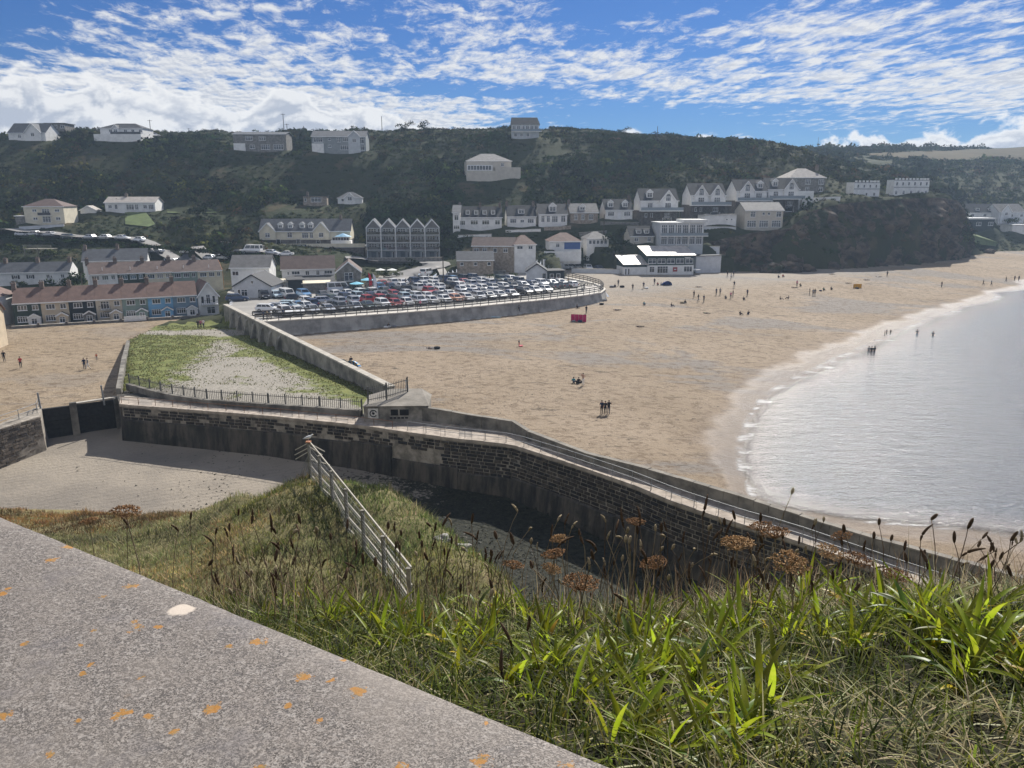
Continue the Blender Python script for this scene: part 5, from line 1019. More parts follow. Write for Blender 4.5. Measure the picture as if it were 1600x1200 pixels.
# ------------------------------------------------------------------ headland below the viewpoint
HC = []
def hp(px, py, Y): HC.append(tuple(at(px, py, Y)))
for q in [(430, 768, 41), (380, 779, 45), (300, 803, 55), (200, 806, 57), (100, 804, 57), (40, 799, 57), (450, 800, 34), (350, 822, 41), (250, 842, 42), (150, 830, 48), (500, 850, 30), (560, 905, 26), (400, 885, 27), (300, 890, 30), (640, 908, 24.5), (530, 752, 40), (565, 757, 39.5), (605, 770, 37), (640, 790, 34), (680, 822, 30), (715, 850, 27.5), (745, 875, 26), (560, 800, 33), (600, 840, 29.5), (640, 870, 27), (200, 880, 36), (100, 850, 44)]: hp(*q)
for t_ in (0, .25, .5, .75, 1):
    q_ = at(638, 888, 23).lerp(at(482, 692, 41), t_); HC.append((q_.x, q_.y, q_.z - 1.62 - .25))
for x, y, z in [(-13, 47, 5), (-9, 45, 6), (-6, 46, -1), (-3, 40, 4.0), (-1, 36, 4.5), (1.5, 32, 5), (1.5, 36, -2), (0, 42, -3), (-6, 50, -3), (-14, 52, .5), (-14, 58, -3), (-22, 63, -2.5), (-30, 65, -2.5), (-45, 66, -2.5), (-70, 66, -2.5), (-70, 40, 8), (5, 26, 3), (8, 28, -2.5), (14, 27, -3), (20, 24, -3), (3.5, 22, 9.0), (10, 20, 7.5), (20, 16, 8), (10, 14, 13.0), (16, 10, 15.0),
                (0, 20, 12.4), (-8, 20, 12.6), (-20, 22, 12.5), (-40, 24, 12), (0, 14, 15.2), (-8, 14, 15.2), (-20, 14, 15.5), (-40, 12, 16), (5, 10, 17.4), (0, 9, 18.2), (-6, 9, 18.4), (-15, 8, 18.8), (8, 5.5, 21.2), (0, 5.5, 21.4), (-6, 5.5, 21.6), (20, 6, 18), (45, 6, 10), (45, 20, 0), (-40, 4, 22), (-70, 4, 22), (-70, 20, 14)]: HC.append((x, y, z))
_HR = RBF(np.array(HC), 0.0)
def headz(x, y):
    x = np.asarray(x, float); y = np.asarray(y, float); out = _HR(x, y)
    return out + (fbm(x * .35, y * .35, 15) - .5) * 1.0 + (fbm(x * 1.3, y * 1.3, 16) - .5) * .25
def m_head():
    T = NT('headland_turf'); P = T.pos(); a = T.noise(P, .16, 5.0, .65, .4); f = T.noise(P, 3.0, 6.0, .75)
    c = T.mix(T.mr(a, .38, .62), (.13, .135, .05), (.27, .23, .12)); c = T.mix(T.mr(f, .4, .7, 0, .6), c, (.08, .08, .035))
    c = T.mix(T.mr(T.noise(P, .4, 5.0, .7), .60, .70, 0, .7), c, (.20, .14, .085))
    return T.done(c, .95, T.bump(f, .9, .25), .1)
hx = np.concatenate([np.arange(-75, -46, 2.0), np.arange(-46, 12, .5), np.arange(12, 48, 2.0)]); hy = np.concatenate([np.arange(4.5, 22, .8), np.arange(22, 62, .5), np.arange(62, 70, 2)])
HX, HY = np.meshgrid(hx, hy); HZ = headz(HX, HY); nc = HX.shape[1]; i, j = np.meshgrid(np.arange(HX.shape[0] - 1), np.arange(nc - 1), indexing='ij')
HF = np.stack([i * nc + j, i * nc + j + 1, (i + 1) * nc + j + 1, (i + 1) * nc + j], -1); ok = np.maximum.reduce([HZ[:-1, :-1], HZ[1:, 1:]]) > -2.4
tag(ob('headland', npmesh('headland', np.stack([HX.ravel(), HY.ravel(), HZ.ravel()], 1), HF[ok], m_head(), True)), kind='structure')
def hp_on(px, py):                                    # sight line meets the headland
    r = ray(px, py); ys_ = np.arange(5, 62, .1); x = r[0] / r[1] * ys_; z = CAMZ + r[2] / r[1] * ys_; g = headz(x, ys_); k = np.nonzero(g >= z)[0]; i = k[0] if len(k) else len(ys_) - 1
    return Vector((x[i], ys_[i], g[i]))
# short turf on the headland: many blades joined (nobody could count it)
def m_blade(name, transl=.35):
    T = NT(name); c = T.attr('tint', 'Color'); T.done(c, .6, None, .25)
    tr = T.n('ShaderNodeBsdfTranslucent'); T.L.new(c, tr.inputs[0]); mx = T.n('ShaderNodeMixShader'); mx.inputs[0].default_value = transl; T.L.new(T.b.outputs[0], mx.inputs[1]); T.L.new(tr.outputs[0], mx.inputs[2]); T.L.new(mx.outputs[0], T.N['Material Output'].inputs[0]); return T.m
blade_m = m_blade('grass_blades', .45)
def blades(name, X, Y, Z, h, wd, lean, cols, seg=2, m=None, dirs=None, droop=0.0):
    n = len(X); th = rng.uniform(0, 2 * np.pi, n); dx, dy = (np.cos(th), np.sin(th)) if dirs is None else (np.cos(dirs), np.sin(dirs))
    px, py = -np.sin(th), np.cos(th); V = np.zeros((n, 2 * seg + 1, 3)); 
    for s in range(seg + 1):
        t = s / seg; cx = X + dx * lean * h * t ** 1.7; cy = Y + dy * lean * h * t ** 1.7; cz_ = Z + h * (t - droop * t ** 3) - .004
        wv = wd * (1 - t) ** .6
        if s < seg:
            V[:, 2 * s] = np.stack([cx + px * wv, cy + py * wv, cz_], 1); V[:, 2 * s + 1] = np.stack([cx - px * wv, cy - py * wv, cz_], 1)
        else: V[:, 2 * seg] = np.stack([cx, cy, cz_], 1)
    k = 2 * seg + 1; base = np.arange(n)[:, None] * k; F = []
    for s in range(seg - 1):
        F.append(np.concatenate([base + 2 * s, base + 2 * s + 1, base + 2 * s + 3], 1)); F.append(np.concatenate([base + 2 * s, base + 2 * s + 3, base + 2 * s + 2], 1))
    F.append(np.concatenate([base + 2 * seg - 2, base + 2 * seg - 1, base + 2 * seg], 1))
    C_ = np.ones((n, k, 4)); C_[:, :, :3] = cols[:, None, :]
    return npmesh(name, V.reshape(-1, 3), np.concatenate(F, 0), m or blade_m, False, {'tint': C_.reshape(-1, 4)})
def tint(n, pal, wts, jit=.25):
    p = np.array(pal)[rng.choice(len(pal), n, p=np.array(wts) / sum(wts))]; return np.clip(p * (1 + rng.normal(0, jit, (n, 1))) * (1 + rng.normal(0, .06, (n, 3))), .005, .95)
def segdist0(X, Y, a, b):
    vx, vy = b[0] - a[0], b[1] - a[1]; t = np.clip(((X - a[0]) * vx + (Y - a[1]) * vy) / (vx * vx + vy * vy), 0, 1); return np.hypot(X - a[0] - t * vx, Y - a[1] - t * vy)
N = 140000; X = rng.uniform(-45, 4, N); Y = rng.uniform(22, 58, N); Z = headz(X, Y)
pxx = 800 + 1200 * X / (Y * CT - (Z - CAMZ) * ST); keepm = (Z > -.3) & (pxx > -20) & (pxx < 800); X, Y, Z = X[keepm], Y[keepm], Z[keepm]; n = len(X)
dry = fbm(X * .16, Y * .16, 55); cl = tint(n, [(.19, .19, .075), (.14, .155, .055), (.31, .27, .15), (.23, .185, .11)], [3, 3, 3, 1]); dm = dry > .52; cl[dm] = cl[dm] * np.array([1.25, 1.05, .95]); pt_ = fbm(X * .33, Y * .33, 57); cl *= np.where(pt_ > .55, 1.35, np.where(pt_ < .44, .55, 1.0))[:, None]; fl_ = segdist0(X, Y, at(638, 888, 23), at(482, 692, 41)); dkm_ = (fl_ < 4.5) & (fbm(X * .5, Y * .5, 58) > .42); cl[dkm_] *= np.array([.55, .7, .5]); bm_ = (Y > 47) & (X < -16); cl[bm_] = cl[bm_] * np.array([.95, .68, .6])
tag(ob('headland_grass', blades('headland_grass', X, Y, Z, rng.uniform(.08, .26, n) * np.where(fbm(X * .6, Y * .6, 59) > .54, 1.9, 1.0), rng.uniform(.012, .03, n), rng.uniform(.2, 1.2, n), cl)), 'short dry and green turf covering the headland mound', 'grass', kind='stuff')
N = 26000; X = rng.uniform(-22, 12, N); Y = rng.uniform(5, 23, N); Z = headz(X, Y); n = N
tag(ob('slope_grass', blades('slope_grass', X, Y, Z, rng.uniform(.1, .35, n), rng.uniform(.006, .016, n), rng.uniform(.2, 1.3, n), tint(n, [(.19, .19, .075), (.14, .155, .055), (.31, .27, .15)], [3, 3, 2]))), 'rough grass on the steep slope between the bank and the headland mound', 'grass', kind='stuff')
# turf of the green
N = 60000; X = rng.uniform(-70, -12, N); Y = rng.uniform(82, 140, N); ok = inpoly(X, Y, TRI); X, Y = X[ok], Y[ok]
dl_ = np.abs((X - DWB.x) * (DWA.y - DWB.y) - (Y - DWB.y) * (DWA.x - DWB.x)) / math.hypot(DWA.x - DWB.x, DWA.y - DWB.y)
g = np.maximum(np.clip(1.1 - dl_ / 8.5, 0, 1), np.clip(1 - (X + 46 - (Y - 82) * -.18) / 12, 0, 1) * np.clip((Y - 84) / 5, 0, 1)); g = np.maximum(g, .5 * np.clip((fbm(X * .16, Y * .16, 22) - .5) * 7, 0, 1)); g *= 1 - np.clip(1 - np.abs(Y - 133) / 5, 0, 1)
ok = (rng.uniform(0, 1, len(X)) < g * 1.1) & (fbm(X * .5, Y * .5, 66) > .36); X, Y = X[ok], Y[ok]; n = len(X); Z = ground(X, Y)
tag(ob('turf', blades('turf', X, Y, Z, rng.uniform(.06, .2, n), rng.uniform(.04, .09, n), rng.uniform(.2, 1.2, n), tint(n, [(.13, .135, .045), (.095, .105, .036), (.19, .17, .075)], [3, 2, 2]))), 'patchy green turf growing over the shingle green', 'grass', kind='stuff')
# seaweed strewn over the harbour bed
N = 30000; X = rng.uniform(-44, 26, N); Y = rng.uniform(36, 80, N); ok = inpoly(X, Y, BED); X, Y = X[ok], Y[ok]
pr_ = np.clip((X + 34) / 40, .03, 1) * (fbm(X * .25, Y * .25, 71) > .42); ok = rng.uniform(0, 1, len(X)) < pr_; X, Y = X[ok], Y[ok]; n = len(X)
tag(ob('seaweed', blades('seaweed', X, Y, ground(X, Y) + .02, rng.uniform(.02, .09, n), rng.uniform(.03, .13, n), rng.uniform(1, 5, n), tint(n, [(.02, .024, .014), (.035, .035, .02)], [1, 1]), seg=2)), 'dark seaweed strewn over the harbour bed', 'seaweed', kind='stuff')
N = 60000; X = rng.uniform(-40, 150, N); Y = rng.uniform(66, 245, N); Rg_ = region(X, Y); ok = ((Rg_ == 1) | (Rg_ == 4)); X, Y = X[ok], Y[ok]; w1 = fbm(X * .05 + Y * .02, Y * .16 - X * .03, 121, 4); w2 = fbm(X * .6, Y * .6, 122, 3); Z = ground(X, Y)
ok = (rng.uniform(0, 1, len(X)) < np.clip((w1 - .46) * 6, .06, 1) * np.clip((w2 - .40) * 4, .08, 1)) & (Z > .35); X, Y, Z = X[ok], Y[ok], Z[ok]; n = len(X)
tag(ob('tide_wrack', blades('tide_wrack', X, Y, Z + .015, rng.uniform(.008, .04, n), rng.uniform(.03, .11, n), rng.uniform(3, 14, n), tint(n, [(.05, .036, .022), (.09, .06, .035), (.13, .09, .055)], [2, 2, 2]), seg=2)), 'dark scraps of weed and shingle scattered over the beach', 'seaweed', kind='stuff')
p = hp_on(762, 872); boulder('boulder', (p.x + .1, p.y, p.z + .1), (.62, .5, .55), mat('pale_rock', (.26, .245, .225), .9, .2, 2, .4, 6), 5.5, 'smooth pale rounded boulder at the right edge of the headland mound', 'rock')
for k, (px, py, s_, lab) in enumerate([(690, 845, .35, 'small broken pale rock left of the smooth boulder on the mound edge'), (722, 858, .4, 'jagged pale rock beside the smooth boulder on the mound edge'), (566, 762, .2, 'small pale stone at the far edge of the mound right of the fence')]):
    p = hp_on(px, py); boulder('rock', p, (s_, s_ * .8, s_ * .6), MC['pale_rock'], 9 + k * 2.3, lab)

# ------------------------------------------------------------------ wooden fence running out over the mound
fb = [hp_on(597, 915), hp_on(545, 826), hp_on(505, 776), hp_on(484, 751)]
fe0, fe1 = at(638, 888, 23.0), at(482, 692, 41.0)
wood = mat('grey_weathered_wood', (.20, .185, .155), .85, .3, 3, .5, 14); wood_l = mat('pale_rail_wood', (.40, .37, .31), .8, .2, 4, .4, 12)
fz = lambda q: float(headz(np.array([q.x]), np.array([q.y]))[0])
fn_ = empty('post_and_rail_fence', (fe0.x, fe0.y, fz(fe0)), 0, 'weathered post and rail fence with wire netting running out over the mound', 'fence'); O = Vector(fn_.location)
nP = 7; tops = [fe0.lerp(fe1, k / (nP - 1)) for k in range(nP)]; botz = [fz(q) for q in tops]
for q, zb in zip(tops, botz): MB().box(-.07, .07, -.07, .07, zb - O.z - .3, q.z - O.z + .02).build('post', wood, fn_, Vector((q.x - O.x, q.y - O.y, 0)))
dirf = (tops[-1] - tops[0]).normalized(); sd = Vector((dirf.y, -dirf.x, 0)).normalized() * .1
for fr in (0.0, .36, .70, .97):
    for k in range(nP - 1):
        a, b = tops[k] - O, tops[k + 1] - O; za, zb = a.z + (botz[k] - O.z - a.z) * fr, b.z + (botz[k + 1] - O.z - b.z) * fr
        MB().bar(Vector((a.x, a.y, za)) + sd, Vector((b.x, b.y, zb)) + sd, .05, .085 if fr < .9 else .05).build('rail', wood_l, fn_)
net = MB()
for k in range(nP - 1):
    a, b = tops[k] - O, tops[k + 1] - O; da, db = botz[k] - O.z - a.z, botz[k + 1] - O.z - b.z
    for q in range(16):
        f = (q + .5) / 16; u_ = a.lerp(b, f) - sd * .5; dz = da + (db - da) * f; net.bar(u_, u_ + Vector((0, 0, dz)), .008, .008)
    for q in range(12):
        f = (q + .5) / 12; net.bar(a + Vector((0, 0, da * f)) - sd * .5, b + Vector((0, 0, db * f)) - sd * .5, .008, .008)
tag(net.build('wire_netting', galv, fn_), kind='stuff')
e = tops[-1] - O
for k, (dx_, dz, l) in enumerate([(-.8, -.45, 0), (-.85, -.75, -.28), (-.82, -1.0, -.5), (.85, -.55, 0), (.7, -.75, -.2), (1.1, -1.35, -.95)]):
    MB().bar(e + Vector((0, 0, l)), e + Vector((dx_, .1, dz)), .045, .045).build('spike_bar', wood_l, fn_)
for k in range(4): MB().tube([e + Vector((-.05, 0, -.7)), e + Vector((-.1 - .07 * k, .05, -1.2)), e + Vector((-.15 - .15 * k, .1, -1.9))], .018, 5).build('wire', galv, fn_)
MB().box(-.14, .14, -.14, .14, 0, .06).build('post_cap', mat('rust_cap', (.30, .14, .07), .8), fn_, e + Vector((0, 0, .03)))
# herring gull on the end post
def gull(loc, rz):
    e = empty('gull', loc, rz, 'white gull with grey wings perched on the end post of the fence', 'bird')
    secs = [(-.27, .06, .012, .012), (-.19, .075, .045, .035), (-.08, .10, .085, .075), (.04, .125, .095, .092), (.13, .155, .078, .085), (.18, .205, .052, .056), (.205, .25, .045, .046), (.235, .268, .045, .043), (.27, .262, .03, .028), (.285, .258, .008, .008)]
    n = 12; V = []; 
    for x, z, ry, rz_ in secs: V += [(x, ry * math.cos(2 * math.pi * k / n), z + .12 + rz_ * math.sin(2 * math.pi * k / n)) for k in range(n)]
    MB().add(V, [(i * n + k, i * n + (k + 1) % n, (i + 1) * n + (k + 1) % n, (i + 1) * n + k) for i in range(len(secs) - 1) for k in range(n)] + [tuple(range(n))[::-1], tuple(range((len(secs) - 1) * n, len(secs) * n))]).build('body', mat('gull_white', (.80, .80, .78), .7, .05, 9), e, smooth=True)
    gw_ = mat('gull_grey', (.36, .38, .41), .7, .08, 9)
    for s in (-1, 1):
        MB().add([(.10, s * .085, .30), (.02, s * .108, .27), (-.15, s * .085, .20), (-.33, s * .03, .155), (-.16, s * .055, .245), (.0, s * .07, .315)], [(0, 1, 2, 3, 4, 5) if s < 0 else (5, 4, 3, 2, 1, 0)]).build('wing', gw_, e)
        MB().tube([(.01, s * .03, .14), (.015, s * .03, .0)], .007, 5).build('leg', mat('gull_leg', (.65, .35, .30), .7), e); MB().box(.0, .055, s * .03 - .02, s * .03 + .02, -.004, .006).build('foot', MC['gull_leg'], e)
        MB().tube([(.248, s * .034, .40), (.248, s * .042, .40)], .006, 6).build('eye', mat('gull_eye', (.02, .02, .02), .3), e)
    MB().tube([(.278, 0, .378), (.315, 0, .372), (.332, 0, .36)], [.012, .009, .003], 6).build('beak', mat('gull_beak', (.75, .50, .10), .6), e)
gull((fe1.x, fe1.y, fe1.z + .09), R(10))

# ------------------------------------------------------------------ near parapet and grassy bank
EA, EB = onz(0, 795, CAMZ - .42), onz(1010, 1200, CAMZ - .42); ed = (EB - EA).normalized(); en = Vector((ed.y, -ed.x, 0)); en = en if en.y < 0 else -en       # towards the viewer
def m_parapet():
    T = NT('speckled_parapet'); P = T.pos(); wp = T.n('ShaderNodeVectorMath', operation='ADD'); T.L.new(P, wp.inputs[0])
    nz = T.n('ShaderNodeTexNoise'); T.L.new(P, nz.inputs['Vector']); nz.inputs['Scale'].default_value = 60; nz.inputs['Detail'].default_value = 3
    sc_ = T.n('ShaderNodeVectorMath', operation='SCALE'); T.L.new(nz.outputs['Color'], sc_.inputs[0]); sc_.inputs['Scale'].default_value = .004; T.L.new(sc_.outputs[0], wp.inputs[1])
    def vor(s): 
        x = T.n('ShaderNodeTexVoronoi', voronoi_dimensions='2D'); T.L.new(wp.outputs[0], x.inputs['Vector']); x.inputs['Scale'].default_value = s; return x
    def grey(c): 
        q = T.n('ShaderNodeSeparateColor'); T.L.new(c, q.inputs[0]); return q.outputs[0]
    v1 = vor(1000); g1 = grey(v1.outputs['Color']); v2 = vor(420); g2 = grey(v2.outputs['Color'])
    big = T.noise(P, 5.0, 6.0, .65, .3); mid = T.noise(P, 24.0, 5.0, .7)
    c = T.mix(T.mr(g1, .0, 1.0), (.040, .035, .032), (.265, .235, .21))
    c = T.mix(T.math('MULTIPLY', T.mr(g2, .80, .92), .32), c, (.44, .41, .38)); c = T.mix(T.math('MULTIPLY', T.mr(g2, .26, .12), .65), c, (.075, .068, .066))
    c = T.mix(T.mr(mid, .35, .75, 0, .35), c, (.21, .18, .155)); c = T.mix(T.mr(big, .42, .68, 0, .4), c, (.24, .21, .18)); c = T.mix(T.mr(T.noise(P, 9.0, 5.0, .7), .55, .72, 0, .45), c, (.12, .11, .115))
    # orange lichen and a few pale scuffs
    def blotch(s, thr, r, seed):
        a = T.n('ShaderNodeVectorMath', operation='ADD'); T.L.new(wp.outputs[0], a.inputs[0]); a.inputs[1].default_value = (seed, seed * .7, 0)
        x = T.n('ShaderNodeTexVoronoi', voronoi_dimensions='2D'); T.L.new(a.outputs[0], x.inputs['Vector']); x.inputs['Scale'].default_value = s; x.inputs['Randomness'].default_value = 1.0
        d = T.math('ADD', x.outputs['Distance'], T.math('MULTIPLY', T.math('SUBTRACT', T.noise(P, 110.0, 5.0, .75), .5), .75)); return T.math('MULTIPLY', T.mr(grey(x.outputs['Color']), thr, thr + .01), T.mr(d, r, r * .72))
    li = T.math('MAXIMUM', blotch(17, .66, .105, 3.3), blotch(36, .86, .13, 8.1))
    c = T.mix(T.math('MULTIPLY', li, .8), c, T.mix(T.mr(T.noise(P, 220.0, 3.0), .4, .65), (.36, .155, .012), (.25, .15, .03)))
    dv_ = T.n('ShaderNodeVectorMath', operation='DISTANCE'); T.L.new(wp.outputs[0], dv_.inputs[0]); dv_.inputs[1].default_value = onz(287, 952, CAMZ - .42)[:]
    c = T.mix(T.mr(T.math('ADD', dv_.outputs['Value'], T.math('MULTIPLY', T.noise(P, 90.0, 3.0), .012)), .021, .016), c, (.50, .43, .36))
    return T.done(c, .78, T.bump(T.math('ADD', g1, T.math('MULTIPLY', mid, 1.2)), .55, .0035), .35)
cop = empty('parapet', EA + en * .5, 0, 'speckled grey concrete parapet with orange lichen in the lower left corner', 'wall'); O = Vector(cop.location)
prof = [(-.012, -.9), (-.012, -.06), (-.006, -.022), (.008, -.006), (.03, 0.0), (.06, .002)] + [(.06 + .08 * k, .002 + .004 * math.sin(k)) for k in range(1, 9)] + [(.74, -.02), (.76, -.08), (.76, -.9)]
nL = 220; V = []; t0 = -1.2; t1 = (EB - EA).length + 1.4
for i in range(nL + 1):
    t = t0 + (t1 - t0) * i / nL; q = EA + ed * t
    for k, (o_, z) in enumerate(prof):
        jt = (mnoise.noise(Vector((t * 9, k * 1.7, 0))) * .004 + mnoise.noise(Vector((t * 55, k * 3.1, 5))) * .0022) if k < 7 else 0
        V.append(q + en * (o_ + jt) + Vector((0, 0, z + jt * .6)) - O)
m_ = len(prof); MB().add(V, [(i * m_ + k, (i + 1) * m_ + k, (i + 1) * m_ + k + 1, i * m_ + k + 1) for i in range(nL) for k in range(m_ - 1)]).build('coping', m_parapet(), cop, smooth=True)
def bankz(x, y):
    x = np.asarray(x, float); y = np.asarray(y, float)
    z = np.where(y < 2.2, -.60 - .42 * (y - .6), -1.272 - 1.0 * (y - 2.2) - .05 * (y - 2.2) ** 2)
    s = np.clip((x - .35) / .9, 0, 1); z = z + .10 * s * s * (3 - 2 * s) * np.clip(2.6 - y, 0, 1)
    return CAMZ + z + (fbm(x * 2.2, y * 2.2, 91) - .5) * .10 + (fbm(x * 7, y * 7, 92) - .5) * .04
bx_ = np.arange(-5, 7, .08); by_ = np.arange(.25, 6.2, .08); BX, BY = np.meshgrid(bx_, by_); nc = BX.shape[1]; i, j = np.meshgrid(np.arange(BX.shape[0] - 1), np.arange(nc - 1), indexing='ij')
side = lambda x, y: (x - EA.x) * en.x + (y - EA.y) * en.y          # > 0 on the viewer's side of the edge
BFc = np.stack([i * nc + j, i * nc + j + 1, (i + 1) * nc + j + 1, (i + 1) * nc + j], -1); okb = side(BX[:-1, :-1], BY[:-1, :-1]) < .1
bank_m = mat('bank_soil', (.022, .021, .013), .95, .4, 9, .6, 30, .1)
tag(ob('bank', npmesh('bank', np.stack([BX.ravel(), BY.ravel(), bankz(BX, BY).ravel()], 1), BFc[okb], bank_m, True)), kind='structure')
# matted grass: green, olive and straw
def bank_pts(N, x0, x1, y0, y1):
    X = rng.uniform(x0, x1, N); Y = rng.uniform(y0, y1, N); ok = side(X, Y) < -.01; X, Y = X[ok], Y[ok]; return X, Y, bankz(X, Y)
X, Y, Z = bank_pts(125000, -2.2, 3.2, .38, 3.1); n = len(X)
straw = fbm(X * 1.6 + 3, Y * 1.6, 33); mx = np.clip((straw - .44) * 6, 0, 1) * np.clip((X + .1) * 1.2, .15, 1)
cl = tint(n, [(.070, .095, .014), (.12, .145, .02), (.03, .042, .010), (.20, .205, .03)], [3, 3, 2, 1.5], .3); st = tint(n, [(.36, .31, .15), (.22, .20, .09), (.50, .44, .26)], [3, 2, 1], .25)
us = rng.uniform(0, 1, n) < (.14 + .62 * mx); cl[us] = st[us]
hgt = np.where(us, rng.uniform(.012, .05, n), rng.uniform(.03, .085, n)); ln = np.where(us, rng.uniform(.8, 3.0, n), rng.uniform(.2, 1.4, n))
tag(ob('bank_grass', blades('bank_grass', X, Y, Z, hgt, rng.uniform(.0008, .0022, n), ln, cl, seg=3, droop=.25)), 'matted green and straw coloured grass covering the near bank', 'grass', kind='stuff')
X, Y, Z = bank_pts(5500, -2.4, 3.4, 1.7, 3.4); n = len(X)
tag(ob('dry_grass', blades('dry_grass', X, Y, Z, rng.uniform(.08, .22, n), rng.uniform(.0008, .0016, n), rng.uniform(.05, .7, n), tint(n, [(.30, .23, .14), (.20, .14, .09), (.36, .31, .20)], [2, 2, 1]), seg=3)), 'dry brown grass stalks along the brow of the near bank', 'grass', kind='stuff')
# plantain plants: a rosette of broad leaves
def m_leaf(name, c1, c2, tr=.5):
    T = NT(name); P = T.pos(); oi = T.n('ShaderNodeObjectInfo').outputs['Random']
    c = T.mix(T.mr(T.noise(P, 30.0, 3.0), .3, .7), c1, c2); hs = T.n('ShaderNodeHueSaturation'); T.L.new(c, hs.inputs['Color']); T.L.new(T.mr(oi, 0, 1, .45, 1.25), hs.inputs['Value']); T.L.new(T.mr(oi, 0, 1, .485, .52), hs.inputs['Hue'])
    T.done(hs.outputs[0], .42, None, .4); q = T.n('ShaderNodeBsdfTranslucent'); T.L.new(hs.outputs[0], q.inputs[0]); mx_ = T.n('ShaderNodeMixShader'); mx_.inputs[0].default_value = tr; T.L.new(T.b.outputs[0], mx_.inputs[1]); T.L.new(q.outputs[0], mx_.inputs[2]); T.L.new(mx_.outputs[0], T.N['Material Output'].inputs[0]); return T.m
leaf_g = m_leaf('plantain_leaf', (.26, .32, .012), (.36, .38, .03), .62); leaf_d = m_leaf('dark_leaf', (.09, .14, .02), (.13, .18, .03), .45); leaf_y = m_leaf('yellow_leaf', (.55, .36, .02), (.45, .30, .03))
def leaf_mesh(L_, W_, curl, m, twist=0.0):
    b = MB(); n = 7; V = []
    for i in range(n + 1):
        t = i / n; wv = W_ * (math.sin(math.pi * min(1, t ** .75)) ** .8 * (.95 if t > 0.02 else .2) + .08 * (1 - t)); a = curl * t
        x = L_ * (math.sin(a) / curl if abs(curl) > 1e-3 else t); z = L_ * ((1 - math.cos(a)) / curl if abs(curl) > 1e-3 else 0)
        tw = twist * t; V += [(x, -wv * math.cos(tw), -z + wv * (.35 + math.sin(tw))), (x, 0, -z), (x, wv * math.cos(tw), -z + wv * (.35 - math.sin(tw)))]
    b.add(V, [(3 * i + k, 3 * i + 3 + k, 3 * i + 4 + k, 3 * i + 1 + k) for i in range(n) for k in range(2)]); return b.mesh('leaf', m)
LV = [leaf_mesh(l, w_, c, m, tw) for l, w_, c, m, tw in [(.19, .0085, .7, leaf_g, .2), (.16, .0075, 1.2, leaf_g, -.3), (.22, .008, .4, leaf_g, .1), (.15, .010, .9, leaf_d, .4), (.20, .008, 1.5, leaf_d, -.2), (.13, .0075, .5, leaf_g, .5)]]; LY = leaf_mesh(.13, .010, 1.0, leaf_y, .3)
for me in LV + [LY]: me.polygons.foreach_set('use_smooth', [True] * len(me.polygons))
def plantain(x, y, nlv, s, label=None, mostly_bright=True):
    z = float(bankz(np.array([x]), np.array([y]))[0]); e = empty('plantain_plant', (x, y, z), 0, label or 'leafy green plantain rosette growing in the near grassy bank', 'plant', 'plantain rosettes on the near bank')
    for k in range(int(nlv * 2.0)):
        me = LY if random.random() < .05 else random.choice(LV[:3] + [LV[5]] if mostly_bright and random.random() < .75 else LV)  # mostly picks from the brighter green leaf meshes
        o = ob('leaf', me, e); o.rotation_euler = (random.uniform(-.3, .3), -random.uniform(.55, 1.42), random.uniform(0, 6.28)); o.scale = [s * random.uniform(.36, .68)] * 3; o.location = (random.uniform(-.015, .015), random.uniform(-.015, .015), .01)
def bank_hit(px, py):
    r = ray(px, py); y_ = np.arange(.35, 5, .01); x_ = r[0] / r[1] * y_; z_ = CAMZ + r[2] / r[1] * y_; g_ = bankz(x_, y_); k = np.nonzero(g_ >= z_)[0]; i_ = k[0] if len(k) else 220
    return float(x_[i_]), float(y_[i_])
cnt = 0
for px, py, nl, s in [(420, 925, 6, .8), (470, 935, 7, .9), (520, 940, 8, .9), (560, 960, 8, 1), (620, 960, 7, .9), (600, 985, 7, .9), (660, 985, 8, 1), (700, 1000, 7, 1), (740, 960, 9, 1), (780, 950, 10, 1.1), (820, 965, 10, 1.1), (850, 1000, 9, 1), (900, 975, 9, 1), (870, 1040, 8, 1), (930, 1030, 9, 1), (960, 985, 8, 1.0), (1000, 1010, 9, 1.1), (980, 1070, 8, 1), (1040, 990, 9, 1.1), (1060, 1045, 9, 1), (1020, 1120, 7, 1), (960, 1150, 6, 1), (1100, 960, 9, 1.1), (1120, 1020, 9, 1.2), (1150, 980, 9, 1.1), (1180, 1050, 10, 1.2), (1200, 950, 9, 1.1), (1190, 1110, 8, 1.1), (1230, 990, 7, 1), (1260, 930, 9, 1.2), (1300, 915, 10, 1.2), (1330, 940, 8, 1.1), (1280, 970, 7, 1), (1370, 950, 8, 1), (1400, 930, 9, 1.1), (1430, 960, 9, 1.2), (1460, 940, 9, 1.1), (1480, 985, 8, 1), (1510, 1010, 8, 1.3), (1540, 960, 8, 1.1), (1570, 1000, 7, 1), (1590, 1050, 7, 1.1), (1500, 1070, 6, 1.1), (1100, 1090, 7, 1), (1130, 1150, 6, 1), (1080, 1170, 5, .9), (1450, 1010, 6, 1), (880, 945, 8, .9), (690, 945, 7, .9), (1010, 955, 8, .9), (1340, 1000, 5, .9), (1160, 930, 7, 1), (730, 1030, 6, .9), (800, 1060, 6, .9), (760, 1000, 8, 1), (905, 1090, 6, .9)]:
    x, y = bank_hit(px, py + 15); plantain(x, y, nl, s)
    x, y = bank_hit(px + random.uniform(-45, 45), py + random.uniform(0, 60)); plantain(x, y, nl, s * .8)
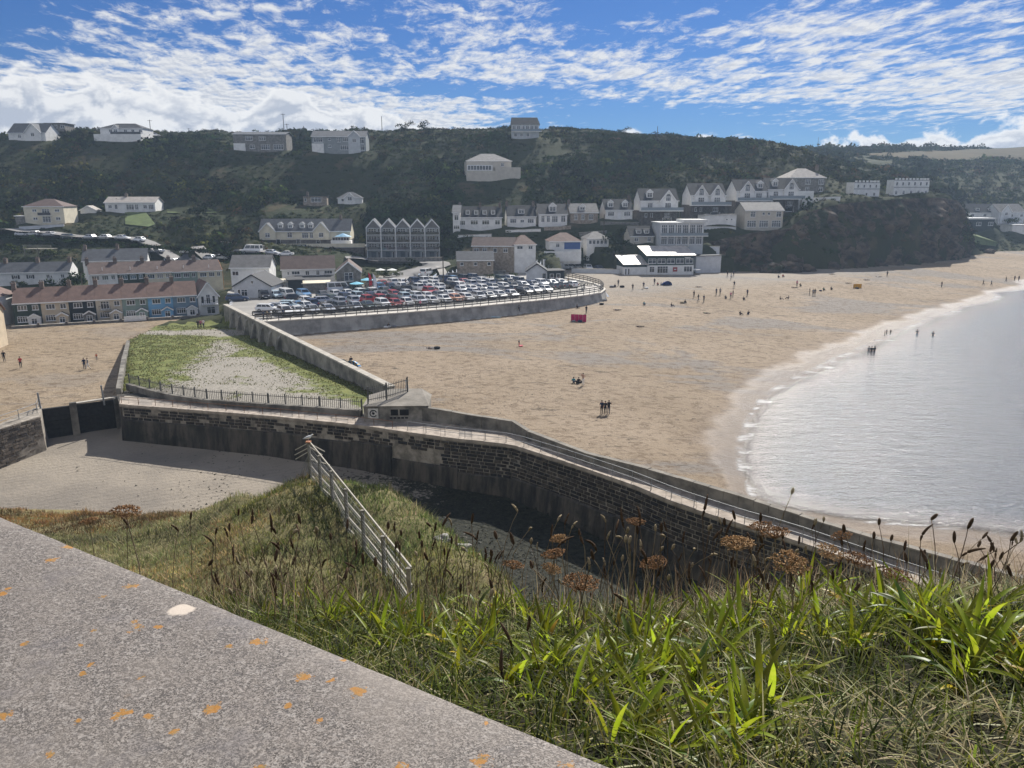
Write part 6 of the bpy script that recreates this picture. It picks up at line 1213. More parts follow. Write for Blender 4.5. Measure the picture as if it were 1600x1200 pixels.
# seed stems
head_m = mat('seed_head_brown', (.085, .055, .035), .9, .35, 120, .6, 300, .1, bdist=.002); head_p = mat('seed_head_pale', (.30, .24, .15), .9, .3, 120, .6, 300, .1, bdist=.002); stem_m = mat('dry_stem', (.24, .185, .115), .85, .3, 40); stem_d = mat('brown_stem', (.12, .08, .05), .85, .3, 40)
def head_mesh(L_, r_, m, bend=0.0):
    n = 8; b = MB(); pts = []; rs = []
    for i in range(9):
        t = i / 8; pts.append((bend * L_ * t * t, 0, L_ * t)); rs.append(r_ * max(.12, math.sin(math.pi * (t * .88 + .08)) ** .6) * random.uniform(.93, 1.07))
    return b.tube(pts, rs, n).mesh('seed_head', m)
HM = [head_mesh(.030, .0042, head_m), head_mesh(.022, .0046, head_m), head_mesh(.04, .0040, head_m, .3), head_mesh(.028, .0036, head_p, .4), head_mesh(.02, .0046, head_p), head_mesh(.05, .0038, head_m, .5)]
for me in HM: me.polygons.foreach_set('use_smooth', [True] * len(me.polygons))
def stem(px, py, Y, hm, dark=False, bend=.0, label=None, s=1.0):
    t = at(px, py, Y); bx, by = t.x + random.uniform(-.05, .05), t.y + random.uniform(-.05, .05); bz = float(bankz(np.array([bx]), np.array([by]))[0]); 
    if side(bx, by) > -.01 or bz > t.z - .03: return
    e = empty('seed_stem', (bx, by, bz), 0, label or ('thin dry stalk with a ribbed brown seed head on the near bank'), 'plant', 'plantain stalks on the near bank' if not label else None); tl = t - Vector((bx, by, bz)); cv = Vector((random.uniform(-.03, .03), random.uniform(-.03, .03), 0))
    pts = [tl * f + cv * math.sin(math.pi * f) + Vector((bend * .05 * f ** 4, 0, 0)) for f in (0, .25, .5, .75, .92, 1)]; r0 = .0011 * s
    MB().tube(pts, [r0 * 1.3, r0 * 1.2, r0, r0, r0 * .9, r0 * .8], 5).build('stem', stem_d if dark else stem_m, e)
    o = ob('seed_head', HM[hm], e, pts[-1]); o.rotation_euler = (random.uniform(-.25, .25), bend * .8 + random.uniform(-.25, .25), random.uniform(0, 6)); o.scale = [s] * 3
for k, (px, py, Y, hm) in enumerate([(1470, 812, 1.7, 1), (1524, 826, 1.6, 0), (1498, 848, 1.7, 0), (1543, 862, 1.7, 2), (1594, 845, 1.5, 0), (1376, 820, 2.0, 1), (1241, 772, 2.0, 4), (1365, 842, 2.0, 1), (1588, 900, 1.6, 0), (1541, 890, 1.8, 0), (1100, 806, 1.8, 5), (1162, 812, 1.9, 0), (1177, 815, 1.9, 0), (785, 800, 2.1, 3), (803, 828, 2.1, 3), (848, 815, 2.2, 3), (870, 826, 2.2, 3), (828, 850, 2.2, 4), (1033, 830, 2.1, 4), (1016, 840, 2.1, 3), (950, 842, 2.2, 3), (1060, 860, 2.0, 3), (1085, 868, 2.0, 3), (193, 820, 2.3, 2), (372, 806, 2.6, 0), (357, 830, 2.4, 0), (340, 835, 2.4, 0), (295, 812, 2.5, 0), (270, 830, 2.4, 2), (620, 858, 2.3, 0), (648, 842, 2.3, 0), (680, 830, 2.3, 2), (700, 850, 2.3, 0), (735, 845, 2.2, 5), (760, 870, 2.2, 0), (775, 880, 2.1, 2), (1425, 880, 1.9, 0), (1455, 870, 1.9, 1), (1560, 850, 1.7, 3), (1400, 860, 2.0, 0), (800, 1010, 1.25, 5), (828, 985, 1.25, 2), (795, 1060, 1.1, 5), (958, 940, 1.6, 2), (1500, 960, 1.5, 1), (1567, 970, 1.4, 1)]):
    stem(px, py, Y, hm, hm in (0, 1, 2, 5), random.uniform(-.5, .5) if hm != 3 else .9, None, 1.0 if Y > 1.5 else .9)
for k in range(235):
    px = random.uniform(330, 1600); Y = random.uniform(1.6, 2.7); stem(px, random.uniform(815, 935) + (25 if px > 1350 else 0), Y, random.randrange(6), random.random() < .6, random.uniform(-.8, .8))
# dried wild carrot umbels
umb_m = mat('dry_umbel', (.22, .12, .055), .9, .4, 60, .3, 200); umb_l = mat('dry_umbel_pale', (.34, .21, .10), .9, .35, 60, .3, 200)
def umbel_mesh(m, seed):
    random.seed(seed); b = MB(); n = 34
    for k in range(n):
        a = 2.4 * k; r_ = math.sqrt(k / n) ; top = Vector((r_ * .036 * math.cos(a), r_ * .036 * math.sin(a), .030 - .012 * r_ * r_)); b.tube([(0, 0, 0), top * .55 + Vector((r_ * .006 * math.cos(a), r_ * .006 * math.sin(a), -.001)), top], .0006, 3, cap=False)
        for q in range(7): d_ = Vector((random.uniform(-1, 1), random.uniform(-1, 1), random.uniform(-.4, 1))).normalized() * random.uniform(.004, .008); b.tube([top, top + d_], [.0008, .0016], 3)
    for k in range(26):
        a = random.uniform(0, 6.28); r_ = random.uniform(.02, .036); b.tube([(r_ * math.cos(a + f), r_ * math.sin(a + f), .016 + .01 * f + random.uniform(-.004, .004)) for f in (0, .35, .7)], .0007, 3, cap=False)
    return b.mesh('umbel', m)
UM = [umbel_mesh(umb_m, 1), umbel_mesh(umb_l, 2), umbel_mesh(umb_m, 3)]; random.seed(21)
def umbel(px, py, Y, k, s, label):
    t = at(px, py, Y); bx, by = t.x + random.uniform(-.04, .04), t.y - .03; bz = float(bankz(np.array([bx]), np.array([by]))[0]); e = empty('wild_carrot', (bx, by, bz), 0, label, 'plant', 'dried wild carrot heads on the near bank'); tl = t - Vector((bx, by, bz))
    MB().tube([(0, 0, 0), tl * .5 + Vector((.012, 0, 0)), tl], [.0022, .0018, .0014], 6).build('stem', stem_m, e)
    o = ob('umbel', UM[k], e, tl - Vector((0, 0, .003))); o.scale = (s, s, s * .8); o.rotation_euler = (random.uniform(-.25, .25), random.uniform(-.25, .25), random.uniform(0, 6))
for a in [(1152, 858, 1.75, 1, 1.2, 'large golden brown dried umbel right of the bent dark stalk'), (1212, 840, 1.9, 0, 1.1, 'dark brown dried umbel overlapping the pier walkway'), (1232, 888, 1.6, 1, 1.2, 'golden dried umbel just above the bright leaves on the bank brow'), (1190, 828, 2.1, 0, 1.0, 'flat brown dried umbel highest of the cluster before the walkway'), (1294, 868, 1.9, 1, 1.0, 'light brown dried umbel right of the golden one'), (1338, 880, 1.9, 0, 1.0, 'flat dark dried umbel against the pale walkway on the right'), (1316, 842, 2.3, 2, .9, 'faint brown umbel before the dark parapet'), (1023, 886, 1.9, 2, 1.0, 'wide thin dried umbel before the dark harbour wall'), (906, 920, 1.7, 0, 1.25, 'broad brown dried umbel low in the middle of the bank brow'), (866, 872, 2.0, 2, 1.0, 'reddish brown dried umbel before the dark harbour bed'), (860, 893, 2.0, 1, .8, 'small golden umbel under the reddish one'), (874, 846, 2.2, 1, .8, 'small pale umbel topmost of three stacked umbels'), (993, 820, 2.3, 0, .9, 'small ragged umbel against the block work of the pier'), (197, 806, 2.2, 2, 1.2, 'tall dark dried umbel standing above the speckled parapet'), (140, 818, 2.6, 2, .9, 'small dark umbel left of the tall one above the parapet'), (801, 888, 2.1, 2, .9, 'grey brown umbel beside the smooth boulder'), (1400, 905, 1.9, 2, 1.0, 'grey brown umbel among stalks on the right'), (1568, 1165, 1.0, 2, 1.1, 'brown tangled umbel in the bottom right corner'), (1535, 1085, 1.2, 2, .8, 'small brown umbel above the corner one')]: umbel(*a)

# ------------------------------------------------------------------ scrub on the hillside
def bush_tpl(n, seed, flat=.8):
    r_ = np.random.default_rng(seed); d = r_.normal(size=(n, 3)); d /= np.linalg.norm(d, axis=1)[:, None]; d[:, 2] = np.abs(d[:, 2]) * 1.0 - .15
    lob = 1 + .28 * np.sin(d[:, 0] * 5 + seed) * np.cos(d[:, 1] * 4 + seed * 2) + r_.normal(0, .10, n); c = d * (lob * r_.uniform(.72, 1.0, n))[:, None]; c[:, 2] *= flat
    nn = d + r_.normal(0, .45, (n, 3)); nn /= np.linalg.norm(nn, axis=1)[:, None]; a = np.cross(nn, r_.normal(size=(n, 3))); a /= np.linalg.norm(a, axis=1)[:, None]; b = np.cross(nn, a); s = r_.uniform(.10, .20, n)[:, None]
    Q = np.stack([c - a * s, c - b * s * r_.uniform(.5, 1, (n, 1)), c + a * s, c + b * s * r_.uniform(.5, 1, (n, 1))], 1); return Q       # n,4,3
TPL = [bush_tpl(72, k + 1, .6 + .1 * (k % 4)) for k in range(8)]
def m_scrub():
    T = NT('scrub_leaves'); c = T.attr('tint', 'Color'); b = T.attr('bn', 'Vector'); vt = T.n('ShaderNodeVectorTransform', vector_type='NORMAL', convert_from='OBJECT', convert_to='WORLD'); T.L.new(b, vt.inputs[0])
    g_ = T.n('ShaderNodeNewGeometry').outputs['Normal']; s1 = T.n('ShaderNodeVectorMath', operation='SCALE'); T.L.new(g_, s1.inputs[0]); s1.inputs['Scale'].default_value = .38; ad = T.n('ShaderNodeVectorMath', operation='ADD'); T.L.new(vt.outputs[0], ad.inputs[0]); T.L.new(s1.outputs[0], ad.inputs[1]); nz = T.n('ShaderNodeVectorMath', operation='NORMALIZE'); T.L.new(ad.outputs[0], nz.inputs[0])
    return T.done(c, 1.0, nz.outputs[0], 0.0)
leaf_h = m_scrub()
def bn_of(V, ctr): d = V - ctr; d = d / (np.linalg.norm(d, axis=-1, keepdims=True) + 1e-6); return d
def bushes(name, X, Y, Z, S, cols):
    n = len(X); k = rng.integers(0, 8, n); V = np.zeros((n, 72, 4, 3), np.float32); th = rng.uniform(0, 6.28, n)
    T_ = np.stack(TPL)[k]; c, s = np.cos(th)[:, None, None], np.sin(th)[:, None, None]
    V[..., 0] = (T_[..., 0] * c - T_[..., 1] * s) * S[:, None, None] + X[:, None, None]; V[..., 1] = (T_[..., 0] * s + T_[..., 1] * c) * S[:, None, None] + Y[:, None, None]; V[..., 2] = T_[..., 2] * S[:, None, None] + Z[:, None, None]
    C_ = np.ones((n, 72, 4, 4), np.float32); C_[..., :3] = cols[:, None, None, :] * rng.uniform(.8, 1.25, (n, 72, 1, 1))
    ctr = np.stack([X, Y, Z - .2 * S], 1)[:, None, None, :]; Nn = bn_of(V, ctr).reshape(-1, 3); V = V.reshape(-1, 3); return npmesh(name, V, np.arange(len(V)).reshape(-1, 4), leaf_h, False, {'tint': C_.reshape(-1, 4), 'bn': Nn})
def segdist(X, Y, P):
    d = np.full(X.shape, 1e9)
    for a, b in zip(P, P[1:]):
        vx, vy = b[0] - a[0], b[1] - a[1]; t = np.clip(((X - a[0]) * vx + (Y - a[1]) * vy) / (vx * vx + vy * vy + 1e-9), 0, 1); d = np.minimum(d, np.hypot(X - a[0] - t * vx, Y - a[1] - t * vy))
    return d
st_ = 2.15; gx, gy = np.meshgrid(np.arange(-255, 262, st_), np.arange(196, 352, st_)); X = (gx + rng.uniform(-1, 1, gx.shape)).ravel(); Y = (gy + rng.uniform(-1, 1, gy.shape)).ravel()
g2x, g2y = np.meshgrid(np.arange(120, 420, 5.0), np.arange(352, 640, 5.0)); X = np.concatenate([X, (g2x + rng.uniform(-2.4, 2.4, g2x.shape)).ravel()]); Y = np.concatenate([Y, (g2y + rng.uniform(-2.4, 2.4, g2y.shape)).ravel()])
Rg = region(X, Y); Z = ground(X, Y, Rg); keep = (Rg == 0) & ~inpoly(X, Y, FIELD); far = Y > 352
S = rng.uniform(.8, 2.0, len(X)) ** 1.25 * (1 + 1.2 * np.clip((fbm(X * .045, Y * .06, 101) - .5) * 5, 0, 1)); S[far] *= 1.7
keep &= ~(far & (fbm(X * .02, Y * .02, 102) < .26)); keep &= ~((~far) & (fbm(X * .055, Y * .07, 103) < .27) & (Y > 255))
sm = np.zeros(len(X), bool)
for h in HS:
    a, d = h['a'], (h['b'] - h['a']); W = d.length; d = d / W; lx = (X - a.x) * d.x + (Y - a.y) * d.y; ly = -(X - a.x) * d.y + (Y - a.y) * d.x
    keep &= ~((lx > -1.2) & (lx < W + 1.2) & (ly > -3.2) & (ly < h['D'] + .8)); sm |= (lx > -3) & (lx < W + 3) & (ly > -20) & (ly < -6)
    sm |= (lx > -2.5) & (lx < W + 2.5) & (ly >= -7) & (ly < h['D'] + 3)
dh = segdist(X, Y, HROAD); keep &= dh > 3.5; sm |= dh < 9; keep &= segdist(X, Y, ROAD1) > 6.5
for q in LAWN: keep &= ~inpoly(X, Y, [(x + (x - q[0][0]) * 0, y) for x, y in q]); sm |= segdist(X, Y, q + [q[0]]) < 5
keep &= ~inpoly(X, Y, [(p.x, p.y) for p in gd]); keep &= ~((X < -50) & (Y < 208) & (rng.uniform(0, 1, len(X)) < .85)); keep &= ~((X > -50) & (X < 60) & (Y < 205))
keep &= ~((Y < 232) & (X > 5) & (X < 32) & (Y < 212)); sm |= (Y < 222); ridge = (Y > 322) & (Y < 352); S[ridge] *= .62; sm |= (X > 95) & (X < 175) & (Y > 236) & (Y < 300)
S[sm] = np.minimum(S[sm], rng.uniform(.6, 1.15, sm.sum())); S[(dh < 6.5)] = 1.25; X, Y, Z, S = X[keep], Y[keep], Z[keep], S[keep]; n = len(X)
hxy = []
for a_, b_ in zip(HROAD, HROAD[1:]):
    d_ = (b_ - a_); L_ = d_.length; d_ = d_ / L_; nv_ = Vector((d_.y, -d_.x, 0)); nv_ = nv_ if nv_.y < 0 else -nv_
    for k in range(int(L_ / .9)): q_ = a_ + d_ * (k * .9) + nv_ * random.uniform(3.3, 4.6); hxy.append((q_.x, q_.y, (a_.z + (b_.z - a_.z) * k * .9 / L_) - .1))
hxy = np.array(hxy); X = np.concatenate([X, hxy[:, 0]]); Y = np.concatenate([Y, hxy[:, 1]]); Z = np.concatenate([Z, hxy[:, 2]]); S = np.concatenate([S, rng.uniform(1.1, 1.75, len(hxy))]); n = len(X)
cl = tint(n, [(.032, .050, .016), (.020, .036, .012), (.055, .068, .020), (.062, .050, .028), (.040, .050, .030)], [4, 4, 2.5, 1.2, 1], .40); warm = fbm(X * .03, Y * .03, 108)
cl[(warm > .56)] *= np.array([1.35, 1.1, 1.0])
tag(ob('scrub', bushes('scrub', X, Y, Z - .15 * S, S, cl)), 'dense dark green scrub covering the hillside', 'scrub', kind='stuff')

# ------------------------------------------------------------------ single trees and shrubs one can tell apart
def tree_parts(seed, nq, cols):
    r_ = np.random.default_rng(seed); Qs = []
    for _ in range(9):
        o_ = r_.normal(0, .42, 3); o_[2] = abs(o_[2]) * .9 + .75; Qs.append(bush_tpl(nq, int(r_.integers(1, 999)), .85) * r_.uniform(.38, .62) + o_)
    V = np.concatenate(Qs).reshape(-1, 3); C_ = np.ones((len(V) // 4, 4, 4)); C_[..., :3] = np.array(cols)[None, None] * r_.uniform(.65, 1.4, (len(V) // 4, 1, 1))
    Nn = np.concatenate([bn_of(q_, q_.reshape(-1, 3).mean(0)).reshape(-1, 3) for q_ in Qs]); me = npmesh('crown', V, np.arange(len(V)).reshape(-1, 4), leaf_h, False, {'tint': C_.reshape(-1, 4), 'bn': Nn})
    tb = MB().tube([(0, 0, -.3), (.03, .02, .45), (.0, .05, 1.0)], [.10, .075, .035], 7)
    for k in range(4): a = k * 1.6 + seed; tb.tube([(.02, .02, .45 + .1 * k), (.4 * math.cos(a), .4 * math.sin(a), .95 + .1 * k)], [.04, .012], 5)
    return me, tb.mesh('trunk', mat('bark', (.10, .08, .06), .9, .3, 3))
TP = [tree_parts(3, 70, (.035, .056, .018)), tree_parts(5, 70, (.048, .062, .022)), tree_parts(8, 70, (.026, .040, .016)), tree_parts(11, 60, (.09, .11, .035))]
def tree(px, py, s, k, label, flat=1.0, name='tree'):
    p = gp(px, py); p.z -= (.75 if py < 215 else .4) * s * flat; e = empty(name, p, random.uniform(0, 6), label, 'tree' if name == 'tree' else 'shrub'); a = ob('crown', TP[k][0], e); b = ob('trunk', TP[k][1], e); e.scale = (s, s, s * flat)
for a in [(112, 455, 3.6, 0, 'round leafy green tree between the white cottages and the rear terrace'), (33, 452, 1.7, 1, 'small spiky garden tree before the shuttered cottage'), (632, 204, 3.4, 2, 'dark rounded tree on the skyline right of the twin poles', .8), (668, 204, 3.6, 2, 'wide dark tree on the skyline, rightmost of the pair by the twin poles', .75), (976, 210, 2.6, 2, 'small wind bent tree on the skyline right of the tall house', .8), (120, 205, 2.6, 2, 'dark tree on the ridge left of the balcony house'), (142, 206, 3.0, 1, 'bushy tree on the ridge touching the balcony house'), (56, 206, 2.0, 0, 'small tree behind the left gabled ridge house'), (700, 395, 4.0, 1, 'tall tree right of the five gabled blocks'), (692, 365, 3.6, 0, 'leafy tree left of the narrow white house'), (880, 272, 5.0, 0, 'large round tree right of the pale stepped house'), (848, 300, 3.6, 1, 'pale leaved tree below the pale stepped house'), (975, 372, 2.8, 1, 'grey green palm like tree left of the dark roofed small house'), (960, 400, 3.6, 2, 'dark tree on the bank left of the surf club wing'), (925, 408, 3.0, 2, 'dark spreading tree below the small white bungalow', .8), (845, 415, 2.2, 1, 'light shrub beside the blue fronted bungalow wall', .8), (246, 356, 1.5, 3, 'bright yellow green round shrub below the sloping lawn', .8, 'shrub'), (278, 357, 1.8, 0, 'grey green round shrub right of the bright yellow green one', .8, 'shrub'), (310, 340, 4.0, 2, 'dark tree beside the long white bungalow lawn'), (1260, 370, 2.6, 1, 'olive bush on the cliff slope right of the cliff edge house', .8), (1430, 262, 4.0, 2, 'dark lone tree in the valley above the battlemented houses'), (1298, 268, 3.0, 2, 'dark bush on the slope above the hipped grey house', .8), (1340, 240, 3.0, 2, 'dark hedge clump at the edge of the dry field', .7), (620, 432, 1.6, 3, 'low green shrub in the garden beside the road', .7, 'shrub'), (600, 434, 1.8, 1, 'low dark shrub behind the white parasols', .7, 'shrub'), (580, 436, 1.6, 1, 'low shrub beside the feather flags', .7, 'shrub'), (730, 436, 1.5, 3, 'yellow green hedge shrub at the left end of the car park bank', .6, 'shrub'), (765, 434, 1.6, 3, 'yellow green hedge shrub in the middle of the car park bank', .6, 'shrub'), (800, 432, 1.6, 3, 'yellow green hedge shrub at the right end of the car park bank', .6, 'shrub'), (1575, 352, 3.0, 0, 'green tree beside the boat shed beyond the cliff'), (640, 418, 2.0, 2, 'dark shrub at the bend of the road below the gabled blocks', .8, 'shrub'), (20, 395, 3.4, 3, 'pale green sunlit bush at the far left below the hill road', .7, 'shrub'), (75, 402, 3.0, 3, 'pale green bush right of the timber deck', .7, 'shrub')]: tree(*a)
# telegraph poles
pole_m = mat('pole_timber', (.09, .075, .06), .85, .2, 3)
def pole(px, py, top, label, arm=True, Y=None):
    p = gp(px, py) if Y is None else at(px, py, Y); hgt = (py - top) * p.y / 1200 * 1.03; e = empty('telegraph_pole', p, 0, label, 'pole'); MB().tube([(0, 0, -1), (0, 0, hgt)], [.16, .11], 7).build('mast', pole_m, e)
    if arm: MB().bar((-.9, 0, hgt - .35), (.9, 0, hgt - .35), .1, .12).build('cross_arm', pole_m, e)
    return e, hgt
for a in [(169, 204, 183, 'telegraph pole above the balcony house on the ridge'), (236, 211, 190, 'telegraph pole right of the balcony house on the ridge'), (295, 205, 183, 'telegraph pole on the bare skyline between the ridge houses'), (444, 207, 181, 'tall leaning telegraph pole behind the split level ridge house'), (449, 208, 195, 'short telegraph pole beside the tall leaning one'), (475, 207, 198, 'short thin pole between the two modern ridge houses', False), (1027, 213, 199, 'single thin pole on the skyline left of the ridge bend', False), (1277, 237, 217, 'single pole on the skyline right of the ridge end', False), (1278, 312, 298, 'thin pole below the hipped grey house', False), (925, 295, 280, 'thin pole on the wooded slope right of the large round tree', False), (130, 458, 428, 'thin lamp pole beside the round leafy tree', False), (1103, 266, 252, 'thin pole on the hillside above the gabled villas', False), (693, 447, 402, 'lamp post beside the road at the car park entrance', False), (943, 381, 338, 'thin pole between the stone house and the two dormer house', False)]: pole(*a)
e1, h1 = pole(597, 205, 181, 'left pole of the transformer pair on the skyline', False); e2, h2 = pole(603, 205, 177, 'right pole of the transformer pair on the skyline', False)
bxp = Vector(e1.location).lerp(Vector(e2.location), .5) + Vector((0, 0, h1 * .62)); tag(MB().box(-.45, .45, -.4, .4, -.6, .6).box(-.5, .5, -.45, .45, .602, .7).tube([(-.2, 0, .7), (-.2, 0, 1.0)], .06).tube([(.2, 0, .7), (.2, 0, 1.0)], .06).build('transformer', mat('transformer_grey', (.12, .125, .13), .6), None, bxp), 'grey transformer box hung between the twin poles on the skyline', 'transformer')

# ------------------------------------------------------------------ vehicles
def paint(name, c, rough=.28, metal=0.0):
    T = NT(name); T.done(c, rough, None, .6, metal); T.b.inputs['Coat Weight'].default_value = .6; T.b.inputs['Coat Roughness'].default_value = .08; return T.m
PAINT = {'white': paint('paint_white', (.78, .78, .77)), 'silver': paint('paint_silver', (.50, .51, .53), .3, .5), 'grey': paint('paint_grey', (.17, .175, .185), .3, .4), 'black': paint('paint_black', (.018, .018, .02)), 'dark blue': paint('paint_dark_blue', (.03, .055, .12)), 'blue': paint('paint_blue', (.12, .26, .45)), 'red': paint('paint_red', (.38, .03, .035)), 'pale blue': paint('paint_pale_blue', (.45, .56, .62)), 'dark green': paint('paint_dark_green', (.03, .06, .045)), 'orange': paint('paint_orange', (.55, .22, .10))}
tyre = mat('tyre', (.02, .02, .02), .8); rim = mat('rim', (.4, .4, .42), .35, .1, 3, 0, 8, .5, .8); lamp_m = mat('headlamp', (.75, .76, .78), .15, .05, 3, 0, 8, .8); tail_m = mat('tail_lamp', (.35, .02, .02), .3)
def car_meshes(kind):
    P = dict(hatchback=dict(L=4.0, W=1.75, belt=.92, roof=1.47, cb=(-1.85, 1.0), cr=(-1.35, .25)), saloon=dict(L=4.5, W=1.8, belt=.92, roof=1.43, cb=(-1.65, 1.05), cr=(-1.0, .25)), estate=dict(L=4.6, W=1.8, belt=.94, roof=1.48, cb=(-2.15, 1.1), cr=(-1.85, .35)), suv=dict(L=4.5, W=1.88, belt=1.08, roof=1.70, cb=(-2.1, 1.05), cr=(-1.75, .4)), van=dict(L=4.9, W=1.95, belt=1.15, roof=1.95, cb=(-2.4, 1.75), cr=(-2.3, 1.0)), minibus=dict(L=5.6, W=2.0, belt=1.25, roof=2.35, cb=(-2.75, 2.05), cr=(-2.68, 1.45)))[kind]
    L_, W_ = P['L'] / 2, P['W'] / 2; b = P['belt']; hood = b - (.06 if kind not in ('van', 'minibus') else .12)
    stt = [(-L_, .80, .42, b - .30), (-L_ + .08, .92, .30, b - .02), (-L_ + .5, 1, .24, b), (P['cb'][1] - .25, 1, .24, b), (P['cb'][1] + .3, .99, .24, hood), (L_ - .35, .94, .27, hood - .14), (L_ - .06, .86, .32, hood - .26), (L_, .76, .40, .52)]
    V = []; n = 8
    for x, w_, z0, z1 in stt:
        w_ *= W_; zm = z0 + (z1 - z0) * .55; V += [(x, -w_ * .86, z0), (x, -w_, z0 + .12), (x, -w_, zm), (x, -w_ * .93, z1), (x, w_ * .93, z1), (x, w_, zm), (x, w_, z0 + .12), (x, w_ * .86, z0)]
    body = MB().add(V, [(i * n + k, i * n + (k + 1) % n, (i + 1) * n + (k + 1) % n, (i + 1) * n + k) for i in range(len(stt) - 1) for k in range(n)] + [tuple(range(n))[::-1], tuple(range((len(stt) - 1) * n, len(stt) * n))])
    (bx0, bx1), (rx0, rx1) = P['cb'], P['cr']; wb, wr = W_ * .92, W_ * .74 if kind not in ('van', 'minibus') else W_ * .86; zr = P['roof']; zb = b - .02
    B4 = [Vector((bx0, -wb, zb)), Vector((bx1, -wb, zb)), Vector((bx1, wb, zb)), Vector((bx0, wb, zb))]; T4 = [Vector((rx0, -wr, zr - .04)), Vector((rx1, -wr, zr - .04)), Vector((rx1, wr, zr - .04)), Vector((rx0, wr, zr - .04))]; R4 = [Vector((rx0 + .12, -wr * .82, zr)), Vector((rx1 - .15, -wr * .82, zr)), Vector((rx1 - .15, wr * .82, zr)), Vector((rx0 + .12, wr * .82, zr))]
    body.hexa(B4, T4).add(T4 + R4, [(4, 5, 6, 7), (0, 1, 5, 4), (1, 2, 6, 5), (2, 3, 7, 6), (3, 0, 4, 7)])
    def pane(q, u0, u1, v0, v1):
        a, b_, c, d = q; f = lambda u, v: (a.lerp(b_, u)).lerp(d.lerp(c, u), v); p = [f(u0, v0), f(u1, v0), f(u1, v1), f(u0, v1)]; nn = (p[1] - p[0]).cross(p[3] - p[0]).normalized() * .012; return MB().prism([x_ + nn for x_ in p], nn * .4)
    G = []
    G.append(('windscreen', pane([B4[1], B4[2], T4[2], T4[1]], .06, .94, .08, .93)))
    G.append(('rear_window', pane([B4[3], B4[0], T4[0], T4[3]], .08, .92, .15, .9)))
    for q in ([B4[0], B4[1], T4[1], T4[0]], [B4[2], B4[3], T4[3], T4[2]]):
        for u0, u1 in ((.06, .36), (.39, .66), (.69, .94)) if kind in ('estate', 'suv', 'minibus') else ((.08, .47), (.51, .93)): G.append(('side_window', pane(q, u0, u1, .14, .9)))
    wy = MB().tube([(0, -.11, 0), (0, .11, 0)], .32, 14).mesh('wheel', tyre); rmh = MB().tube([(0, -.118, 0), (0, .118, 0)], .2, 10).mesh('rim', rim)
    return dict(body=body.v and body, G=[(nm, m.mesh(nm, MC['glass'])) for nm, m in G], wheel=wy, rim=rmh, L=L_, W=W_, hood=hood, b=b)
CM = {}
def car_proto(kind):
    if kind not in CM:
        d = car_meshes(kind); d['bm'] = d['body'].mesh('body', PAINT['white']); d['hl'] = MB().box(-.03, .05, -.17, .17, -.08, .08).mesh('headlight', lamp_m); d['tl'] = MB().box(-.05, .03, -.12, .12, -.12, .12).mesh('tail_light', tail_m); d['np'] = MB().box(0, .02, -.26, .26, -.06, .06).mesh('number_plate', wf); d['gr'] = MB().box(0, .03, -.5, .5, -.07, .07).mesh('grille', tyre); CM[kind] = d
    return CM[kind]
def car(kind, colr, loc, rz, label, group=None, full=True):
    d = car_proto(kind); e = empty({'hatchback': 'hatchback_car', 'saloon': 'saloon_car', 'estate': 'estate_car', 'suv': 'suv_car', 'van': 'van', 'minibus': 'minibus'}[kind], loc, rz, label, 'car' if kind not in ('van', 'minibus') else kind, group)
    b = ob('body', d['bm'], e); b.material_slots[0].link = 'OBJECT'; b.material_slots[0].material = PAINT[colr]
    for nm, m in d['G']: ob(nm, m, e)
    for x in (-d['L'] * .62, d['L'] * .64):
        for s in (-1, 1): o = ob('wheel', d['wheel'], e, (x, s * (d['W'] - .1), .32)); ob('rim', d['rim'], o)
    if full:
        for s in (-1, 1): ob('headlight', d['hl'], e, (d['L'] - .06, s * d['W'] * .62, d['hood'] - .28)); ob('tail_light', d['tl'], e, (-d['L'] + .04, s * d['W'] * .72, d['b'] - .2))
        ob('number_plate', d['np'], e, (d['L'] + .005, 0, .46)); ob('grille', d['gr'], e, (d['L'] - .01, 0, .6))
    return e
ORD = ['first', 'second', 'third', 'fourth', 'fifth', 'sixth', 'seventh', 'eighth', 'ninth', 'tenth', 'eleventh', 'twelfth', 'thirteenth', 'fourteenth', 'fifteenth', 'sixteenth', 'seventeenth', 'eighteenth', 'nineteenth', 'twentieth', 'twenty-first', 'twenty-second', 'twenty-third', 'twenty-fourth', 'twenty-fifth', 'twenty-sixth', 'twenty-seventh', 'twenty-eighth']
random.seed(5)
cw = ['white'] * 7 + ['silver'] * 6 + ['grey'] * 5 + ['black'] * 4 + ['dark blue'] * 2 + ['blue'] + ['red'] * 2 + ['pale blue'] + ['dark green']
kw = ['hatchback'] * 5 + ['saloon'] * 2 + ['estate'] * 3 + ['suv'] * 4
u_ = (PROM[6] - PROM[1]); u_.z = 0; u_.normalize(); nn_ = Vector((-u_.y, u_.x, 0)); Q0 = Vector((PROM[1].x, PROM[1].y, 5.22)); hd = math.atan2(-nn_.y, -nn_.x)
FP = [((h['a'], (h['b'] - h['a']).normalized(), (h['b'] - h['a']).length, h['D'])) for h in HS]
def free(p):
    for a, d, W, D in FP:
        lx = (p.x - a.x) * d.x + (p.y - a.y) * d.y; ly = -(p.x - a.x) * d.y + (p.y - a.y) * d.x
        if -2 < lx < W + 2 and -3.5 < ly < D + 2: return False
    return bool(inpoly(np.array([p.x]), np.array([p.y]), CARP)[0])
rows = [('front row', 8.3, -6, 54, hd, .10), ('second row', 15.6, -4, 64, hd + math.pi, .06), ('third row', 20.6, 2, 64, hd, .06), ('fourth row', 28.6, 8, 62, hd + math.pi, .05), ('fifth row', 33.6, 10, 60, hd, .06), ('rear row', 41.5, 16, 52, hd + math.pi, .08)]
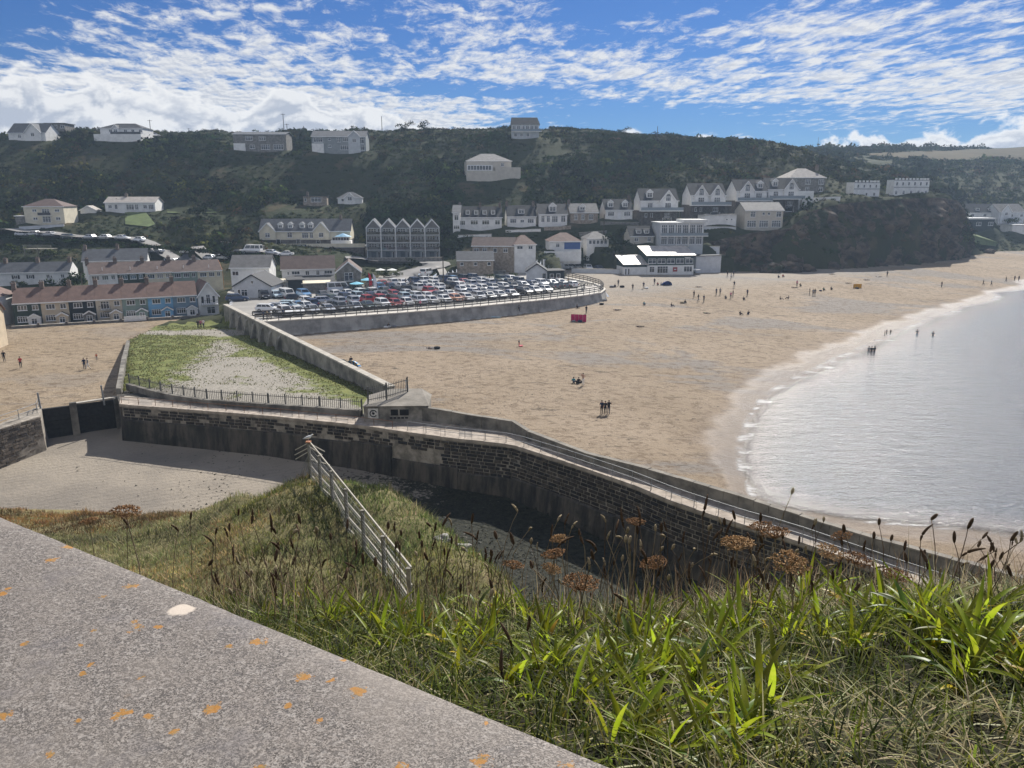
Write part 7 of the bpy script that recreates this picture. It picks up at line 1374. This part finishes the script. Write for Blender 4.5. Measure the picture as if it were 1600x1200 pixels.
for rn, off, s0, s1, ang, miss in rows:
    k = 0; s = s0
    while s < s1:
        p = Q0 + u_ * s + nn_ * (off + (2.6 if rn == 'front row' and s > 42 else 0)); s += random.uniform(2.55, 2.8)
        if random.random() < miss or not free(p): continue
        kd = random.choice(kw); cl_ = random.choice(cw)
        if rn == 'front row': cl_ = ['white', 'white', 'silver', 'silver', 'grey', 'silver', 'dark green', 'white', 'red', 'white', 'silver', 'white', 'white', 'orange', 'white', 'silver', 'grey', 'white', 'silver', 'black'][k % 20]
        if rn == 'second row' and k in (5, 6): cl_ = 'red'
        art = kd if kd != 'suv' else 'tall off-roader'
        car(kd, cl_, p + Vector((random.uniform(-.15, .15), random.uniform(-.3, .3), 0)), ang + random.uniform(-.05, .05), f'{cl_} {art}, {ORD[k]} from the left in the {rn} of the car park', 'cars in the car park', full=(off < 22)); k += 1
for px, py, kd, cl_, da, lab in [(371, 470, 'estate', 'dark blue', 1.3, 'dark blue estate car parked by the end of the diagonal wall'), (413, 466, 'suv', 'black', -.1, 'black off-roader parked before the grey gabled house'), (432, 465, 'hatchback', 'pale blue', 0, 'pale blue hatchback left of the white van'), (449, 465, 'van', 'white', 0.1, 'white van parked before the flat roofed garages'), (475, 464, 'suv', 'blue', .1, 'blue off-roader right of the white van'), (461, 470, 'hatchback', 'black', 1.4, 'small black hatchback in front of the white van'), (530, 457, 'minibus', 'silver', 1.45, 'silver minibus parked side on before the stone gabled house'), (420, 487, 'estate', 'white', .9, 'white estate car, leftmost by the promenade railing'), (438, 485, 'estate', 'silver', .9, 'silver estate car, second by the promenade railing'), (455, 483, 'suv', 'pale blue', .9, 'pale blue off-roader, third by the promenade railing'), (479, 483, 'hatchback', 'white', .1, 'white hatchback, fourth by the promenade railing'), (508, 474, 'estate', 'silver', 1.5, 'silver estate car parked side on behind the front cars'), (575, 464, 'suv', 'dark green', -.6, 'dark green off-roader near the blue gazebo')]:
    p = onz(px, py, 5.22); car(kd, cl_, p, hd + da, lab, 'cars in the car park')
HD_ = [Vector(q) for q in HROAD]
def on_road(px):
    best = None
    for k in range(len(HD_) - 1):
        for f in np.linspace(0, 1, 24):
            q = HD_[k].lerp(HD_[k + 1], f); x = proj(q)[0]
            if best is None or abs(x - px) < best[0]: best = (abs(x - px), q, HD_[k + 1] - HD_[k])
    q, d = best[1], best[2]; return Vector((q.x, q.y, max(hz(q.x, q.y), float(rbf(np.array([q.x]), np.array([q.y]))[0])) + .2)), math.atan2(d.y, d.x)
for k, (px, kd, cl_) in enumerate([(38, 'hatchback', 'silver'), (56, 'hatchback', 'white'), (80, 'saloon', 'silver'), (112, 'estate', 'dark green'), (146, 'hatchback', 'silver'), (168, 'hatchback', 'white'), (197, 'saloon', 'white'), (221, 'hatchback', 'white'), (247, 'saloon', 'silver'), (270, 'van', 'white'), (295, 'estate', 'white'), (327, 'hatchback', 'silver'), (348, 'saloon', 'white'), (371, 'hatchback', 'black'), (397, 'minibus', 'white'), (427, 'hatchback', 'silver'), (449, 'saloon', 'white')]):
    q, a = on_road(px); car(kd, cl_, q + Vector((0, -1.4, 0)), a + (math.pi if k % 3 == 0 else 0), f'{cl_} {kd} parked on the hill road, {ORD[k]} from the left', 'cars on the hill road', False)
for px, py, kd, cl_, a, lab in [(667, 431, 'van', 'white', R(70), 'white van driving up the road behind the car park'), (792, 420, 'van', 'blue', R(-95), 'blue van parked beside the white garden wall'), (888, 421, 'hatchback', 'white', R(-40), 'white hatchback left of the pair at the top of the sand'), (900, 421, 'hatchback', 'silver', R(-60), 'silver hatchback right of the pair at the top of the sand'), (919, 423, 'suv', 'white', R(-80), 'white off-roader alone before the dark bank at the top of the sand'), (936, 423, 'saloon', 'dark blue', R(-70), 'dark blue saloon nearest the surf club wing'), (110, 217, 'hatchback', 'silver', .2, 'silver hatchback before the ridge house sheds'), (243, 214, 'hatchback', 'white', .2, 'white hatchback right of the ridge balcony house')]:
    q = gp(px, py); car(kd, cl_, q + Vector((0, 0, .12)), a, lab)

# ------------------------------------------------------------------ people
def skin_person(name, J, E_, Rr, cls):
    names = list(J); me = bpy.data.meshes.new(name); me.from_pydata([J[k] for k in names], [(names.index(a), names.index(b)) for a, b in E_], []); o = bpy.data.objects.new(name, me); COL.objects.link(o)
    md = o.modifiers.new('skin', 'SKIN'); md.use_smooth_shade = True
    for i, k in enumerate(names): r_ = Rr[k]; me.skin_vertices[0].data[i].radius = r_ if isinstance(r_, tuple) else (r_, r_)
    for i in range(len(names)): me.skin_vertices[0].data[i].use_root = (names[i] == 'pel')
    o.modifiers.new('sub', 'SUBSURF').levels = 1; dg = bpy.context.evaluated_depsgraph_get(); dg.update(); m2 = bpy.data.meshes.new_from_object(o.evaluated_get(dg)); bpy.data.objects.remove(o); m2.name = 'body'
    m2.materials.clear()
    for k in ('skin', 'top', 'legs', 'shoes'): m2.materials.append(bpy.data.materials['cloth_default'])
    segs = [(Vector(J[a]), Vector(J[b]), cls.get((a, b), 0)) for a, b in E_]
    for f in m2.polygons:
        c = f.center; best = (9, 0)
        for a, b, k in segs:
            ab = b - a; t = max(0, min(1, (c - a).dot(ab) / ab.length_squared)); d = (c - a - ab * t).length
            if d < best[0]: best = (d, k)
        f.material_index = best[1]
    return m2
mat('cloth_default', (.2, .2, .2))
def pose(kind):
    J = dict(pel=(0, 0, .95), wst=(0, 0, 1.1), chs=(0, .01, 1.32), nk=(0, 0, 1.47), hd=(0, -.015, 1.57), tp=(0, -.01, 1.70))
    for s, q in ((-1, 'l'), (1, 'r')):
        J.update({q + 'sh': (s * .18, .01, 1.40), q + 'el': (s * .25, .03, 1.13), q + 'wr': (s * .24, -.05, .90), q + 'hn': (s * .23, -.09, .80), q + 'hp': (s * .09, 0, .90), q + 'kn': (s * .10, -.02, .49), q + 'an': (s * .10, .03, .09), q + 'to': (s * .115, -.13, .035)})
    if kind == 'walk':
        J.update(lkn=(-.10, -.16, .51), lan=(-.10, -.20, .10), lto=(-.11, -.37, .06), rkn=(.10, .06, .49), ran=(.10, .30, .14), rto=(.11, .20, .03), lel=(-.25, .14, 1.15), lwr=(-.24, .16, .92), lhn=(-.23, .16, .83), rel=(.25, -.08, 1.14), rwr=(.23, -.24, .97), rhn=(.22, -.31, .92))
    if kind == 'arms':
        J.update(lel=(-.33, -.06, 1.22), lwr=(-.17, -.22, 1.28), lhn=(-.10, -.26, 1.31), rel=(.32, -.05, 1.24), rwr=(.34, -.12, 1.48), rhn=(.32, -.14, 1.57))
    if kind == 'sit':
        J = {k: (x, y + .28, z - .84) for k, (x, y, z) in J.items()}
        J.update(chs=(0, .36, .46), nk=(0, .34, .60), hd=(0, .31, .70), tp=(0, .30, .83), wst=(0, .33, .26), pel=(0, .28, .12))
        for s, q in ((-1, 'l'), (1, 'r')): J.update({q + 'sh': (s * .18, .35, .54), q + 'el': (s * .27, .33, .30), q + 'wr': (s * .22, .10, .36), q + 'hn': (s * .2, .02, .38), q + 'hp': (s * .10, .25, .11), q + 'kn': (s * .14, -.12, .42), q + 'an': (s * .13, -.42, .09), q + 'to': (s * .14, -.57, .04)})
    if kind == 'lie':
        J = {k: (x, z - .9, .13 + (-y) * .6) for k, (x, y, z) in J.items()}
    E_ = [('pel', 'wst'), ('wst', 'chs'), ('chs', 'nk'), ('nk', 'hd'), ('hd', 'tp')]; cls = {('pel', 'wst'): 1, ('wst', 'chs'): 1, ('chs', 'nk'): 1}
    Rr = dict(pel=(.155, .11), wst=(.135, .10), chs=(.165, .115), nk=.055, hd=(.082, .095), tp=(.06, .07))
    for q in 'lr':
        E_ += [('chs', q + 'sh'), (q + 'sh', q + 'el'), (q + 'el', q + 'wr'), (q + 'wr', q + 'hn'), ('pel', q + 'hp'), (q + 'hp', q + 'kn'), (q + 'kn', q + 'an'), (q + 'an', q + 'to')]
        cls.update({('chs', q + 'sh'): 1, (q + 'sh', q + 'el'): 1, ('pel', q + 'hp'): 2, (q + 'hp', q + 'kn'): 2, (q + 'kn', q + 'an'): 2, (q + 'an', q + 'to'): 3}); Rr.update({q + 'sh': .07, q + 'el': .045, q + 'wr': .033, q + 'hn': .035, q + 'hp': .095, q + 'kn': .062, q + 'an': .042, q + 'to': .032})
    return J, E_, Rr, cls
PM = {}; HAIR = {}
for k in ('stand', 'walk', 'arms', 'sit', 'lie'):
    J, E_, Rr, cls = pose(k); PM[k] = skin_person('pose_' + k, J, E_, Rr, cls)
    c, t = Vector(J['hd']), Vector(J['tp']); ax = (t - c).normalized(); b = MB(); n = 8; m = c.lerp(t, .62); back = Vector((0, .022, 0)) if k != 'lie' else Vector((0, 0, -.02)); pts = [m + ax * z + back for z in (-.045, 0, .04, .07, .085)]; b.tube(pts, [.092, .10, .088, .06, .02], n); HAIR[k] = b.mesh('hair', mat('hair_brown', (.05, .035, .025), .8))
    HAIR[k].polygons.foreach_set('use_smooth', [True] * len(HAIR[k].polygons))
skin_m = mat('skin', (.48, .31, .23), .7, .06, 3); CLO = {}
def cloth(c):
    if c not in CLO:
        rgb = dict(black=(.015, .015, .018), navy=(.02, .03, .07), white=(.72, .72, .70), grey=(.2, .2, .21), red=(.45, .04, .04), orange=(.6, .16, .07), blue=(.06, .16, .42), pink=(.55, .18, .25), green=(.05, .15, .07), khaki=(.25, .20, .13), teal=(.05, .25, .28), skin=(.48, .31, .23))[c]; CLO[c] = mat('cloth_' + c, rgb, .85, .12, 8)
    return CLO[c]
def person(p, kind, top, legs, label, rz=None, s=1.0, group=None):
    e = empty('person', p, random.uniform(0, 6.28) if rz is None else rz, label, 'person', group); e.scale = (s, s, s)
    b = ob('body', PM[kind], e)
    for i, m in enumerate((skin_m, cloth(top), cloth(legs), cloth('black'))): b.material_slots[i].link = 'OBJECT'; b.material_slots[i].material = m
    ob('hair', HAIR[kind], e); return e
random.seed(9)
PEOPLE = [
 (940, 647, 'stand', 'navy', 'black', 'left person of the three standing close together on the sand', .3), (945.5, 648, 'stand', 'black', 'black', 'middle person of the three standing close together on the sand', .0), (951, 647, 'arms', 'black', 'navy', 'right person of the three on the sand, arm raised', -.3),
 (911, 602, 'arms', 'skin', 'white', 'person in pale shorts standing beside two seated people', 2.6), (897.5, 599, 'sit', 'teal', 'navy', 'left one of two people sitting on the sand by the pale shorts', .3), (903, 599.5, 'sit', 'black', 'black', 'right one of two people sitting on the sand by the pale shorts', -.4),
 (811, 541, 'stand', 'navy', 'red', 'child in red and dark clothes alone on the sand', 1.0), (811, 490, 'walk', 'black', 'black', 'dark figure walking below the promenade wall', 1.6), (916, 490, 'stand', 'black', 'black', 'dark figure standing right of the pink windbreak', .5), (903, 482, 'sit', 'black', 'black', 'dark figure sitting above the pink windbreak', .5),
 (1000, 511, 'lie', 'black', 'black', 'person lying on the grey shingle patch', 1.2), (965, 485, 'lie', 'navy', 'black', 'person lying on the sand right of the pink windbreak', 1.4), (1007, 477, 'sit', 'teal', 'navy', 'person in teal sitting alone on the upper sand', .2), (1051, 479, 'sit', 'black', 'navy', 'person in dark clothes sitting below the blue tent', .8), (1071, 474, 'sit', 'black', 'black', 'hunched dark figure sitting right of centre on the upper sand', .1),
 (1091, 471, 'walk', 'black', 'navy', 'left one of two dark figures walking on the upper sand', .9), (1099.5, 472, 'stand', 'navy', 'black', 'right one of two dark figures walking on the upper sand', .6), (1084, 465, 'stand', 'black', 'black', 'figure standing behind the two walkers on the upper sand', .6), (1119, 461, 'stand', 'navy', 'black', 'figure bending at the pair below the terrace block', .4), (1125, 461, 'stand', 'grey', 'black', 'grey topped figure of the pair below the terrace block', -.5), (1134, 467, 'sit', 'black', 'black', 'small dark seated figure right of the pair', 0), (1141.5, 467, 'stand', 'pink', 'black', 'figure in pink standing among the upper beach group', 0), (1145, 464, 'stand', 'black', 'navy', 'dark figure beside the one in pink', 1), (1167.5, 462.5, 'stand', 'navy', 'black', 'tall dark figure standing alone right of the upper group', .3), (1162.5, 469, 'sit', 'black', 'black', 'small seated figure below the tall dark one', 0), (1158, 492, 'sit', 'black', 'black', 'left one of two dark figures sitting apart on open sand', .5), (1169, 491.5, 'sit', 'black', 'navy', 'right one of two dark figures sitting apart on open sand', -.5), (1104, 490, 'lie', 'green', 'black', 'person lying alone in mid beach, green top', .9),
 (1147, 449, 'walk', 'black', 'black', 'thin figure walking up the beach toward the cliff', 2.5), (1142, 437, 'walk', 'white', 'black', 'white topped figure below the boulders', .4), (1136.5, 432, 'stand', 'black', 'black', 'tall dark figure in shade right of the surf club', 0), (1146, 432, 'stand', 'navy', 'black', 'second dark figure in shade right of the surf club', 0), (1092, 449, 'lie', 'black', 'black', 'dark figure lying below the surf club', 1.4), (1005.5, 451, 'stand', 'navy', 'black', 'figure standing left of the blue tent', 0), (988.5, 454, 'stand', 'black', 'black', 'dark figure standing on the pale shingle strip', 0), (1022.5, 445, 'stand', 'black', 'navy', 'figure standing just left of the seated row by the blue tent', 0), (1028, 446, 'sit', 'red', 'black', 'first of three people sitting left of the blue tent', .1), (1033, 446, 'sit', 'white', 'black', 'second of three people sitting left of the blue tent', -.2), (1037, 446, 'sit', 'black', 'black', 'third of three people sitting left of the blue tent', .2), (966, 447, 'stand', 'black', 'black', 'dark figure beside gear right of the promenade end', 0), (961, 449, 'sit', 'navy', 'black', 'seated figure beside gear right of the promenade end', 0),
 (1356.5, 556, 'stand', 'grey', 'grey', 'left person of three standing in the shallow water', 2.8), (1361, 556.5, 'stand', 'black', 'black', 'middle person of three standing in the shallow water', 3.1), (1365.5, 556, 'stand', 'black', 'black', 'right person of three standing in the shallow water', 3.4), (1382, 525, 'stand', 'black', 'black', 'left adult of the pair with a child at the water edge', .9), (1385, 523, 'stand', 'navy', 'black', 'small child between two adults at the water edge', .5), (1391, 523.5, 'stand', 'black', 'black', 'right adult of the pair with a child at the water edge', -.7), (1432, 528, 'stand', 'black', 'navy', 'lone person standing in the water, left one of two', 3.0), (1457, 531, 'stand', 'black', 'black', 'lone person standing deepest in the water, right one of two', 2.7),
 (1471, 449, 'stand', 'black', 'black', 'lone dark figure standing on the right of the beach', .4), (1536, 446, 'walk', 'black', 'black', 'left one of two figures walking near the far waterline', 1.5), (1548.5, 447, 'walk', 'navy', 'black', 'right one of two figures walking near the far waterline', 1.5), (1571.5, 441, 'walk', 'black', 'black', 'figure walking alone at the far waterline', 1.6), (1585, 439, 'stand', 'black', 'black', 'left one of the pair at the far right waterline', 0), (1591.5, 439, 'stand', 'black', 'navy', 'right one of the pair at the far right waterline', 0),
 (1264.8, 460, 'stand', 'black', 'black', 'figure standing left of the pair in mid right sand', 1), (1270, 462, 'stand', 'grey', 'black', 'grey topped one of the pair in mid right sand', .3), (1273, 461.5, 'stand', 'black', 'black', 'dark one of the pair in mid right sand', -.3), (1287.5, 454, 'sit', 'green', 'black', 'figure sitting left of a dark seated one, left of the yellow windbreak', 0), (1299.5, 453, 'sit', 'black', 'black', 'dark figure sitting left of the yellow windbreak', 0), (1325.5, 443, 'lie', 'black', 'black', 'figure lying above the yellow windbreak', 1.3), (1354, 438, 'lie', 'navy', 'black', 'figure lying right of and above the yellow windbreak', 1.5), (1373, 433, 'lie', 'white', 'black', 'figure on pale towel near the cliff shade', 1.5), (1386, 432, 'stand', 'black', 'black', 'figure standing near the cliff shade', 0), (1300, 429, 'lie', 'grey', 'black', 'figure lying at the edge of the cliff shade', 1.4), (1217, 434, 'sit', 'navy', 'black', 'left one of two seated before the cliff boulders', .1), (1224, 433, 'sit', 'red', 'black', 'right one of two seated before the cliff boulders', .1), (1241.5, 450, 'lie', 'black', 'black', 'reclining figure of the trio in upper right sand', 1.2), (1245, 448, 'stand', 'pink', 'black', 'standing figure of the trio in upper right sand', 0), (1251, 447.5, 'sit', 'khaki', 'black', 'sitting figure of the trio in upper right sand', 0), (1221, 468, 'sit', 'black', 'black', 'left one of two people seated facing each other', 1.2), (1230, 467, 'sit', 'grey', 'black', 'right one of two people seated facing each other', -1.4),
 (33, 575, 'stand', 'red', 'black', 'person in a red top standing on the inner basin sand', .4), (7, 565, 'stand', 'black', 'black', 'dark figure at the left edge of the inner basin', .4), (132.5, 577, 'stand', 'navy', 'navy', 'taller one of two people on the inner basin sand', .8), (138, 577, 'walk', 'grey', 'white', 'smaller one of two people on the inner basin sand, in pale shorts', -.8), (151.5, 563, 'stand', 'orange', 'grey', 'child in an orange top on the inner basin sand', .3), (310, 514, 'stand', 'black', 'black', 'left one of the group at the end of the front terrace', .4), (314, 513.5, 'stand', 'pink', 'black', 'middle one of the group at the end of the front terrace', .1), (318.5, 513, 'stand', 'white', 'navy', 'right one of the group at the end of the front terrace', -.3),
 (636, 611, 'walk', 'white', 'white', 'person in white beside the short palisade fence', 2.6), (608, 512, 'sit', 'black', 'white', 'person sitting with gear in the promenade wall shade', .4), (674, 545, 'lie', 'black', 'grey', 'dark figure lying on open sand right of the parasols', 1.4), (768, 494, 'stand', 'black', 'black', 'dark figure standing beside a surfboard below the promenade', .6), (548, 566, 'sit', 'black', 'black', 'dark figure between the two striped beach shelters', 0)]
for px, py, k, t, l, lab, rz in PEOPLE:
    s = .62 if ('child' in lab) else .97; p = gp(px, py); p.z = max(p.z, -.35); person(p + Vector((0, 0, .0 if k != 'lie' else .02)), k, t, l, lab, rz, s)
PR = [(412, 500, 'stand', 'navy', 'black', 'person leaning at the left end of the promenade'), (418, 500, 'walk', 'khaki', 'navy', 'person with a bicycle at the left end of the promenade'), (424, 499, 'stand', 'white', 'grey', 'person in white at the left end of the promenade'), (443, 497, 'walk', 'navy', 'black', 'person walking the promenade below the leftmost cars'), (632, 484, 'walk', 'white', 'grey', 'left one of two people walking mid promenade'), (657, 482, 'walk', 'pink', 'black', 'person in pink walking mid promenade')]
for px, py, k, t, l, lab in PR: person(onz(px, py, 5.32), k, t, l, lab, random.choice([1.2, -1.9]), .97)
CPk = [(466, 478, 'walk', 'grey', 'navy', 'left one of two people walking between the parked cars'), (471, 477, 'walk', 'white', 'black', 'right one of two people walking between the parked cars'), (509, 482, 'stand', 'white', 'black', 'person in white standing behind the promenade railing'), (599, 452, 'stand', 'black', 'black', 'dark figure near the blue gazebo'), (610, 451, 'stand', 'red', 'black', 'person in red near the blue gazebo'), (634, 446, 'stand', 'black', 'black', 'dark figure at the car park entrance, left one'), (642, 446, 'stand', 'black', 'navy', 'dark figure at the car park entrance, right one'), (862, 443, 'stand', 'white', 'navy', 'first customer queueing at the dark kiosk'), (867, 443, 'stand', 'grey', 'black', 'second customer queueing at the dark kiosk'), (873, 443, 'stand', 'black', 'black', 'third customer queueing at the dark kiosk'), (888, 445, 'stand', 'khaki', 'navy', 'person right of the dark kiosk, by the picnic tables'), (894, 445, 'sit', 'navy', 'black', 'seated person at the picnic tables'), (751, 459, 'stand', 'white', 'grey', 'left one of two people by the railing gap'), (757, 459, 'stand', 'white', 'black', 'right one of two people by the railing gap')]
for px, py, k, t, l, lab in CPk: person(onz(px, py, 5.25), k, t, l, lab, None, .97)

# ------------------------------------------------------------------ beach gear, flags, parasols
def windbreak(px0, py0, px1, py1, h, m, label):
    a, b = gp(px0, py0), gp(px1, py1); e = empty('windbreak', a, 0, label, 'windbreak'); d = b - a; n = 4
    for k in range(n + 1): q = d * (k / n); MB().tube([(q.x, q.y, q.z - .2), (q.x, q.y, q.z + h + .1)], .02, 6).build('pole', wood_l, e)
    for k in range(n):
        q0, q1 = d * (k / n), d * ((k + 1) / n); bl = Vector((0, .12, 0)); mid_ = (q0 + q1) / 2 + bl
        MB().add([q0, mid_, q1, q1 + Vector((0, 0, h)), mid_ + Vector((0, 0, h)), q0 + Vector((0, 0, h))], [(0, 1, 4, 5), (1, 2, 3, 4)]).build('panel', m, e)
windbreak(892, 502, 916, 503, 1.35, mat('pink_canvas', (.50, .02, .12), .8, .15, 4), 'bright pink canvas windbreak on the upper sand')
windbreak(1333, 450, 1346, 450, 1.05, mat('yellow_canvas', (.75, .36, .01), .8, .1, 4), 'orange yellow windbreak on the right part of the beach')
def tent(px, py, r_, m, label, stripes=None):
    p = gp(px, py); e = empty('beach_shelter', p, random.uniform(-.4, .4), label, 'shelter'); n = 14; k = 6
    for s in range(n):
        a0, a1 = math.pi * s / n, math.pi * (s + 1) / n; V = []
        for q in range(k + 1):
            t = math.pi / 2 * q / k
            for a in (a0, a1): V.append((r_ * math.cos(a) * (1.0), r_ * .8 * math.sin(t) * (1 if 1 else 0) , r_ * .85 * math.sin(a) * math.cos(t)))
        MB().add(V, [(2 * q, 2 * q + 1, 2 * q + 3, 2 * q + 2) for q in range(k)]).build('panel', (stripes[s % len(stripes)] if stripes else m), e)
sb, sw, sg = mat('stripe_blue', (.06, .25, .55), .8), mat('stripe_white', (.75, .75, .72), .8), mat('stripe_yellow', (.65, .55, .30), .8)
tent(1043, 446, 1.3, mat('blue_canvas2', (.03, .08, .35), .7), 'plain blue beach tent on the upper sand')
tent(533, 570, 1.0, sb, 'small striped beach shelter behind the diagonal wall, left one', [sb, sw, sb, sg]); tent(549, 574, 1.15, sb, 'larger striped beach shelter behind the diagonal wall, right one', [sw, sb, sg, sb])
def parasol(px, py, r_, m, label, hgt=2.2, z=None):
    p = gp(px, py) if z is None else onz(px, py, z); e = empty('parasol', p, 0, label, 'parasol'); MB().tube([(0, 0, 0), (0, 0, hgt)], .025, 6).build('pole', wood_l, e); n = 8
    MB().add([(r_ * math.cos(6.283 * k / n), r_ * math.sin(6.283 * k / n), hgt - .35) for k in range(n)] + [(0, 0, hgt + .1)], [(k, (k + 1) % n, n) for k in range(n)]).build('canopy', m, e)
pw, pb = mat('parasol_white', (.72, .72, .68), .8), mat('parasol_blue', (.18, .48, .62), .8)
parasol(595, 433, 1.4, pw, 'white parasol in the garden, left of the pair by the road'); parasol(613, 433, 1.4, pw, 'white parasol in the garden, right of the pair by the road'); parasol(558, 457, 1.6, pb, 'pale blue parasol beside the stone gabled house', 2.3, 5.2); parasol(574, 452, 1.7, pb, 'pale blue gazebo parasol beside the feather flags', 2.5, 5.2)
def flag(px, py, hgt, m, label):
    p = onz(px, py, 5.2); e = empty('feather_flag', p, R(20), label, 'flag'); MB().tube([(0, 0, 0), (0, 0, hgt * .7), (-.12, 0, hgt * .92), (-.5, 0, hgt)], .025, 6).build('pole', dframe, e)
    MB().add([(.03, 0, hgt * .22), (.75, .05, hgt * .26), (.72, .08, hgt * .6), (.45, .06, hgt * .85), (-.1, .02, hgt * .98), (.02, 0, hgt * .7)], [(0, 1, 2, 5), (2, 3, 4, 5)]).build('sail', m, e)
flag(577, 453, 4.0, mat('flag_red', (.62, .05, .07), .8), 'red feather flag beside the blue gazebo parasol'); flag(584, 456, 4.2, mat('flag_white', (.70, .70, .74), .8), 'white feather flag right of the red one')
def board(px, py, rz, L_, m, label):
    p = gp(px, py); b = MB(); n = 10; V = []
    for i in range(n + 1): t = i / n; wv = .3 * math.sin(math.pi * (t * .94 + .03)) ** .55; x = (t - .5) * L_; V += [(x, -wv, .05), (x, wv, .05), (x, wv * .9, .13), (x, -wv * .9, .13)]
    b.add(V, [(4 * i + k, 4 * i + (k + 1) % 4, 4 * i + 4 + (k + 1) % 4, 4 * i + 4 + k) for i in range(n) for k in range(4)] + [(0, 1, 2, 3), (4 * n + 3, 4 * n + 2, 4 * n + 1, 4 * n)]); tag(b.build('surfboard', m, None, p, rz), label, 'surfboard')
board(772, 496, -.25, 2.6, mat('board_blue', (.40, .56, .62), .4), 'pale blue surfboard lying below the promenade wall'); board(814, 541, 1.3, 1.2, mat('board_red', (.5, .06, .08), .4), 'small red bodyboard beside the child on the sand')
def bag(px, py, s, m, label):
    p = gp(px, py); b = MB(); V = [];
    for z, k in ((0, .9), (.5, 1.05), (.85, .85), (1.0, .4)): V += [(s * k * math.cos(a), s * .7 * k * math.sin(a), z * s * .8 + random.uniform(-.03, .03)) for a in np.linspace(0, 5.6, 8)]
    b.add(V, [(8 * i + k, 8 * i + (k + 1) % 8, 8 * i + 8 + (k + 1) % 8, 8 * i + 8 + k) for i in range(3) for k in range(8)] + [tuple(range(24, 32))]); tag(b.build('beach_bag', m, None, p), label, 'bag')
for k, (px, py, s, c, lab) in enumerate([(683, 545, .5, 'black', 'black bag beside the dark figure lying on open sand'), (603, 512, .4, 'white', 'white bag in the promenade wall shade'), (616, 511, .4, 'grey', 'grey bag right of the person in the wall shade'), (906, 503, .45, 'navy', 'dark bag leaning on the pink windbreak'), (896, 503, .4, 'grey', 'grey bag at the left end of the pink windbreak'), (956, 449, .6, 'grey', 'grey gear heap right of the promenade end'), (972, 449, .6, 'black', 'black gear heap right of the dark figure near the promenade end'), (1010, 451, .5, 'white', 'white bag left of the blue tent'), (905, 598, .4, 'black', 'black bag by the two seated people'), (1066, 474, .5, 'khaki', 'khaki bag by the hunched figure'), (1339, 451, .5, 'black', 'dark bag before the yellow windbreak'), (1282, 455, .4, 'navy', 'navy bag left of the green topped sitter'), (945, 470, .5, 'grey', 'grey heap at the foot of the promenade corner'), (940, 476, .5, 'black', 'dark heap below the promenade corner')]): bag(px, py, s, cloth(c), lab)
# timber deck on the left slope
p = gp(60, 402); dk = empty('timber_deck', p, 0, 'raised timber viewing deck on posts on the left slope', 'deck')
for k in range(8): MB().box(-4 + k, -3.05 + k, 0, 3, 2.2, 2.3).build('plank', wood, dk)
for x in (-3.8, 0, 3.8): MB().box(x - .1, x + .1, .1, .3, -2, 2.19).build('post', wood, dk); MB().box(x - .06, x + .06, .05, .15, 2.302, 3.3).build('rail_post', wood, dk)
for z in (2.8, 3.25): MB().box(-4, 4, -.02, .04, z, z + .1).build('rail', wood_l, dk)
# picnic fencing at the end of the promenade
for k, (px, py) in enumerate([(893, 449), (903, 447), (913, 446), (923, 447)]):
    p = onz(px, py, 5.2); e = empty('picnic_table', p, R(30), ['leftmost picnic table at the end of the promenade', 'second picnic table at the end of the promenade', 'third picnic table at the end of the promenade', 'rightmost picnic table at the end of the promenade'][k], 'table', 'picnic tables'); MB().box(-.9, .9, -.4, .4, .7, .76).build('table_top', wood, e)
    for y in (-.75, .75): MB().box(-.9, .9, y - .13, y + .13, .42, .47).build('bench_seat', wood, e)
    for x in (-.65, .65): MB().hexa([(x - .05, -.8, 0), (x + .05, -.8, 0), (x + .05, -.68, 0), (x - .05, -.68, 0)], [(x - .05, -.25, .7), (x + .05, -.25, .7), (x + .05, -.13, .7), (x - .05, -.13, .7)]).hexa([(x - .05, .68, 0), (x + .05, .68, 0), (x + .05, .8, 0), (x - .05, .8, 0)], [(x - .05, .13, .7), (x + .05, .13, .7), (x + .05, .25, .7), (x - .05, .25, .7)]).build('leg_frame', wood, e)

# ------------------------------------------------------------------ sea air
hb = MB().box(-900, 900, -25, 1350, -12, 78).build('haze', [])
T = bpy.data.materials.new('sea_haze'); T.use_nodes = True; nt = T.node_tree; nt.nodes.clear(); pv_ = nt.nodes.new('ShaderNodeVolumePrincipled'); pv_.inputs['Color'].default_value = (.58, .77, 1.0, 1); pv_.inputs['Density'].default_value = .00026; pv_.inputs['Anisotropy'].default_value = .25; oo = nt.nodes.new('ShaderNodeOutputMaterial'); nt.links.new(pv_.outputs[0], oo.inputs['Volume']); hb.data.materials.append(T); tag(hb, kind='stuff')
